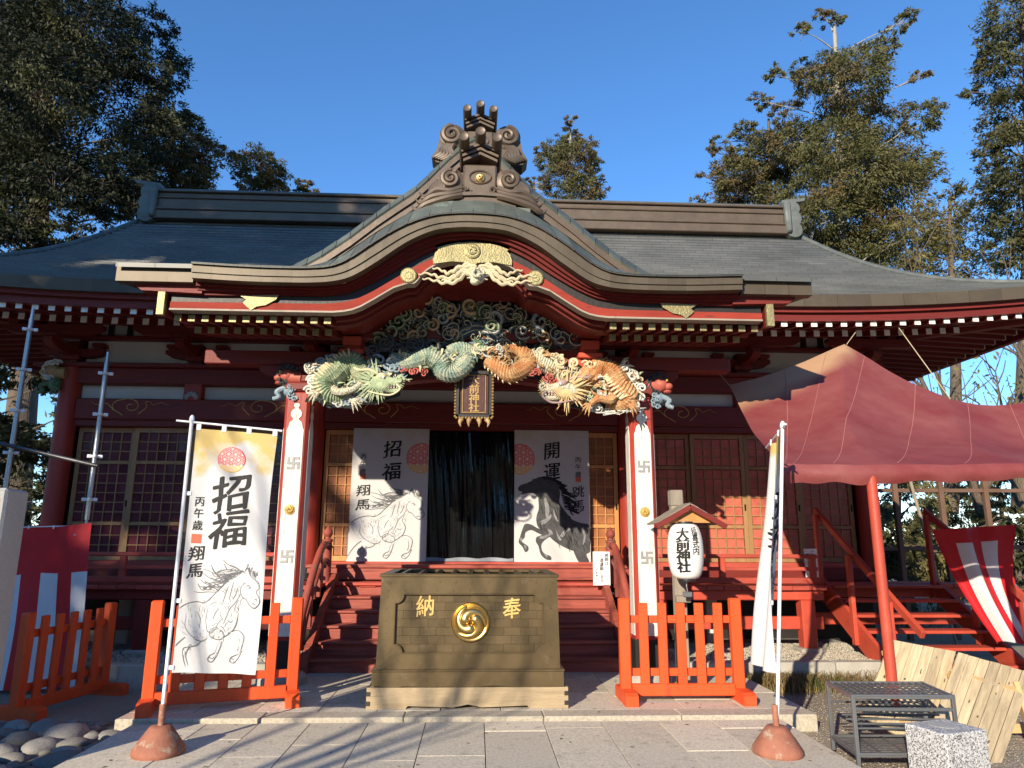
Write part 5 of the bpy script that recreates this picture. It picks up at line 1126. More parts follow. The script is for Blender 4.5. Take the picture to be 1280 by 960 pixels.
# ================================================================ printed cloths
def cloth_mat(name, tint_top=None, z0=0.0, z1=1.0):
    """white polyester; the printed pale gold cloud at the head of the cloth is a stain with its own shape"""
    m = bpy.data.materials.new(name); m.use_nodes = True; MATS[name] = m
    n = m.node_tree.nodes; l = m.node_tree.links; b = n['Principled BSDF']; b.inputs['Roughness'].default_value = 0.7
    tc = n.new('ShaderNodeTexCoord'); sx = n.new('ShaderNodeSeparateXYZ'); l.new(tc.outputs['Object'], sx.inputs[0])
    nz = n.new('ShaderNodeTexNoise'); nz.inputs['Scale'].default_value = 4.5; nz.inputs['Detail'].default_value = 5; l.new(tc.outputs['Object'], nz.inputs['Vector'])
    ad = n.new('ShaderNodeMath'); ad.operation = 'MULTIPLY_ADD'; l.new(nz.outputs[0], ad.inputs[0]); ad.inputs[1].default_value = 0.75; l.new(sx.outputs['Z'], ad.inputs[2])
    mr = n.new('ShaderNodeMapRange'); mr.inputs['From Min'].default_value = z0; mr.inputs['From Max'].default_value = z1; l.new(ad.outputs[0], mr.inputs[0])
    mx = n.new('ShaderNodeMix'); mx.data_type = 'RGBA'; mx.inputs['A'].default_value = (0.64, 0.63, 0.62, 1); mx.inputs['B'].default_value = (*tint_top, 1); l.new(mr.outputs[0], mx.inputs['Factor'])
    n2 = n.new('ShaderNodeTexNoise'); n2.inputs['Scale'].default_value = 2.2; n2.inputs['Detail'].default_value = 3; l.new(tc.outputs['Object'], n2.inputs['Vector'])
    r2 = n.new('ShaderNodeMapRange'); r2.inputs['From Min'].default_value = 0.52; r2.inputs['From Max'].default_value = 0.75; r2.inputs['To Max'].default_value = 0.5; l.new(n2.outputs[0], r2.inputs[0])
    m2 = n.new('ShaderNodeMix'); m2.data_type = 'RGBA'; l.new(mx.outputs['Result'], m2.inputs['A']); m2.inputs['B'].default_value = (0.54, 0.585, 0.62, 1); l.new(r2.outputs[0], m2.inputs['Factor'])
    l.new(m2.outputs['Result'], b.inputs['Base Color'])
    tr = n.new('ShaderNodeBsdfTranslucent'); l.new(m2.outputs['Result'], tr.inputs[0]); ms = n.new('ShaderNodeMixShader'); ms.inputs[0].default_value = 0.2
    l.new(b.outputs[0], ms.inputs[1]); l.new(tr.outputs[0], ms.inputs[2]); l.new(ms.outputs[0], n['Material Output'].inputs[0])
cloth_mat('nobori_cloth', (0.62, 0.45, 0.15), 2.36, 2.50)
cloth_mat('panel_cloth', (0.58, 0.50, 0.34), 1.10, 1.4)
def ribbon(mb, pts, w_, fn, taper=True, mi=0):
    n = len(pts)
    if n < 2: return
    vs = []
    for i, (u, v) in enumerate(pts):
        a = pts[max(i-1, 0)]; b = pts[min(i+1, n-1)]; dx, dy = b[0]-a[0], b[1]-a[1]; L = math.hypot(dx, dy) or 1
        t = i/(n-1); ww = w_*(0.35+0.65*math.sin(PI*min(max(t, 0.03), 0.97))**0.6 if taper else 1)
        vs += [fn(u-dy/L*ww/2, v+dx/L*ww/2), fn(u+dy/L*ww/2, v-dx/L*ww/2)]
    mb.add(vs, [[2*i, 2*i+1, 2*i+3, 2*i+2] for i in range(n-1)], mi)
def crv(pts, n=5): return [(p.x, p.y) for p in spline([(a, b, 0) for a, b in pts], n)]
WH = [[(50,680),(75,650),(120,625),(170,615),(215,618),(245,600),(290,560),(330,520),(375,490),(410,480)], [(430,482),(434,465),(445,455),(456,472),(462,492)], [(408,482),(416,468),(424,478)],
 [(460,490),(485,505),(508,520),(514,545),(500,562),(515,585),(522,605),(510,625),(490,635),(465,620),(445,597),(425,588),(412,565),(418,538),(440,522)], [(443,538),(454,534),(466,545),(452,546)], [(492,598),(502,594),(506,604)], [(470,622),(486,614),(500,622)],
 [(412,575),(390,610),(360,640),(342,680),(325,715)], [(404,600),(386,640),(402,680),(392,720),(362,750),(330,768)], [(330,680),(305,702),(292,722)], [(130,760),(170,775),(215,786),(248,772)], [(122,680),(119,720),(140,750),(175,775)], [(240,640),(232,690),(245,740),(262,745)],
 [(292,720),(262,735),(262,762),(300,776),(330,770),(336,750),(315,735),(292,720)], [(318,780),(305,810),(296,832),(270,845),(261,864),(282,873),(300,855),(312,835),(330,785)], [(266,852),(285,858),(296,848)],
 [(366,745),(400,733),(430,743),(446,765),(442,792),(433,820),(420,838),(386,850),(377,868),(400,876),(424,852),(441,820)], [(420,770),(424,795),(414,825)], [(384,856),(402,862)], [(40,860),(75,812),(110,780),(135,765)], [(135,765),(162,790),(150,810),(120,820),(124,860),(140,896)], [(215,786),(190,805),(152,815),(136,850),(154,892)], [(40,730),(52,700),(50,680)],
 [(345,540),(330,580),(318,620)], [(372,520),(362,560),(352,600)], [(300,640),(280,665),(272,690)], [(350,690),(368,700),(380,690)], [(310,715),(330,725),(345,745)], [(180,660),(200,690),(198,730)], [(395,545),(388,575),(372,600)]]
WSHADE = [[(300,705),(335,675),(330,715),(310,735)], [(120,760),(150,765),(185,785),(150,800)], [(305,790),(325,782),(312,826),(298,834)], [(424,772),(440,770),(434,815),(422,836)], [(36,870),(70,880),(80,900),(34,900)], [(392,640),(402,675),(392,715),(372,740),(380,690)], [(448,598),(470,622),(492,632),(478,612)], [(320,700),(345,720),(360,745),(340,755)]]
BK = [[(65,430),(85,410),(120,400),(150,385),(185,365),(210,358),(240,372),(270,400),(250,440),(215,470),(192,490),(160,462),(112,466),(86,472),(92,455),(70,448)],
 [(200,370),(240,372),(290,388),(320,410),(330,470),(325,520),(350,560),(380,600),(400,625),(380,690),(330,720),(270,720),(220,700),(192,680),(180,640),(184,600),(196,560),(192,490),(196,430)],
 [(300,600),(350,580),(400,625),(440,645),(480,655),(510,662),(518,700),(514,760),(500,820),(460,830),(405,825),(350,802),(300,772),(262,735),(255,690)],
 [(405,800),(440,800),(500,780),(514,760),(522,830),(497,850),(516,900),(460,904),(432,868)],
 [(235,660),(200,690),(150,664),(110,660),(94,690),(78,740),(69,776),(94,806),(110,836),(129,824),(126,798),(86,768),(106,745),(112,713),(150,698),(200,722),(260,735)],
 [(300,700),(300,765),(270,740),(232,762),(212,790),(217,828),(238,848),(270,862),(273,884),(240,880),(208,850),(194,800),(178,772),(180,745),(200,735),(250,715)]]
BHI = [[(228,500),(242,495),(262,560),(255,610),(240,615),(236,560)], [(205,640),(240,625),(268,600),(280,612),(245,650),(215,665)], [(330,735),(350,705),(390,685),(420,690),(380,705),(350,740)], [(470,690),(492,720),(488,770),(474,790),(480,740)], [(250,690),(275,700),(285,725),(262,715)], [(200,740),(240,730),(272,712),(280,722),(235,750),(205,752)], [(80,745),(92,750),(88,768),(78,765)], [(100,790),(118,800),(112,818)], [(225,840),(250,855),(245,870)], [(290,560),(300,600),(320,640),(305,635),(290,600)], [(300,690),(315,720),(340,760),(320,755)]]
def mane(base, n, dx, dy, seed, length=(80, 150)):
    rs = random.Random(seed); out = []
    for i in range(n):
        t = i/(n-1); k = min(int(t*(len(base)-1)), len(base)-2); f = t*(len(base)-1)-k
        x = base[k][0]+(base[k+1][0]-base[k][0])*f; y = base[k][1]+(base[k+1][1]-base[k][1])*f
        L = rs.uniform(*length); a = rs.uniform(-0.35, 0.35); ex, ey = x+dx*L, y+dy*L+L*a
        out.append([(x, y), (x+(ex-x)*0.4, y+(ey-y)*0.4-rs.uniform(-4, 18)), (x+(ex-x)*0.75, y+(ey-y)*0.75+rs.uniform(-6, 12)), (ex, ey-rs.uniform(-12, 16))])
    return out
def wfn(fn, P): 
    """crop coordinates of the print -> cloth u, v (P = top-left, top-right, bottom-left, bottom-right)"""
    def g(x, y):
        v = (y-P[0][1])/(P[2][1]-P[0][1]); xl = P[0][0]+(P[2][0]-P[0][0])*v; xr = P[1][0]+(P[3][0]-P[1][0])*v
        return fn((x-xl)/(xr-xl), 1-v)
    return g
def horse_white(parent, fn, P, lw, sx=1.0):
    g0 = wfn(fn, P); q = MB()
    def g(x, y): p = g0(x, y); return (p[0], p[1]-0.0012, p[2])
    for poly in ([(60,680),(120,632),(215,622),(290,565),(400,490),(440,470),(470,495),(512,530),(515,585),(520,610),(490,632),(430,590),(404,640),(400,690),(360,745),(300,730),(250,765),(170,770),(110,760)], [(292,720),(262,740),(270,768),(330,770),(312,830),(270,860),(290,868),(322,800),(338,760)], [(366,745),(430,743),(446,770),(436,820),(386,868),(410,866),(440,820),(420,765)], [(130,765),(215,786),(150,815),(130,850),(120,830),(150,805)]): 
        c = [(a, -b) for a, b in crv(poly+[poly[0]], 4)[:-1]]; st_ = 7.0
        for yi in range(66, 126):
            for xi in range(4, 76):
                x, y = xi*st_, yi*st_
                if inside(x+st_/2, -(y+st_/2), c): q.add([g0(x, y), g0(x+st_, y), g0(x+st_, y+st_), g0(x, y+st_)], [[0, 1, 2, 3]])
    tag(wobj('horse_tint', q, 'horse_tint', parent), kind='stuff'); q = MB()
    for poly in WSHADE:
        c = crv(poly+[poly[0]], 4)[:-1]; fill(q, c, g)
    tag(wobj('horse_shading', q, 'ink_wash', parent), kind='stuff')
    q = MB()
    for st in WH: ribbon(q, crv(st), lw, g)
    for st in mane([(425,470),(400,490),(350,515),(310,545),(280,570)], 34, -0.95, -0.12, 2): ribbon(q, crv(st), lw*0.8, g)
    for st in mane([(440,462),(470,490),(490,505)], 7, 0.35, -0.7, 4, (20, 50)): ribbon(q, crv(st), lw*0.8, g)
    for st in mane([(52,690),(45,720)], 7, -0.3, 0.9, 5, (60, 160)): ribbon(q, crv([(max(p[0], 36), p[1]) for p in st]), lw*0.8, g)
    rs = random.Random(21); body = [(60,680),(120,632),(215,622),(290,565),(400,490),(440,520),(415,580),(400,640),(400,690),(360,745),(300,730),(250,765),(170,770),(110,760)]
    for k_ in range(150):
        x, y = rs.uniform(55, 440), rs.uniform(490, 770)
        if inside(x, -y, [(a, -b) for a, b in body]):
            a = math.atan2(y-650, x-260)+PI/2+rs.uniform(-.4, .4); L = rs.uniform(8, 26); ribbon(q, crv([(x, y), (x+L*0.5*math.cos(a)+3, y+L*0.5*math.sin(a)), (x+L*math.cos(a), y+L*math.sin(a))]), lw*0.45, g)
    for k_ in range(46):                      # darker hatching along legs and under the belly
        x, y = rs.choice(((rs.uniform(265, 330), rs.uniform(735, 770)), (rs.uniform(296, 326), rs.uniform(785, 835)), (rs.uniform(420, 444), rs.uniform(760, 830)), (rs.uniform(140, 240), rs.uniform(760, 785)), (rs.uniform(120, 160), rs.uniform(780, 860)))); ribbon(q, [(x, y), (x+rs.uniform(-4, 6), y+rs.uniform(6, 14))], lw*0.5, g)
    tag(wobj('horse_drawing', q, 'ink_grey', parent), 'ink drawing of a white horse', kind='stuff')
def horse_black(parent, fn, P):
    g = wfn(fn, P); q = MB()
    for k_, poly in enumerate(BK): fill(q, crv(poly+[poly[0]], 3)[:-1], lambda x, y: (g(x, y)[0], g(x, y)[1]-0.0003*k_, g(x, y)[2]))
    q2 = MB()
    for st in mane([(205,362),(250,378),(300,395),(330,440),(345,500),(360,560)], 46, 0.85, 0.42, 7, (60, 130)): ribbon(q2, crv(st), 9, g)
    for st in mane([(90,425),(150,395),(205,365)], 14, -0.35, 0.25, 9, (18, 40)): ribbon(q2, crv(st), 6, g)
    for st in mane([(505,665),(515,690)], 8, 0.3, 0.8, 8, (60, 160)): ribbon(q2, crv([(min(p[0], 520), p[1]) for p in st]), 7, g)
    hb = wobj('horse_drawing', q, 'ink_mid', parent); tag(wobj('horse_mane', q2, 'ink', parent), kind='stuff')
    q = MB()
    def g2(x, y): p = g(x, y); return (p[0], p[1]-0.0035, p[2])
    for poly in BHI:
        c = crv(poly+[poly[0]], 4)[:-1]; fill(q, c, g2)
    tag(wobj('horse_highlight', q, 'ink_light', parent), kind='stuff')
    q = MB()
    rs = random.Random(5)
    for k_ in range(60):
        x, y = rs.uniform(200, 490), rs.uniform(500, 800)
        if inside(x, -y, [(a, -b) for a, b in BK[1]]) or inside(x, -y, [(a, -b) for a, b in BK[2]]): ribbon(q, crv([(x, y), (x+rs.uniform(5, 18), y+rs.uniform(10, 30)), (x+rs.uniform(5, 30), y+rs.uniform(25, 60))]), 4, g2)
    tag(wobj('horse_sinew', q, 'ink', parent), kind='stuff')
def sun_disc(parent, fn, cu_, cv_, ru, rv, clip=(-9, 9)):
    def f3(x, y): return fn(min(max(cu_+ru*x, clip[0]), clip[1]), cv_+rv*y)
    def half(y0, y1, m_):
        q = MB(); n = 30; vs = []
        for i in range(n+1):
            y = y0+(y1-y0)*i/n; w_ = math.sqrt(max(0, 1-y*y)); vs += [f3(-w_+2*w_*j/6, y) for j in range(7)]
        q.add(vs, [[7*i+j, 7*i+j+1, 7*i+j+8, 7*i+j+7] for i in range(n) for j in range(6)]); return wobj('printed_disc', q, m_, parent)
    half(-0.42, 1, 'disc_red'); half(-1, -0.42, 'disc_gold')
    q = MB()
    def f2(x, y): p = f3(x, y); return (p[0], p[1]-0.0012, p[2])
    def seg(a, b):
        run = []
        for t in np.linspace(0, 1, 41):
            x, y = a[0]+(b[0]-a[0])*t, a[1]+(b[1]-a[1])*t
            if x*x+y*y < 0.98 and clip[0] < cu_+ru*x < clip[1]: run.append((x, y))
            else:
                if len(run) > 1: ribbon(q, run, 0.026, f2, False)
                run = []
        if len(run) > 1: ribbon(q, run, 0.026, f2, False)
    s3 = math.sqrt(3)/2; d = 0.5
    for k_ in range(-4, 5):
        for a in (0, PI/3, 2*PI/3):
            cx, cy = -math.sin(a)*k_*d*s3, math.cos(a)*k_*d*s3; seg((cx-2*math.cos(a), cy-2*math.sin(a)), (cx+2*math.cos(a), cy+2*math.sin(a)))
            a2 = a+PI/6; cx, cy = -math.sin(a2)*k_*d*0.5, math.cos(a2)*k_*d*0.5; seg((cx-2*math.cos(a2), cy-2*math.sin(a2)), (cx+2*math.cos(a2), cy+2*math.sin(a2)))
    tag(wobj('disc_lines', q, 'disc_line', parent), kind='stuff')
def column_text(mb, txt, fn, u, v0, dv, w_, h_, bold, brush, seed=0):
    for i, ch in enumerate(txt): put_glyph(mb, ch, fn, u, v0-dv*i, w_, h_, bold, brush, seed+i)

# ---- nobori banner on the left
def nobori(loc, ang, label, flip=False, waves=0.02, fold=False):
    t = thing('banner_flag', loc, label, 'banner', 'banner flags on weighted stands', (0, 0, ang))
    Wd, Z0, Z1 = 0.60, 0.545, 2.245
    def S(u, v):
        x = 0.035+Wd*u; z = Z0+(Z1-Z0)*v-0.03*u*v-0.012*u
        y = waves*math.sin(4.2*u+1.3*v+0.4)*(0.4+u)+waves*0.6*math.sin(9*u*(1.2-v)+3*v)*(1.1-v)
        x += 0.012*math.sin(5*v+1)*u-0.035*(1-v)*u
        if fold: y += 0.035*math.sin(8*u+2.0*v)+0.018*math.sin(15*u+5*v)+0.10*(1-v)*u; x = 0.035+(x-0.035)*0.8
        return Vector((x, y, z))
    def loc_obj(name, mb, m, smooth=False, parent=t):
        o = bpy.data.objects.new(name, mb.mesh(name, m, smooth)); COL.objects.link(o); o.parent = parent; return o
    q = MB(); q.tube([(0, 0, 0.06), (0, 0, 2.33)], 0.013, 10); loc_obj('pole', q, 'pole_white', True)
    q = MB(); q.tube([(-0.11, 0, 2.30), (0.66, 0.0, 2.235)], 0.008, 8); q.ell((0, 0, 2.31), (0.02, 0.02, 0.035), 8, 6); loc_obj('crossbar', q, 'pole_white', True)
    q = MB(); q.grid(lambda u, v: S(u, v), 36, 60); cl_ = loc_obj('cloth', q, 'nobori_cloth', True)
    q = MB()
    for i in range(4): u = 0.03+0.94*i/3; p = S(u, 1); q.box((p.x, p.y, p.z+0.012), (0.035, 0.01, 0.05), 0.003)
    for v in (0.72, 0.28, 0.02): p = S(0, v); q.box((p.x-0.018, p.y, p.z), (0.06, 0.012, 0.03), 0.003)
    tag(loc_obj('tie_loops', q, 'pole_white'), kind='stuff')
    WL_fix = WL
    def fn(u, v, k=0):
        p = S(u, v); e = 0.01
        nrm = (S(u+e, v)-S(u-e, v)).cross(S(u, v+e)-S(u, v-e)).normalized()
        if nrm.y > 0: nrm = -nrm
        p = p+nrm*(0.004+0.0004*k); return (p.x, p.y, p.z)
    WL[cl_.name] = Vector((0, 0, 0))
    q = MB(); column_text(q, '招福', fn, 0.53, 0.735, 0.150, 0.50, 0.165, 0.018, 1.5, 3); tag(wobj('large_lettering', q, 'ink', cl_), kind='stuff')
    q = MB(); column_text(q, '丙午歳', fn, 0.13, 0.690, 0.050, 0.13, 0.045, 0.008, 0.4, 5); column_text(q, '翔馬', fn, 0.15, 0.475, 0.070, 0.20, 0.065, 0.012, 1.0, 9); tag(wobj('small_lettering', q, 'ink', cl_), kind='stuff')
    q = MB(); q.add([fn(*p) for p in ((0.07, 0.515), (0.19, 0.515), (0.19, 0.553), (0.07, 0.553))], [[0,1,2,3]]); wobj('seal', q, 'seal_red', cl_)
    sun_disc(cl_, fn, 0.48, 0.875, 0.175, 0.055)
    horse_white(cl_, lambda u, v: fn(min(max(-0.10+1.08*u, 0.005), 0.995), 0.015+0.96*v), ((38, -150), (545, -150), (30, 905), (522, 905)), 3.8)
    return t
nobori((-2.04, 5.30, 0.035), 0.03, 'white banner flag with brush lettering and running horse left of the offering box')
nobori((2.142, 5.17, 0.035), 1.36, 'banner flag seen edge-on below the red canopy', fold=True).rotation_euler = (Matrix.Rotation(0.095, 3, 'Y') @ Matrix.Rotation(1.36, 3, 'Z')).to_euler()
for (x, y, lab) in ((-2.04, 5.30, 'rusty cone-shaped concrete weight under the left banner pole'), (2.155, 5.17, 'rusty cone-shaped concrete weight under the right banner pole')):
    t = thing('pole_weight', (x, y, 0.07), lab, 'weight', 'cone weights of the banner poles')
    q = MB(); q.lathe([(0.165, 0.0), (0.172, 0.015), (0.168, 0.035), (0.075, 0.165), (0.066, 0.175), (0.03, 0.178)], 24)
    q.v = [(p[0]*(1+0.05*noise.noise(Vector(p)*9)), p[1]*(1+0.05*noise.noise(Vector(p)*9+Vector((3,0,0)))), p[2]) for p in q.v]
    obj('concrete_cone', q, 'rust_base', t, (x, y, 0.07), smooth=True, angle=60)
    q = MB(); q.lathe([(0.021, 0.16), (0.021, 0.31), (0.017, 0.312)], 12); obj('socket_pipe', q, 'rust_base', t, (x, y, 0.07), smooth=True)

# ---- the two horse panels and the vinyl curtain in the doorway
def panel(x0, x1, z0, z1, label, dark):
    t = thing('hanging_cloth', ((x0+x1)/2, 9.9, z0), label, 'banner', 'horse cloths hung in the doorway')
    def S(u, v): return (x0+(x1-x0)*u, 9.905+0.0012*math.sin(6*u+2*v)+0.0008*math.sin(11*v+3*u), z0+(z1-z0)*v)
    def fn(u, v, k=0): p = S(u, v); return (p[0], p[1]-0.0045-0.0004*k, p[2])
    q = MB(); q.grid(S, 20, 30); c = wobj('cloth', q, 'panel_cloth', t, True)
    q = MB(); q2 = MB()
    if not dark:
        column_text(q, '招福', fn, 0.525, 0.845, 0.17, 0.25, 0.14, 0.02, 0.9, 13)
        column_text(q2, '丙午歳', fn, 0.145, 0.785, 0.058, 0.085, 0.048, 0.008, 0.3, 1); column_text(q2, '翔馬', fn, 0.165, 0.53, 0.105, 0.19, 0.088, 0.014, 0.9, 4)
        s0, s1 = 0.115, 0.185; sv = 0.612; sun_disc(c, fn, 0.90, 0.775, 0.19, 0.115, (0, 0.998))
        horse_white(c, fn, ((95, 60), (560, 65), (35, 900), (528, 905)), 4.6)
    else:
        column_text(q, '開運', fn, 0.50, 0.845, 0.16, 0.235, 0.14, 0.02, 0.8, 23)
        column_text(q2, '丙午歳', fn, 0.85, 0.775, 0.056, 0.085, 0.048, 0.008, 0.3, 1); column_text(q2, '跳馬', fn, 0.845, 0.53, 0.105, 0.17, 0.09, 0.014, 0.9, 6)
        s0, s1 = 0.815, 0.885; sv = 0.605; sun_disc(c, fn, 0.07, 0.775, 0.20, 0.118, (0.002, 1))
        horse_black(c, fn, ((45, 50), (508, 58), (40, 905), (528, 905)))
    tag(wobj('large_lettering', q, 'ink', c), kind='stuff'); tag(wobj('small_lettering', q2, 'ink', c), kind='stuff')
    q = MB(); q.add([fn(*p) for p in ((s0, sv), (s1, sv), (s1, sv+0.038), (s0, sv+0.038))], [[0,1,2,3]]); wobj('seal', q, 'seal_red', c)
panel(-1.655, -0.605, 1.165, 2.985, 'white cloth printed with a pale running horse, left of the doorway', False)
panel(0.59, 1.64, 1.165, 2.985, 'white cloth printed with a black rearing horse, right of the doorway', True)
t = thing('vinyl_curtain', (0, 9.95, 1.18), 'glossy black vinyl strip curtain hanging in the central doorway', 'curtain')
rs = random.Random(4)
for k_ in range(8):
    xa = -0.61+k_*0.15; ph_ = rs.uniform(0, 6); am = rs.uniform(0.006, 0.016); q = MB()
    q.grid(lambda u, v: (xa+0.16*u+0.012*math.sin(3*v+ph_), 9.955+0.012*(k_ % 2)+am*math.sin(8*u+5*v+ph_)+0.012*math.sin(4*v*(1+0.3*k_)+ph_)+0.02*(u-0.5)**2*math.sin(ph_), 1.19+1.76*v), 10, 24); wobj('vinyl_strip', q, 'black_vinyl', t, True)
q = MB(); q.grid(lambda u, v: (-0.60+1.18*u, 9.90+0.02*math.sin(19*u)+0.02*v, 1.185+0.035*v+0.018*abs(math.sin(9*u+1))*v), 30, 4); wobj('vinyl_hem', q, 'clear_vinyl', t, True)

# ================================================================ offering box
BX = 0.025
box = thing('offering_box', (BX, 6.95, 0.1), 'large bronze-plated offering box with gold triple-comma crest in front of the steps', 'offering box')
def ob(name, c, d, m, bev=0.006, parent=box, rot=None):
    mb = MB(); mb.box((0,0,0), d, bev); return obj(name, mb, m, parent, c, rot)
yf, yb = 6.42, 7.42; yc = (yf+yb)/2
# wooden base with a cut-out arch under its front
q = MB(); q.prism([(-0.845, 0.10), (-0.52, 0.10), (-0.50, 0.125), (-0.30, 0.118), (-0.12, 0.112), (0.0, 0.135), (0.12, 0.112), (0.30, 0.118), (0.50, 0.125), (0.52, 0.10), (0.845, 0.10), (0.845, 0.268), (-0.845, 0.268)], -0.03, 0.03); obj('base_board', q, 'box_wood', box, (BX, 6.41, 0))
for s in (-1, 1):
    ob('base_board', (BX+s*0.815, 6.96, 0.184), (0.06, 1.03, 0.168), 'box_wood')
    for k_ in range(2): ob('dovetail', (BX+s*0.83, 6.378, 0.145+0.075*k_), (0.034, 0.008, 0.034), 'box_dark', 0.001)
ob('base_board', (BX, 7.46, 0.184), (1.69, 0.06, 0.168), 'box_wood')
# bronze plinth with a ragged lower edge
q = MB(); rs = random.Random(2); xs_ = [-0.81+1.62*i/24 for i in range(25)]
q.band([(x, 0.395) for x in xs_], [(x, 0.268+rs.uniform(-0.004, 0.012)) for x in xs_], 6.385, 7.45); q.box((0, 6.92, 0.40), (1.64, 1.09, 0.018), 0.006); obj('plinth', q, 'box_bronze', box, (BX, 0, 0))
# core body, slightly tapering
q = MB(); t_, b_ = 0.765, 0.785
q.add([(s*w_, y, z) for (w_, z) in ((b_, 0.405), (t_, 1.16)) for (s, y) in ((-1, 6.46), (1, 6.46), (1, yb), (-1, yb))], [[0,1,5,4], [1,2,6,5], [2,3,7,6], [3,0,4,7], [0,3,2,1]]); obj('body', q, 'box_bronze', box, (BX, 0, 0))
# front frame of mitred plates with notched inner corners
fo = [(-0.785, 0.405), (0.785, 0.405), (0.765, 1.16), (-0.765, 1.16)]
x0, x1, z0, z1, nr = -0.64, 0.64, 0.535, 1.02, 0.075
def notch(cx, cz, a0, a1): return [(cx+nr*math.cos(a), cz+nr*math.sin(a)) for a in np.linspace(a0, a1, 7)]
inn = [(x0+nr, z0)]+[(x1-nr, z0)]+notch(x1, z0, PI, PI/2)[1:-1]+[(x1, z0+nr), (x1, z1-nr)]+notch(x1, z1, -PI/2, -PI)[1:-1]+[(x1-nr, z1), (x0+nr, z1)]+notch(x0, z1, 0, -PI/2)[1:-1]+[(x0, z1-nr), (x0, z0+nr)]+notch(x0, z0, PI/2, 0)[1:-1]
cB, cR, cT, cL = inn[0:1]+inn[1:2], None, None, None
def quadrant(idx): return [inn[i % len(inn)] for i in idx]
n_ = len(inn)
i_br = 4; i_tr = i_br+7; i_tl = i_tr+7; i_bl = i_tl+7     # middle points of the notches
sides = ((0, 1, range(i_bl-n_, i_br+1)), (1, 2, range(i_br, i_tr+1)), (2, 3, range(i_tr, i_tl+1)), (3, 0, range(i_tl, i_bl+1)))
for (a, b, rng) in sides:
    poly = [fo[a], fo[b]]+[inn[i % n_] for i in reversed(list(rng))]
    q = MB(); q.prism(poly, 6.425, 6.462); obj('frame_plate', q, 'box_bronze', box, (BX, 0, 0))
q = MB(); q.tube([(x, 6.424, z) for x, z in inn+[inn[0]]], 0.007, 6); obj('frame_bead', q, 'box_bronze', box, (BX, 0, 0), smooth=True)
# riveted seams: small plates of the recessed panel
rs = random.Random(6); rh = (z1-z0)/7
for i in range(7):
    xa = x0; za = z0+rh*i; off = (i % 2)*0.07
    cuts = [x0]+[c for c in [x0+0.07+off+0.145*k_ for k_ in range(9)] if c < x1-0.04]+[x1]
    for a, b in zip(cuts, cuts[1:]):
        if i in (0, 6):
            if a < x0+nr: a = x0+nr+0.003
            if b > x1-nr: b = x1-nr-0.003
        if b-a < 0.03: continue
        ob('bronze_plate', (BX+(a+b)/2, 6.456, za+rh/2), (b-a-0.0012, 0.010, rh-0.0012), 'box_bronze', 0.0008)
rv = MB()
for i in range(11):
    for z in (1.05, 1.12): rv.ell((-0.70+0.14*i+0.02*(z > 1.1), 6.424, z), (0.006, 0.004, 0.006), 6, 4)
for z in np.linspace(0.5, 1.0, 6):
    for s in (-1, 1): rv.ell((s*0.71, 6.424, z), (0.006, 0.004, 0.006), 6, 4)
tag(obj('rivets', rv, 'box_bronze', box, (BX, 0, 0)), kind='stuff')
# rim and slats of the open top
for (c, d) in (((BX, 6.475, 1.175), (1.56, 0.11, 0.03)), ((BX, yb-0.04, 1.175), (1.56, 0.10, 0.03)), ((BX-0.73, yc, 1.174), (0.10, 0.85, 0.028)), ((BX+0.73, yc, 1.174), (0.10, 0.85, 0.028))): ob('rim', c, d, 'box_bronze', 0.006)
ob('well', (BX, yc, 0.98), (1.40, 0.84, 0.02), 'box_dark', 0)
for k_ in range(9): ob('grille_slat', (BX-0.60+0.15*k_, yc, 1.165), (0.05, 0.84, 0.05), 'box_bronze', 0.012)
q = MB(); q.lathe([(0.168, 0), (0.168, 0.012), (0.158, 0.022), (0.146, 0.012), (0.0, 0.010)], 36, (0, 6.452, 0), 'y'); cr_ = obj('crest_ring', q, 'gold', box, (BX+0.01, 0, 0.785), smooth=True)
q = MB(); tomoe(q, (0, 0), 6.435, 0.148, 0.03, 22, -1); obj('gold_crest', q, 'gold', cr_, (BX+0.01, 0, 0.785), smooth=True)
for ch, px_ in (('納', (-0.354,0.922)), ('奉', (0.395,0.903))):
    q = MB(); put_glyph(q, ch, lambda u, v, k=0: (px_[0]+u, 6.444-0.0004*k, px_[1]+v), 0, 0, 0.165, 0.185, 0.018, 0.7, 3); wobj('gold_lettering', q, 'gold_leaf', box)

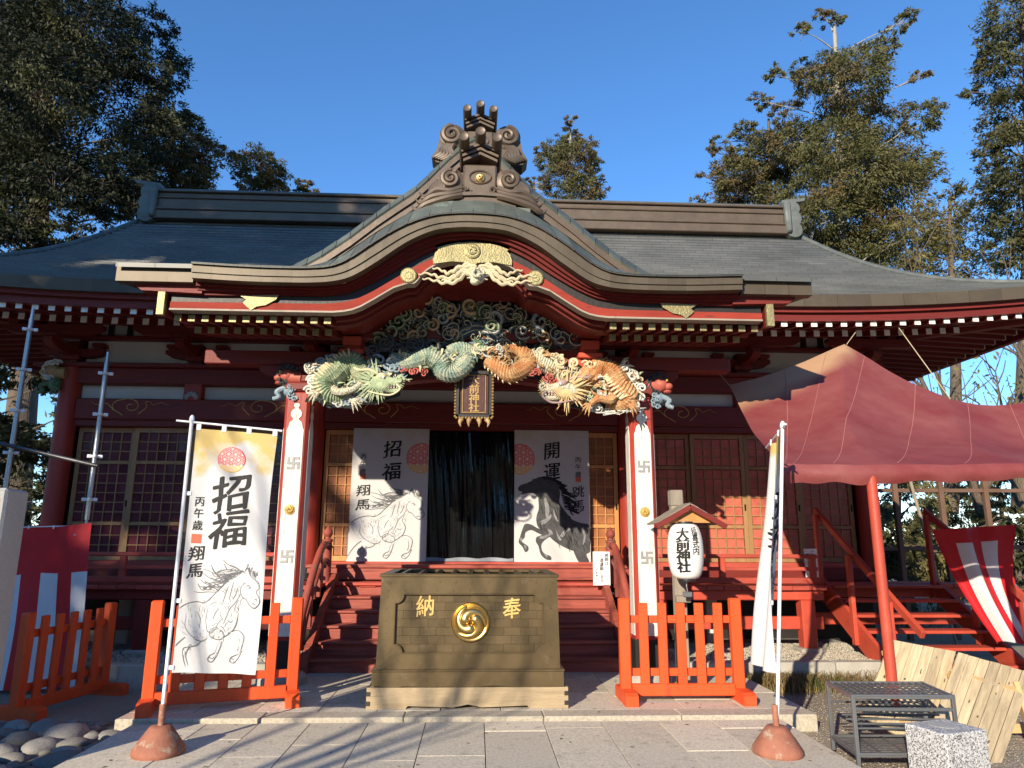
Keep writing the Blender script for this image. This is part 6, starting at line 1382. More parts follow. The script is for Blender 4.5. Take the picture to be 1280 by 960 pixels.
# ================================================================ vermilion fences
def fence(loc, ang, label, L=1.02):
    t = thing('picket_fence', loc, label, 'fence', 'vermilion picket fences', (0, 0, ang))
    def fb(name, c, d, bev=0.008, parent=t, rot=None):
        mb = MB(); mb.box((0,0,0), d, bev); o = bpy.data.objects.new(name, mb.mesh(name, 'vermilion')); COL.objects.link(o); o.parent = parent; o.location = c
        if rot: o.rotation_euler = rot
    for s in (-1, 1):
        fb('post', (s*(L/2), 0, 0.455), (0.10, 0.085, 0.83), 0.012)
        mb = MB(); pr = [(-0.24, 0.0), (0.24, 0.0), (0.24, 0.085), (0.20, 0.105), (-0.20, 0.105), (-0.24, 0.085)]
        k = len(pr); mb.add([(x, a, b) for x in (-0.055, 0.055) for a, b in pr], [list(range(k))[::-1], [k+i for i in range(k)]]+[[i, (i+1) % k, k+(i+1) % k, k+i] for i in range(k)])
        o = bpy.data.objects.new('foot', mb.mesh('foot', 'vermilion')); COL.objects.link(o); o.parent = t; o.location = (s*(L/2), -0.02, 0.0)
    fb('rail', (0, 0.012, 0.685), (L-0.1, 0.03, 0.065), 0.004); fb('rail', (0, 0.012, 0.235), (L-0.1, 0.03, 0.065), 0.004); fb('bottom_board', (0, -0.03, 0.095), (L-0.10, 0.05, 0.10), 0.006)
    for i in range(5):
        fb('picket', (-L/2+L*(i+1)/6, -0.022, 0.475), (0.082, 0.034, 0.71), 0.006, rot=(0, rnd.uniform(-.008, .008), 0))
fence((1.93, 6.66, 0.10), 0.0, 'vermilion picket fence right of the offering box, in full sun')
fence((-2.05, 6.53, 0.10), 0.28, 'vermilion picket fence behind the left banner flag', 1.13)
fence((-3.72, 7.20, -0.03), 1.36, 'vermilion picket fence in shade beside the red and white striped curtain')

# ================================================================ name plaque, lantern, notices
mat('plaque_wood', (0.055, 0.013, 0.010), rough=0.5)
mat('plaque_gilt', (0.33, 0.21, 0.07), rough=0.5, metal=0.3, var=0.25, vscale=20)
t = thing('name_plaque', (0.03, 7.30, 2.72), 'dark wooden name plaque with gilt lettering hanging under the carved dragons', 'plaque')
def tp(name, mb, m, smooth=False, parent=t): return wobj(name, mb, m, parent, smooth)
q = MB(); q.box((0.03, 7.33, 2.97), (0.30, 0.04, 0.44), 0.006); tp('board', q, 'plaque_wood')
q = MB(); 
for (c, d) in (((0.03, 7.305, 3.175), (0.25, 0.012, 0.010)), ((0.03, 7.305, 2.775), (0.25, 0.012, 0.010)), ((-0.09, 7.305, 2.975), (0.010, 0.012, 0.40)), ((0.15, 7.305, 2.975), (0.010, 0.012, 0.40))): q.box(c, d, 0.002)
tp('inner_border', q, 'plaque_gilt')
fr = MB()
for s in (-1, 1): fr.box((0.03+s*0.175, 7.315, 2.96), (0.05, 0.06, 0.50), 0.01)
fr.box((0.03, 7.315, 2.735), (0.40, 0.06, 0.05), 0.01); fr.box((0.03, 7.315, 3.20), (0.40, 0.06, 0.05), 0.01); frm = tp('frame', fr, 'dark_beam')
bd = MB()
for s in (-1, 1):
    for k_ in range(15): bd.ell((0.03+s*0.195, 7.285, 2.73+0.033*k_), (0.013, 0.013, 0.013), 7, 5)
for k_ in range(12): bd.ell((-0.15+0.033*k_, 7.285, 2.715), (0.013, 0.013, 0.013), 7, 5)
tag(wobj('gilt_beads', bd, 'plaque_gilt', frm, True), kind='stuff')
for k_, (dx, a) in enumerate(((-0.12, -0.5), (-0.045, -0.2), (0.05, 0.15), (0.13, 0.5))):
    q = MB(); q.tube(spline([(0.03+dx, 7.31, 2.71), (0.03+dx*1.15+0.01*a, 7.29, 2.67), (0.03+dx*1.1, 7.29, 2.62)], 5), [0.022, 0.026, 0.028, 0.026, 0.022, 0.020, 0.016, 0.012, 0.009, 0.005, 0.002], 8, flat=1.0); tp('petal_finial', q, 'carve_tan', True)
q = MB(); column_text(q, '大前神社', flat_fn(0.03, 0, 7.306), 0, 3.125, 0.098, 0.115, 0.105, 0.02, 0.3); tp('gilt_lettering', q, 'plaque_gilt')

lt = thing('lantern_stand', (2.10, 7.12, 0.1), 'weathered wooden lantern post with a small plank roof behind the right fence', 'lantern stand')
def lb(name, c, d, m, bev=0.006, rot=None, parent=lt):
    mb = MB(); mb.box((0,0,0), d, bev); return obj(name, mb, m, parent, c, rot)
lb('post', (2.09, 7.20, 0.98), (0.115, 0.10, 1.76), 'grey_wood', 0.008)
lb('post_cap', (2.09, 7.20, 1.90), (0.13, 0.12, 0.16), 'grey_wood', 0.01)
for s in (-1, 1):
    for k_ in range(4):
        a = 0.50; dx = 0.035+0.082*k_; lb('roof_plank', (2.12+s*dx, 7.02, 1.815-dx*math.tan(a)+0.004*(3-k_)), (0.098, 0.44, 0.016), 'grey_wood', 0.003, (0, s*a, 0))
    q = MB(); q.bar((2.12, 6.80, 1.795), (2.12+s*0.34, 6.80, 1.795-0.34*math.tan(0.50)), 0.025, 0.05, 0.004); wobj('barge_strip', q, 'red_wood', lt)
q = MB(); q.prism([(2.12-0.26, 1.65), (2.12, 1.785), (2.12+0.26, 1.65)], 6.85, 6.87); wobj('gable_panel', q, 'door_wood', lt)
lb('bracket', (2.09, 7.07, 1.66), (0.05, 0.30, 0.04), 'grey_wood'); lb('lower_bracket', (2.075, 7.05, 0.93), (0.14, 0.10, 0.06), 'grey_wood')
ln = thing('paper_lantern', (2.075, 6.88, 1.13), 'white paper lantern with bold black brush lettering beside the right pillar', 'lantern')
q = MB(); prof = []
for i in range(41):
    v = i/40; r0 = 0.168*min(1.0, (math.sin(PI*min(max(v, 0.0), 1.0)))**0.17 if 0 < v < 1 else 0); prof.append((max(r0, 0.075)*(1+0.012*(i % 2)), 1.125+0.515*v))
q.lathe(prof, 32); obj('paper_body', q, 'lantern_paper', ln, (2.075, 6.88, 0), smooth=True, angle=80)
for (z, h) in ((1.105, 0.03), (1.63, 0.03)): q = MB(); q.lathe([(0.082, 0), (0.085, h*0.5), (0.082, h)], 24); obj('lantern_ring', q, 'lantern_black', ln, (2.075, 6.88, z), smooth=True)
q = MB(); q.tube([(2.075, 6.88, 1.645), (2.09, 6.92, 1.67)], 0.006, 6); q.tube([(2.075, 6.88, 1.13), (2.07, 6.88, 1.06), (2.08, 6.88, 0.99)], 0.005, 6); q.box((2.075, 6.88, 0.985), (0.09, 0.02, 0.05), 0.006); wobj('hanger', q, 'steel', ln)
def lan_fn(th0):
    def f(u, v, k=0):
        i = (v-1.125)/0.515; r0 = max(0.168*max(0.001, math.sin(PI*min(max(i, 0.001), 0.999)))**0.17, 0.075)*1.012+0.003+0.0004*k
        a = th0+u/0.168; return (2.075+r0*math.sin(a), 6.88-r0*math.cos(a), v)
    return f
q = MB(); column_text(q, '大前神社', lan_fn(-0.42), 0, 1.545, 0.100, 0.135, 0.118, 0.05, 0.5); wobj('bold_lettering', q, 'ink', ln)
q = MB(); column_text(q, '延喜式内', lan_fn(0.32), 0, 1.575, 0.063, 0.075, 0.070, 0.02, 0.3); wobj('small_lettering', q, 'ink', ln)

nb = thing('notice_board', (1.66, 9.10, 0.93), 'white vertical notice with black brush lettering at the top of the steps', 'notice')
q = MB(); q.box((1.645, 9.10, 1.13), (0.215, 0.012, 0.41), 0.003); wobj('board', q, 'notice_white', nb)
q = MB(); column_text(q, '昇殿は', flat_fn(1.645, 0, 9.092), 0.065, 1.29, 0.048, 0.05, 0.05, 0.012, 0.4); column_text(q, 'ご遠慮願います', flat_fn(1.645, 0, 9.092), 0.0, 1.275, 0.049, 0.052, 0.052, 0.012, 0.4, 4); column_text(q, '大前神社', flat_fn(1.645, 0, 9.092), -0.065, 1.11, 0.034, 0.03, 0.032, 0.006, 0.3, 8); tag(wobj('lettering', q, 'ink', nb), kind='stuff')
nb = thing('notice_board', (4.42, 9.22, 1.0), 'small white notice leaning by the wooden stairs under the canopy', 'notice')
q = MB(); q.box((4.40, 9.25, 1.20), (0.17, 0.012, 0.36), 0.003); wobj('board', q, 'notice_white', nb)
q = MB(); column_text(q, 'ご遠慮', flat_fn(4.40, 0, 9.242), 0.02, 1.33, 0.05, 0.052, 0.05, 0.012, 0.4); column_text(q, '願います', flat_fn(4.40, 0, 9.242), -0.04, 1.30, 0.045, 0.045, 0.045, 0.012, 0.4); tag(wobj('lettering', q, 'ink', nb), kind='stuff')

# ================================================================ right side: wooden stairs, canopy, boards, rack
st = thing('wooden_stairs', (5.3, 8.6, 0), 'red painted wooden stairs with handrails at the right end of the hall', 'stairs')
def sb(name, p0, p1, wd, ht, m='stair_red', bev=0.006, parent=st):
    q = MB(); q.bar(p0, p1, wd, ht, bev); return wobj(name, q, m, parent)
ya, za, yb_, zb_ = 9.35, 1.02, 7.90, 0.10
for x in (4.58, 6.08):
    q = MB(); pr = [(ya, za), (ya, za-0.30), (yb_+0.16, 0.0), (yb_-0.12, 0.0), (yb_-0.12, zb_+0.02)]
    k = len(pr); q.add([(x+dx, a, b) for dx in (-0.025, 0.025) for a, b in pr], [list(range(k))[::-1], [k+i for i in range(k)]]+[[i, (i+1) % k, k+(i+1) % k, k+i] for i in range(k)]); wobj('stringer', q, 'stair_red', st)
    sb('handrail', (x, ya+0.05, 1.88), (x, 7.30, 0.56), 0.05, 0.085)
    for (y, zt) in ((9.30, 1.82), (8.55, 1.32), (7.78, 0.84)):
        zz = za+(zb_-za)*(ya-y)/(ya-yb_); sb('rail_post', (x-0.05, y, max(0, zz-0.22)), (x-0.05, y, zt), 0.05, 0.08, parent=st)
for i in range(6):
    f = (i+0.5)/6; y = ya+(yb_-ya)*f; z = za+(zb_-za)*f; q = MB(); q.box((5.33, y, z-0.03), (1.44, 0.23, 0.035), 0.004); wobj('tread', q, 'stair_red', st)

# ---- canopy
def canopy_mat():
    m = bpy.data.materials.new('canopy_red'); m.use_nodes = True; MATS['canopy_red'] = m
    n = m.node_tree.nodes; l = m.node_tree.links; b = n['Principled BSDF']; b.inputs['Roughness'].default_value = 0.6
    tc = n.new('ShaderNodeTexCoord'); nz = n.new('ShaderNodeTexNoise'); nz.inputs['Scale'].default_value = 1.4; nz.inputs['Detail'].default_value = 7; nz.inputs['Roughness'].default_value = 0.65; l.new(tc.outputs['Object'], nz.inputs['Vector'])
    cr = n.new('ShaderNodeValToRGB'); cr.color_ramp.elements[0].position = 0.38; cr.color_ramp.elements[0].color = (0.21, 0.036, 0.036, 1); cr.color_ramp.elements[1].position = 0.72; cr.color_ramp.elements[1].color = (0.28, 0.085, 0.075, 1); l.new(nz.outputs[0], cr.inputs[0])
    at_ = n.new('ShaderNodeAttribute'); at_.attribute_name = 'fade'
    mf = n.new('ShaderNodeMix'); mf.data_type = 'RGBA'; l.new(at_.outputs['Fac'], mf.inputs['Factor']); l.new(cr.outputs[0], mf.inputs['A']); mf.inputs['B'].default_value = (0.46, 0.27, 0.15, 1)
    l.new(mf.outputs['Result'], b.inputs['Base Color'])
    wv = n.new('ShaderNodeTexNoise'); wv.inputs['Scale'].default_value = 7; wv.inputs['Detail'].default_value = 6; l.new(tc.outputs['Object'], wv.inputs['Vector'])
    bp = n.new('ShaderNodeBump'); bp.inputs['Strength'].default_value = 0.35; bp.inputs['Distance'].default_value = 0.03; l.new(wv.outputs[0], bp.inputs['Height']); l.new(bp.outputs[0], b.inputs['Normal'])
    tr = n.new('ShaderNodeBsdfTranslucent'); tr.inputs[0].default_value = (0.35, 0.04, 0.03, 1); ms = n.new('ShaderNodeMixShader'); ms.inputs[0].default_value = 0.15
    l.new(b.outputs[0], ms.inputs[1]); l.new(tr.outputs[0], ms.inputs[2]); l.new(ms.outputs[0], n['Material Output'].inputs[0])
canopy_mat()
mat('canopy_faded', (0.46, 0.27, 0.13), rough=0.7, var=0.2, vscale=4, bump=0.1)
mat('seam', (0.42, 0.17, 0.14), rough=0.7)
cn = thing('canopy', (4.6, 6.8, 1.9), 'faded red sheet canopy slung from the eaves to red poles', 'canopy')
COLS = [((2.62, 5.85, 2.12), (2.86, 7.0, 2.56), (3.08, 8.2, 3.31)), ((3.35, 5.74, 2.10), (3.80, 6.95, 2.76), (4.55, 8.2, 3.84)), ((4.55, 5.74, 2.13), (4.85, 6.7, 2.50), (5.35, 7.55, 3.04)), ((5.7, 5.74, 2.15), (5.9, 6.7, 2.48), (6.25, 7.5, 3.02)), ((6.9, 5.74, 2.20), (7.1, 6.7, 2.60), (7.4, 7.5, 3.1))]
def cat(P, t):
    n = len(P)-1; i = min(int(t*n), n-1); f = t*n-i; p0, p1, p2, p3 = P[max(i-1, 0)], P[i], P[i+1], P[min(i+2, n)]
    return 0.5*((2*p1)+(p2-p0)*f+(2*p0-5*p1+4*p2-p3)*f*f+(3*p1-p0-3*p2+p3)*f**3)
def CN(u, v):
    c = [cat([Vector(p) for p in col], v) for col in COLS]; i_ = min(int(u*4), 3); f_ = u*4-i_; p = c[i_].lerp(c[i_+1], f_).lerp(cat(c, u), 0.45*(1-v)+0.12)
    p.z -= (0.05*math.sin(PI*v)+0.05*v)*abs(math.sin(PI*u*4)); p.z += 0.012*noise.noise(p*2.2)+0.006*noise.noise(p*6.0)
    return p
q = MB(); q.grid(lambda u, v: CN(u, v), 180, 40)
FV = []
for j in range(41):
    for i in range(181):
        u, v = i/180, j/40; e = 0.66+0.14*(u/0.25)+0.05*noise.noise(Vector((u*14, v*9, 3))); f = min(1, max(0, (v-e)/0.10))*min(1, max(0, (0.285-u)/0.03)); FV.append(f)
cs = wobj('sheet', q, 'canopy_red', cn, True)
fa = cs.data.attributes.new('fade', 'FLOAT', 'POINT'); fa.data.foreach_set('value', FV)
def seamline(pts):
    q = MB(); q.tube([p+Vector((0, -0.002, 0.002)) for p in pts], 0.003, 5); wobj('seam', q, 'seam', cs)
for u0, u1 in ((0.02, 0.12), (0.05, 0.21), (0.16, 0.30), (0.30, 0.42), (0.42, 0.55), (0.56, 0.68), (0.70, 0.80)): seamline([CN(u0+(u1-u0)*t+0.03*math.sin(PI*t), 0.04+0.94*t) for t in np.linspace(0, 1, 24)])
q = MB(); q.grid(lambda u, v: CN(u, 0.0)+Vector((0.006*math.sin(70*u)*(1-v), -0.02-0.03*math.sin(PI*v)+0.010*math.sin(60*u+3*v+2*math.sin(17*u))*(1-v), -(0.145+0.012*math.sin(9*u)+0.008*math.sin(33*u)+0.006*math.sin(71*u))*(1-v))), 160, 8); wobj('valance', q, 'canopy_red', cn, True)
for (p0, p1) in (((4.58, 8.2, 3.84), (4.95, 8.6, 4.14)), ((3.08, 8.2, 3.31), (3.10, 8.9, 3.75)), ((5.35, 7.55, 3.04), (5.42, 8.45, 4.14))):
    q = MB(); q.tube([p0, p1], 0.006, 5); wobj('tie_rope', q, 'rope_tan', cn)
for (x, y, lab) in ((3.325, 5.74, 'round red post holding the front edge of the canopy, in the sun'), (5.15, 6.3, 'dark red post at the right edge holding the canopy')):
    zt = 2.02 if x < 4 else 2.2
    t = thing('canopy_post', (x, y, 0), lab, 'post', 'canopy posts')
    q = MB(); q.lathe([(0.041, -0.03), (0.041, zt)], 14); obj('post_shaft', q, 'stair_red', t, (x, y, 0), smooth=True)
    q = MB()
    for a in (0.5, 2.6): q.tube([(x, y, zt-0.05), (x+0.10*math.cos(a), y, zt+0.03)], [0.010, 0.004], 5)
    wobj('lashing', q, 'rope_tan', t)

# ---- plank boards leaning in front
def plank_board(label, P, nplank, n_cross):
    """P = four corners: top-left, top-right, bottom-left, bottom-right"""
    P = [Vector(p) for p in P]; base = (P[2]+P[3])/2
    t = thing('plank_board', base, label, 'board', 'plank boards leaning by the canopy post')
    nrm = (P[1]-P[0]).cross(P[2]-P[0]).normalized()
    if nrm.y > 0: nrm = -nrm
    for i in range(nplank):
        a, b = i/nplank+0.004, (i+1)/nplank-0.004; c = [P[0].lerp(P[1], a), P[0].lerp(P[1], b), P[2].lerp(P[3], b), P[2].lerp(P[3], a)]
        j = rnd.uniform(-0.003, 0.003); off = nrm*(0.009+j)
        ctr = (c[0]+c[1]+c[2]+c[3])/4; ay = ((c[0]+c[1])-(c[2]+c[3])).normalized(); ax = ay.cross(nrm).normalized(); M3 = Matrix((ax, ay, nrm)).transposed(); Mi = M3.transposed()
        q = MB(); q.add([Mi @ (p+off-ctr) for p in c]+[Mi @ (p-nrm*0.009-ctr) for p in c], [[0,1,2,3], [7,6,5,4], [0,4,5,1], [1,5,6,2], [2,6,7,3], [3,7,4,0]])
        o = link('plank', q.mesh('plank', 'plank_wood'), t, ctr); o.rotation_euler = M3.to_euler()
        rs = random.Random(i*7+nplank)
        for k_ in range(rs.randint(1, 3)):                      # knots
            f, g_ = rs.uniform(0.25, 0.75), rs.uniform(0.08, 0.92); kc = c[0].lerp(c[1], f).lerp(c[3].lerp(c[2], f), g_)+off+nrm*0.0015
            ex = (c[1]-c[0]).normalized()*rs.uniform(0.004, 0.009); ey = (c[3]-c[0]).normalized()*rs.uniform(0.010, 0.024)
            q = MB(); q.add([Mi @ (kc-ctr+ex*math.cos(t_)+ey*math.sin(t_)) for t_ in np.linspace(0, 2*PI, 10, endpoint=False)], [list(range(10))]); kn = bpy.data.objects.new('knot', q.mesh('knot', 'knot_wood')); COL.objects.link(kn); kn.parent = o
    for f in n_cross:
        a, b = P[0].lerp(P[2], f), P[1].lerp(P[3], f); q = MB(); q.bar(a-nrm*0.03, b-nrm*0.03, 0.04, 0.07, 0.004, up=nrm); wobj('batten', q, 'raw_wood', t)
    return t
mat('plank_wood', (0.50, 0.39, 0.235), rough=0.7, var=0.38, vscale=4, bump=0.4, bscale=20, stretch=(9, 0.7, 9), rand=0.20, wear_col=(0.30, 0.235, 0.16), wear_amt=0.45, wear_scale=3)
mat('knot_wood', (0.11, 0.07, 0.04), rough=0.7)
plank_board('pale plank board leaning behind the red canopy post', [(3.466,5.950,0.698), (4.033,6.000,0.597), (2.989,5.620,0.200), (3.479,5.620,-0.054)], 6, (0.15, 0.85))
plank_board('larger pale plank board leaning at the right edge beside the granite block', [(4.019,5.950,0.598), (4.600,5.900,0.451), (3.225,5.300,0.009), (3.616,5.150,-0.153)], 7, (0.2, 0.85))
t = thing('timber_prop', (4.35, 5.5, 0), 'raw timber prop behind the larger plank board at the right edge', 'prop')
q = MB(); q.bar((4.32, 5.62, 0.0), (4.36, 5.80, 0.40), 0.04, 0.06, 0.004); wobj('leg', q, 'raw_wood', t)
q = MB(); q.bar((4.22, 5.45, 0.035), (4.9, 5.55, 0.035), 0.05, 0.06, 0.004); wobj('foot', q, 'raw_wood', t)
q = MB(); q.bar((4.28, 5.90, 0.04), (4.95, 5.90, 0.04), 0.06, 0.07, 0.004); wobj('foot', q, 'raw_wood', t)

# ---- grey steel rack: slatted top, two lower shelves
rk = thing('metal_rack', (3.05, 5.15, 0), 'low grey steel rack with perforated shelves in front of the canopy post', 'rack')
A, B, C_, D = Vector((2.62, 5.42, 0)), Vector((3.38, 5.42, 0)), Vector((3.28, 5.03, 0)), Vector((2.60, 5.02, 0))
A, B, C_, D = Vector((2.70, 5.50, 0)), Vector((3.40, 5.47, 0)), Vector((3.33, 5.02, 0)), Vector((2.65, 5.05, 0))
mat('rack_grey', (0.155, 0.16, 0.165), rough=0.45, metal=0.4, var=0.15, vscale=8, bump=0.1)
def rb(name, p0, p1, w_=0.022, h_=0.022, parent=rk):
    q = MB(); q.bar(p0, p1, w_, h_, 0.003); return wobj(name, q, 'rack_grey', parent)
Z = lambda p, z: Vector((p.x, p.y, z))
for p in (A, B, C_, D): rb('leg', Z(p, 0.0), Z(p, 0.47), 0.025, 0.025)
for zz in (0.455, 0.09):
    for a, b in ((A, B), (B, C_), (C_, D), (D, A)): rb('rail', Z(a, zz), Z(b, zz), 0.02, 0.028)
rb('rail', Z(D, 0.375), Z(C_, 0.375), 0.016, 0.022)
def mesh_shelf(zz, nu, nv, tilt=0.0, z2=None):
    """perforated sheet: strips both ways with open slots between"""
    q = MB(); z2 = zz if z2 is None else z2
    for i in range(nv+1):
        f = i/nv; a, b = Z(D.lerp(A, f), zz+(z2-zz)*f), Z(C_.lerp(B, f), zz+(z2-zz)*f); q.bar(a, b, 0.028, 0.004)
    for i in range(nu+1):
        f = i/nu; a, b = Z(D.lerp(C_, f), zz+0.005), Z(A.lerp(B, f), z2+0.005); q.bar(a, b, 0.024, 0.004)
    tag(wobj('perforated_shelf', q, 'rack_grey', rk), kind='stuff')
mesh_shelf(0.458, 14, 7); mesh_shelf(0.09, 4, 9)
for i in range(7):
    f = (i+0.5)/7; a, b = D.lerp(A, f), C_.lerp(B, f); rb('shelf_bar', Z(a, 0.24+0.10*f), Z(b, 0.24+0.10*f), 0.014, 0.012)
for p, f in ((A, 0.33), (B, 0.33), (C_, 0.24), (D, 0.24)): pass
# ---- granite block
gb = thing('granite_block', (3.05, 4.72, 0), 'speckled granite block standing in front of the steel rack', 'stone block')
def speckle():
    m = bpy.data.materials.new('speckled_granite'); m.use_nodes = True; MATS['speckled_granite'] = m
    n = m.node_tree.nodes; l = m.node_tree.links; b = n['Principled BSDF']; b.inputs['Roughness'].default_value = 0.55
    tc = n.new('ShaderNodeTexCoord'); v = n.new('ShaderNodeTexVoronoi'); v.inputs['Scale'].default_value = 150; l.new(tc.outputs['Object'], v.inputs['Vector'])
    sp = n.new('ShaderNodeSeparateColor'); l.new(v.outputs['Color'], sp.inputs[0])
    cr = n.new('ShaderNodeValToRGB'); e = cr.color_ramp.elements; e[0].position = 0.0; e[0].color = (0.06, 0.06, 0.062, 1); e[1].position = 1.0; e[1].color = (0.62, 0.61, 0.60, 1)
    x = e.new(0.22); x.color = (0.16, 0.16, 0.165, 1); x = e.new(0.38); x.color = (0.40, 0.395, 0.39, 1); l.new(sp.outputs[0], cr.inputs[0]); l.new(cr.outputs[0], b.inputs['Base Color'])
speckle()
q = MB(); q.box((0, 0, 0.15), (0.36, 0.30, 0.36), 0.008); o = obj('block', q, 'speckled_granite', gb, (3.10, 4.78, 0), (0, 0, 0.30))
q = MB(); q.lathe([(0.09, 0), (0.085, 0.003), (0.03, 0.004)], 24); obj('socket', q, 'post_stone', gb, (3.10, 4.80, 0.332), smooth=False)

# ---- red and white striped curtain under the canopy, and the timber frame behind
mat('curtain_red', (0.52, 0.012, 0.018), rough=0.6, var=0.12, vscale=3, bump=0.1, bscale=8)
mat('curtain_white', (0.62, 0.60, 0.60), rough=0.65, var=0.08, vscale=3, bump=0.1, bscale=8)
def striped(name, label, fn, nu, nv, stripes, band, offs=0.0):
    t = thing(name, fn(0.5, 0), label, 'curtain', 'red and white striped curtains')
    q = MB(); q.grid(fn, nu, nv)
    for k_ in range(len(q.f)):
        i, j = k_ % nu, k_//nu; u, v = (i+0.5)/nu, (j+0.5)/nv
        q.m[k_] = 0 if v > band or int(u*stripes+offs) % 2 == 0 else 1
    c = wobj('striped_cloth', q, ['curtain_red', 'curtain_white'], t, True); return t, c
E1, E2, E3, E4 = Vector((5.280,8.000,1.613)), Vector((6.231,8.000,1.672)), Vector((5.780,7.900,0.384)), Vector((6.258,7.900,0.433))
def cur_r(u, v):
    p = E3.lerp(E4, u).lerp(E1.lerp(E2, u), v); s_ = math.sin(PI*v)
    return p+Vector((0.16*s_*(0.5-u)*0.6-0.10*s_, 0.05*math.sin(9*u+2*v)+0.03*math.sin(15*u), 0.02*math.sin(8*u)*(1-v)))
striped('striped_curtain', 'red and white striped curtain swept aside behind the right stairs', cur_r, 60, 30, 5, 0.86)
mat('frame_brown', (0.13, 0.075, 0.05), rough=0.8, var=0.25)
fr_ = thing('timber_fence', (7.2, 11.0, 0), 'weathered timber fence of posts and rails behind the right stairs', 'fence')
for (x, zt) in ((5.95, 2.6), (6.7, 2.75), (7.5, 2.8), (8.3, 2.8), (9.2, 2.8)):
    q = MB(); q.box((x, 11.0+0.1*(x-6), zt/2), (0.075, 0.075, zt), 0.006); wobj('post', q, 'frame_brown', fr_)
for z in (1.35, 2.25, 2.6): q = MB(); q.bar((5.6, 11.0, z), (9.6, 11.35, z+0.05), 0.04, 0.06, 0.004); wobj('rail', q, 'frame_brown', fr_)
for (p0, p1) in (((6.2, 10.6, 0), (5.8, 10.95, 2.5)), ((7.1, 10.6, 0), (6.9, 10.95, 2.4))): q = MB(); q.tube([p0, p1], 0.025, 8); wobj('brace_pole', q, 'grey_wood', fr_)

# ================================================================ left side: stone post, scaffold tubes, striped curtain
sp_ = thing('stone_post', (-2.93, 4.62, 0), 'square grey stone post with carved date at the left edge', 'stone post')
q = MB(); q.box((0,0,0), (0.34, 0.34, 1.78), 0.015); o = obj('shaft', q, 'post_stone', sp_, (-3.05, 4.75, 0.90), (0, 0, 0.20))
q = MB(); q.box((0,0,0), (0.5, 0.5, 0.12), 0.02); obj('plinth', q, 'post_stone', sp_, (-3.05, 4.75, 0.03), (0, 0, 0.20))
R_ = Matrix.Rotation(0.20, 3, 'Z')
def face_fn(u, v, k=0): p = R_ @ Vector((u, -0.1715-0.0004*k, 0)); return (-3.05+p.x, 4.75+p.y, v)
q = MB(); column_text(q, '平成三', face_fn, 0.07, 1.12, 0.095, 0.085, 0.085, 0.01, 0.5); q2 = q; wobj('carved_lettering', q, 'ink', sp_)
q = MB(); q.add([face_fn(*p) for p in ((-0.13, 1.50), (-0.02, 1.50), (-0.02, 1.60), (-0.13, 1.60))], [[0,1,2,3]]); wobj('carved_mark', q, 'ink', sp_)
def scaffold(x, y, z0, z1, label, m='steel'):
    t = thing('scaffold_tube', (x, y, z0), label, 'scaffold tube', 'scaffold tubes on the left')
    q = MB(); q.tube([(x, y, z0), (x, y, z1)], 0.0245, 14); q.tube([(x, y, z1), (x, y, z1+0.12)], 0.018, 12); wobj('tube', q, m, t, True)
    z = z1-0.12
    while z > z0+0.1:
        q = MB(); q.lathe([(0.028, -0.012), (0.032, 0), (0.028, 0.012)], 14, (x, y, z))
        for a in range(4):
            b = a*PI/2+0.4; q.box((x+0.05*math.cos(b), y+0.05*math.sin(b), z), (0.045, 0.024, 0.035), 0.004, (0, 0, b))
        wobj('wedge_pocket', q, 'pole_white', t, True); z -= 0.45
    return t
scaffold(-4.83, 7.7, 0.0, 3.82, 'tall galvanised scaffold tube behind the stone post')
scaffold(-3.965, 7.7, 1.66, 3.34, 'shorter galvanised scaffold tube rising from the corner of the striped curtain')
t = thing('scaffold_rail', (-4.4, 7.66, 2.3), 'dark scaffold rail clamped between the two upright tubes', 'rail')
q = MB(); q.tube([(-5.9, 7.66, 2.66), (-3.9, 7.66, 2.215)], 0.021, 10); wobj('rail_tube', q, 'steel_dark', t, True)
q = MB(); q.tube(spline([(-3.965, 7.7, 1.66), (-3.97, 7.69, 1.58), (-4.05, 7.66, 1.50)], 5), 0.014, 8); wobj('hook', q, 'steel', t, True)
L1, L2, L3, L4 = Vector((-5.75, 7.74, 1.56)), Vector((-3.90, 7.72, 1.63)), Vector((-5.75, 7.70, 0.0)), Vector((-3.82, 7.74, 0.02))
def cur_l(u, v):
    p = L3.lerp(L4, u).lerp(L1.lerp(L2, u), v); p.z -= 0.05*math.sin(PI*min(1, u*1.0))*v*abs(math.sin(u*9))
    return p+Vector((0.03*math.sin(6*v+9*u)*(1-v), 0.045*math.sin(16*u+2.2*v)+0.03*math.sin(5*v+7*u), 0))
striped('striped_curtain', 'red and white striped curtain hanging behind the stone post on the left', cur_l, 132, 30, 11, 0.70, 1.0)
t = thing('curtain_rail', (-4.6, 7.7, 1.6), 'thin white cord with clips along the top of the left striped curtain', 'cord')
q = MB(); q.tube([(-5.8, 7.72, 1.60), (-4.9, 7.72, 1.575), (-4.05, 7.72, 1.60)], 0.006, 6); wobj('cord', q, 'pole_white', t)
for x in (-5.2, -4.8, -4.55, -4.3): q = MB(); q.box((x, 7.72, 1.585), (0.014, 0.012, 0.035), 0.002); wobj('clip', q, 'pole_white', t)

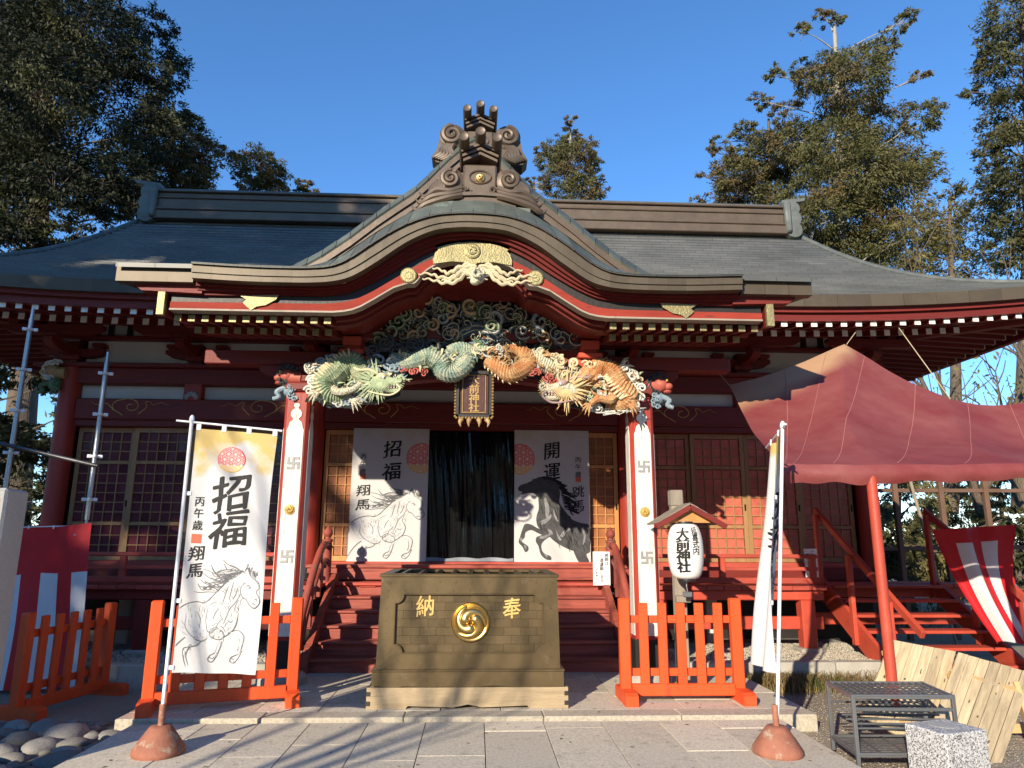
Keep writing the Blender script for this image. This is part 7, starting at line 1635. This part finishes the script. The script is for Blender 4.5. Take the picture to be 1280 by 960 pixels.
# ================================================================ trees
def leaf_mat(name, c1, c2, tr=0.25):
    m = bpy.data.materials.new(name); m.use_nodes = True; MATS[name] = m
    n = m.node_tree.nodes; l = m.node_tree.links; b = n['Principled BSDF']; b.inputs['Roughness'].default_value = 0.6; b.inputs['Specular IOR Level'].default_value = 0.25
    tc = n.new('ShaderNodeTexCoord'); nz = n.new('ShaderNodeTexNoise'); nz.inputs['Scale'].default_value = 0.9; nz.inputs['Detail'].default_value = 5; l.new(tc.outputs['Object'], nz.inputs['Vector'])
    mr = n.new('ShaderNodeMapRange'); mr.inputs['From Min'].default_value = 0.36; mr.inputs['From Max'].default_value = 0.64; l.new(nz.outputs[0], mr.inputs[0])
    mx = n.new('ShaderNodeMix'); mx.data_type = 'RGBA'; mx.inputs['A'].default_value = (*c1, 1); mx.inputs['B'].default_value = (*c2, 1); l.new(mr.outputs[0], mx.inputs['Factor'])
    l.new(mx.outputs['Result'], b.inputs['Base Color'])
    t_ = n.new('ShaderNodeBsdfTranslucent'); l.new(mx.outputs['Result'], t_.inputs[0]); ms = n.new('ShaderNodeMixShader'); ms.inputs[0].default_value = tr
    l.new(b.outputs[0], ms.inputs[1]); l.new(t_.outputs[0], ms.inputs[2]); l.new(ms.outputs[0], n['Material Output'].inputs[0])
leaf_mat('leaf_dark', (0.055, 0.062, 0.024), (0.10, 0.092, 0.036))
leaf_mat('leaf_deep', (0.016, 0.021, 0.009), (0.032, 0.035, 0.015), 0.15)
leaf_mat('leaf_brown', (0.115, 0.088, 0.034), (0.165, 0.12, 0.048))
leaf_mat('leaf_olive', (0.16, 0.145, 0.05), (0.25, 0.21, 0.08), 0.35)
leaf_mat('leaf_green', (0.085, 0.090, 0.032), (0.15, 0.135, 0.052))
def leaves(C, R, n, s, r, shell=0.45, flat=0.75, droop=0.5):
    """n leaf sprays for every ball (C, R); small pointed quads, gathered in clumps"""
    Vs = []; 
    for c, R0 in zip(C, R):
        k = max(4, int(n*(R0**2))); m = max(5, k//45)
        d = r.normal(size=(m, 3)); d /= np.linalg.norm(d, axis=1)[:, None]; rad = R0*(shell+(1-shell)*r.random(m)**0.5)
        cc = c+d*rad[:, None]*np.array([1, 1, flat]); idx = r.integers(0, m, k); out = d[idx]
        p = cc[idx]+r.normal(size=(k, 3))*np.array([0.17, 0.17, 0.10])*max(0.5, R0)*0.62
        dirn = out+r.normal(size=(k, 3))*0.6+np.array([0, 0, -droop]); dirn /= np.linalg.norm(dirn, axis=1)[:, None]
        sd = np.cross(dirn, r.normal(size=(k, 3))); sd /= np.linalg.norm(sd, axis=1)[:, None]+1e-9
        L = s*r.uniform(0.6, 1.5, k)[:, None]; W = L*r.uniform(0.28, 0.5, k)[:, None]
        Vs.append(np.stack([p-dirn*L*0.5, p+sd*W*0.5, p+dirn*L*0.6, p-sd*W*0.5], 1))
    return np.concatenate(Vs)
def tree(label, base, top, rt, C, R, n, s, mats, seed, group=None, limbs=True, bark='bark', frac=(0.75, 0.25), cat_='tree', name='conifer_tree', shell=0.45, droop=0.5, lr=0.032):
    r = np.random.default_rng(seed); base = Vector(base); top = Vector(top)
    t = thing(name, base, label, cat_, group)
    P = [base.lerp(top, f)+Vector((0.12*math.sin(5*f+seed), 0.1*math.cos(4*f+seed), 0)) for f in np.linspace(0, 1, 14)]
    q = MB(); q.tube(P, [rt*(1-0.86*f)+0.015 for f in np.linspace(0, 1, 14)], 10); tr_ = wobj('trunk', q, bark, t, True)
    C = np.array(C, float); R = np.array(R, float)
    if limbs:
        q = MB()
        for c, R0 in zip(C, R):
            z = min(max(c[2]-0.35*math.hypot(c[0]-base.x, c[1]-base.y)-0.2, base.z+0.5), top.z-0.05); f = (z-base.z)/max(0.1, top.z-base.z); a = base.lerp(top, f); b = Vector(c); m = a.lerp(b, 0.5)+Vector((0, 0, 0.12*(b-a).length*r.uniform(-0.6, 0.8)))
            q.tube(spline([a, m, b], 4), [lr*(1-0.1*i) for i in range(9)], 5)
            for k_ in range(4):
                d = Vector(r.normal(size=3)); d.normalize(); q.tube([m.lerp(b, 0.5), b+d*R0*0.5, b+d*R0*0.95+Vector((0, 0, -0.1*R0))], [lr*0.4, lr*0.25, lr*0.08], 4)
        tag(wobj('limbs', q, bark, tr_), kind='stuff')
    V = leaves(C, R, n, s, r, shell, droop=droop); k = len(V); mi = (r.random(k) < frac[1]).astype(int)
    # the colour changes clump by clump
    cl_ = np.floor(V[:, 0, 0]*1.1).astype(int)*7+np.floor(V[:, 0, 2]*1.3).astype(int)*13; h = (np.abs(np.sin(cl_*12.9898))*43758.5453) % 1; mi = np.where(h < frac[1], 1, 0)
    piv = base; me = npmesh('crown', V.reshape(-1, 3)-np.array(piv), np.arange(4*k).reshape(-1, 4), mats, mi)
    link('crown', me, t, piv); return t
def balls(XZ_, Y, rpx, seed, depth=0.5, sc_=1.0):
    r = np.random.default_rng(seed); C = []; R = []
    sp = max(abs(x-np.mean([p[0] for p in XZ_])) for x, z in XZ_)
    for (x, z), rp in zip(XZ_, rpx):
        C.append((x, Y+r.uniform(-1, 1)*sp*depth, z)); R.append(rp*Y/887*sc_*1.42)
    return C, R
C, R = balls([(-14.836,17.099),(-13.535,17.717),(-11.939,18.076),(-10.420,16.196),(-11.394,15.611),(-12.729,15.287),(-14.008,14.703),(-9.677,14.743),(-10.484,13.790),(-11.769,13.226),(-13.033,12.671),(-9.477,12.921),(-14.235,11.878),(-10.716,11.992),(-11.942,11.207),(-12.925,10.446),(-10.971,10.502),(-9.962,11.267),(-11.926,9.514),(-13.638,9.470),(-10.297,17.169),(-10.067,10.284),(-11.187,8.825),(-14.862,14.407),(-15.571,15.973),(-14.685,10.637),(-9.451,10.667),(-10.416,9.554),(-12.288,9.033),(-9.547,9.576),(-13.287,11.412)], 19, (60,60,55,34,55,55,55,24,45,50,50,32,50,40,40,32,30,30,26,32,24,22,26,50,60,40,26,26,26,20,36), 1)
tree('big dark conifer towering over the left end of the roof', (-11.579,19.000,1.090), (-13.227,19.000,18.868), 0.42, C, R, 3300, 0.105, ['leaf_deep', 'leaf_dark'], 11, frac=(0.9, 0.1), limbs=True, lr=0.045)
C, R = balls([(-11.330,16.438),(-10.643,15.327),(-11.553,14.500),(-9.870,14.712),(-9.326,15.339),(-10.767,13.737),(-11.976,13.234),(-9.922,13.762),(-10.580,16.138),(-9.052,15.155),(-11.371,15.464),(-12.379,14.316),(-10.407,14.378)], 24, (24,28,32,20,9,25,30,16,14,6,26,28,24), 2)
tree('conifer with brownish tips just above the left ridge end', (-10.222,24.000,3.303), (-11.196,24.000,17.101), 0.28, C, R, 3300, 0.105, ['leaf_dark', 'leaf_brown'], 12, frac=(0.5, 0.5))
C, R = balls([(-8.999,16.073),(-8.328,15.736),(-9.780,15.798),(-8.885,16.688),(-9.175,15.461),(-8.454,15.270)], 27, (24,16,10,11,18,16), 3)
tree('small treetop showing above the left ridge', (-7.984,27.000,3.558), (-8.958,27.000,16.794), 0.2, C, R, 3300, 0.105, ['leaf_dark', 'leaf_brown'], 13, frac=(0.5, 0.5))
C, R = balls([(-7.387,16.043),(-7.167,15.755),(-7.639,15.814)], 28, (11,10,9), 4)
tree('tiny treetop peeping over the left ridge beside the gable', (-6.545,28.000,3.649), (-7.368,28.000,16.265), 0.18, C, R, 3300, 0.105, ['leaf_dark', 'leaf_brown'], 14, frac=(0.5, 0.5))
C, R = balls([(4.436,21.445),(3.944,20.674),(5.069,20.579),(3.456,19.649),(4.531,19.466),(5.456,19.713),(5.511,18.414),(3.921,18.237),(4.785,17.750),(2.737,19.062),(2.420,18.621),(4.441,21.847),(3.140,20.295),(5.683,19.067)], 32, (13,17,15,16,22,13,16,20,20,10,6,7,9,10), 5)
tree('lone conifer with a pale trunk behind the ridge, right of the gable', (4.109,32.000,4.055), (4.399,32.000,21.667), 0.17, C, R, 3300, 0.11, ['leaf_green', 'leaf_brown'], 15, frac=(0.6, 0.4), bark='pale_bark')
C, R = balls([(12.744,20.131),(11.360,19.300),(15.145,19.798),(14.412,18.864),(12.025,18.765),(10.665,17.956),(12.550,18.032),(13.438,18.067),(10.008,16.933),(11.375,16.985),(12.644,16.841),(13.838,17.078),(15.139,17.127),(11.558,15.725),(12.910,15.678),(14.543,16.273),(14.955,15.530),(12.233,14.599),(13.562,14.427),(14.696,14.279),(11.355,13.355),(12.688,13.395),(14.006,13.223),(11.998,12.064),(13.302,11.923),(15.478,14.304),(11.235,11.955),(12.661,11.118),(13.975,11.151),(12.274,20.245),(13.239,20.288),(15.445,20.047)], 22, (11,11,13,18,14,12,28,24,12,20,36,24,11,28,36,28,22,36,38,30,30,42,38,42,42,14,26,42,36,7,7,9), 6, 0.35)
tree('tall ragged evergreen rising behind the right end of the roof', (11.970,22.000,2.339), (12.785,22.000,19.930), 0.34, C, R, 3600, 0.10, ['leaf_green', 'leaf_brown'], 16, frac=(0.72, 0.28), bark='pale_bark')
C, R = balls([(10.510,17.573),(9.619,17.295),(10.877,16.776),(11.599,16.067),(9.959,16.015),(10.564,15.483),(9.475,14.869),(11.298,15.026),(8.690,14.372),(10.175,14.416),(8.421,15.279),(12.061,17.877),(12.306,15.640),(9.118,16.403)], 25, (14,9,24,30,15,30,22,32,15,30,5,17,26,7), 7)
tree('brown-tipped cypress left of the tall ragged evergreen', (10.283,25.000,3.556), (11.475,25.000,17.891), 0.25, C, R, 3300, 0.105, ['leaf_brown', 'leaf_green'], 17, frac=(0.6, 0.4))
C, R = balls([(14.244,15.121),(14.973,15.779),(13.640,13.871),(14.312,13.658),(13.190,13.326),(13.769,12.219),(13.133,11.392),(13.919,11.077),(13.253,10.160),(14.032,9.742),(13.269,8.853),(12.824,10.704),(13.829,8.440),(14.422,12.242),(13.902,14.612)], 16, (28,40,22,40,10,33,18,40,30,45,28,12,40,40,20), 8)
tree('dark conifer cut by the right edge of the picture', (12.845,16.000,2.136), (14.884,16.000,16.667), 0.3, C, R, 3600, 0.09, ['leaf_dark', 'leaf_green'], 18)
C, R = balls([(13.157,11.137),(13.709,10.638),(14.429,11.432),(14.667,10.459),(13.246,9.864),(13.919,9.429),(15.017,9.456),(12.701,9.350),(15.015,11.189),(14.096,11.736)], 19, (20,30,26,30,28,34,26,20,18,14), 9)
tree('pale olive leafy tree between the two right-hand conifers', (12.981,19.000,2.241), (14.187,19.000,11.477), 0.2, C, R, 2200, 0.09, ['leaf_olive', 'leaf_green'], 19, frac=(0.75, 0.25), bark='bark', name='leafy_tree', droop=0.1)
# thicket below the right eave, seen past the canopy
def bare_tree(label, base, h, seed, rt=0.09, bark='bark', spread=0.5, group=None, leafy=0, depth=3, name='bare_tree'):
    rs = random.Random(seed); t = thing(name, base, label, 'tree', group); q = MB(); tips = []
    def grow(p, d, L, rr, lev):
        pts = [p]; dd = d.copy()
        for k_ in range(4): dd = (dd+Vector((rs.uniform(-.16,.16), rs.uniform(-.16,.16), rs.uniform(-.05,.12)))).normalized(); pts.append(pts[-1]+dd*L/4)
        q.tube(pts, [rr*(1-0.11*i) for i in range(5)], 6 if lev < 2 else 4); tips.append(pts[-1])
        if lev < depth:
            for k_ in range(rs.randint(3, 5)):
                a = rs.uniform(0, 2*PI); i = rs.randint(2, 4); nd = (dd+Vector((math.cos(a), math.sin(a), rs.uniform(0, 0.5)))*spread*rs.uniform(0.7, 1.4)).normalized(); grow(pts[i], nd, L*rs.uniform(0.5, 0.75), rr*0.5, lev+1)
    grow(Vector(base), Vector((rs.uniform(-.08,.08), rs.uniform(-.08,.08), 1)), h*0.5, rt, 0); wobj('branches', q, bark, t, True)
    if leafy:
        r = np.random.default_rng(seed); V = leaves(np.array([tuple(p) for p in tips]), [0.35]*len(tips), leafy, 0.10, r, 0.2); k = len(V)
        link('crown', npmesh('crown', V.reshape(-1, 3)-np.array(base), np.arange(4*k).reshape(-1, 4), ['leaf_olive']), t, base)
    return t
bare_tree('bare tree seen against the sky under the right eave', (11.5, 15.5, 0), 9.5, 3, 0.13, 'bark', 0.75, 'bare trees beyond the right eave', 40)
bare_tree('twiggy bare tree behind the dip of the red canopy', (8.6, 14.0, 0), 8.0, 8, 0.10, 'bark', 0.75, 'bare trees beyond the right eave', 60)
bare_tree('thin bare tree at the right edge above the canopy', (10.4, 13.0, 0), 7.5, 12, 0.09, 'bark', 0.8, 'bare trees beyond the right eave', 30)
for (x, y, h, sd, lab) in ((8.8, 16.5, 3.2, 21, 'rounded evergreen shrub behind the timber fence, nearest the canopy post'), (10.6, 17.5, 3.8, 22, 'evergreen shrub behind the timber fence, beside the striped curtain'), (12.8, 17.0, 3.6, 23, 'evergreen shrub behind the timber fence at the right edge'), (7.6, 13.6, 1.7, 24, 'low evergreen shrub right behind the wooden stairs'), (9.3, 14.2, 2.0, 25, 'low wide evergreen shrub behind the striped curtain'), (11.2, 14.6, 2.0, 26, 'low evergreen shrub farthest right under the canopy')):
    r = np.random.default_rng(sd); C = [(x+r.normal(0, .7), y+r.normal(0, .5), r.uniform(0.5, h)) for _ in range(11)]
    tree(lab, (x, y, 0), (x, y, h*0.8), 0.10, C, [r.uniform(0.45, 0.85) for _ in C], 1400, 0.09, ['leaf_dark', 'leaf_olive'], sd, 'shrubs behind the timber fence', frac=(0.7, 0.3), cat_='shrub', name='evergreen_shrub')
for (x, y, h, sd, lab) in ((-8.6, 12.5, 4.6, 31, 'dark evergreen in the gap left of the hall, behind the taller scaffold tube'), (-11.0, 16, 6.0, 32, 'dark evergreen far left beside the hall')):
    r = np.random.default_rng(sd); C = [(x+r.normal(0, .9), y+r.normal(0, .8), r.uniform(0.4, h)) for _ in range(18)]
    tree(lab, (x, y, 0), (x, y, h*0.9), 0.14, C, [r.uniform(0.5, 0.9) for _ in C], 1400, 0.10, ['leaf_dark', 'leaf_green'], sd, 'evergreens left of the hall')
# far wood closing the view on every side
r = np.random.default_rng(77); C = []; R = []
for k_ in range(330):
    a = r.uniform(0, 2*PI); d = r.uniform(42, 60); x, y = d*math.cos(a), 8+d*math.sin(a); C.append((x, y, r.uniform(0.5, 7.5))); R.append(r.uniform(1.6, 3.0))
V = leaves(np.array(C), R, 50, 0.6, r, 0.4); k = len(V)
# behind and beside the viewer the unseen belt is raised to cut sky light on the facade
C2 = []; R2 = []
for k_ in range(420):
    a = r.uniform(PI*0.93, PI*2.07); d = r.uniform(36, 50); x, y = d*math.cos(a), d*math.sin(a); sun_side = abs(math.atan2(x, -y)-math.atan2(-0.47, 0.883)) < 0.45; C2.append((x, y, r.uniform(0.5, 8.0 if sun_side else 19.0))); R2.append(r.uniform(1.8, 3.2))
V = np.concatenate([V, leaves(np.array(C2), R2, 50, 0.6, r, 0.4)]); k = len(V)
wd = link('far_wood', npmesh('far_wood', V.reshape(-1, 3), np.arange(4*k).reshape(-1, 4), ['leaf_dark', 'leaf_green'], (r.random(k) < 0.4).astype(int)))
tag(wd, 'far belt of dark woodland around the shrine grounds, its unseen part raised to cut sky light', 'wood', kind='stuff')
# trees out of the frame on the left, known by their shade on roof, paving and curtain
def shade_tree(lab, base, h, z0, rad, nb, seed, n=420):
    r = np.random.default_rng(seed); C = []; R = []
    for k_ in range(nb):
        f = ((k_+0.5)/nb)**1.25; z = z0+(h-z0)*f; rr_ = rad*(1-f)**0.45*math.sqrt(r.uniform(0.02, 1.0)); a = r.uniform(0, 6.28); C.append((base[0]+rr_*math.cos(a), base[1]+rr_*math.sin(a)*0.7, z)); R.append(r.uniform(0.8, 1.4))
    return tree(lab, base, (base[0], base[1], h), 0.3, C, R, n, 0.24, ['leaf_dark', 'leaf_green'], seed, 'shade trees left of the frame', limbs=False)
shade_tree('tallest conifer out of the frame on the left, shading the left roof', (-17.0, -10.0, 0), 22, 10.4, 3.8, 230, 41)
shade_tree('low dense conifer out of the frame on the left, shading the stone bed', (-14.3, -10.2, 0), 8.5, 1.5, 3.2, 75, 42)
shade_tree('middle-sized conifer farthest out of the frame on the left', (-20.0, -9.0, 0), 9.0, 2.0, 3.0, 40, 43)
bare_tree('slender bare tree out of the frame whose branch shadows cross the paving', (-6.0, -3.0, 0), 7.5, 5, 0.06, 'bark', 0.5, depth=3)
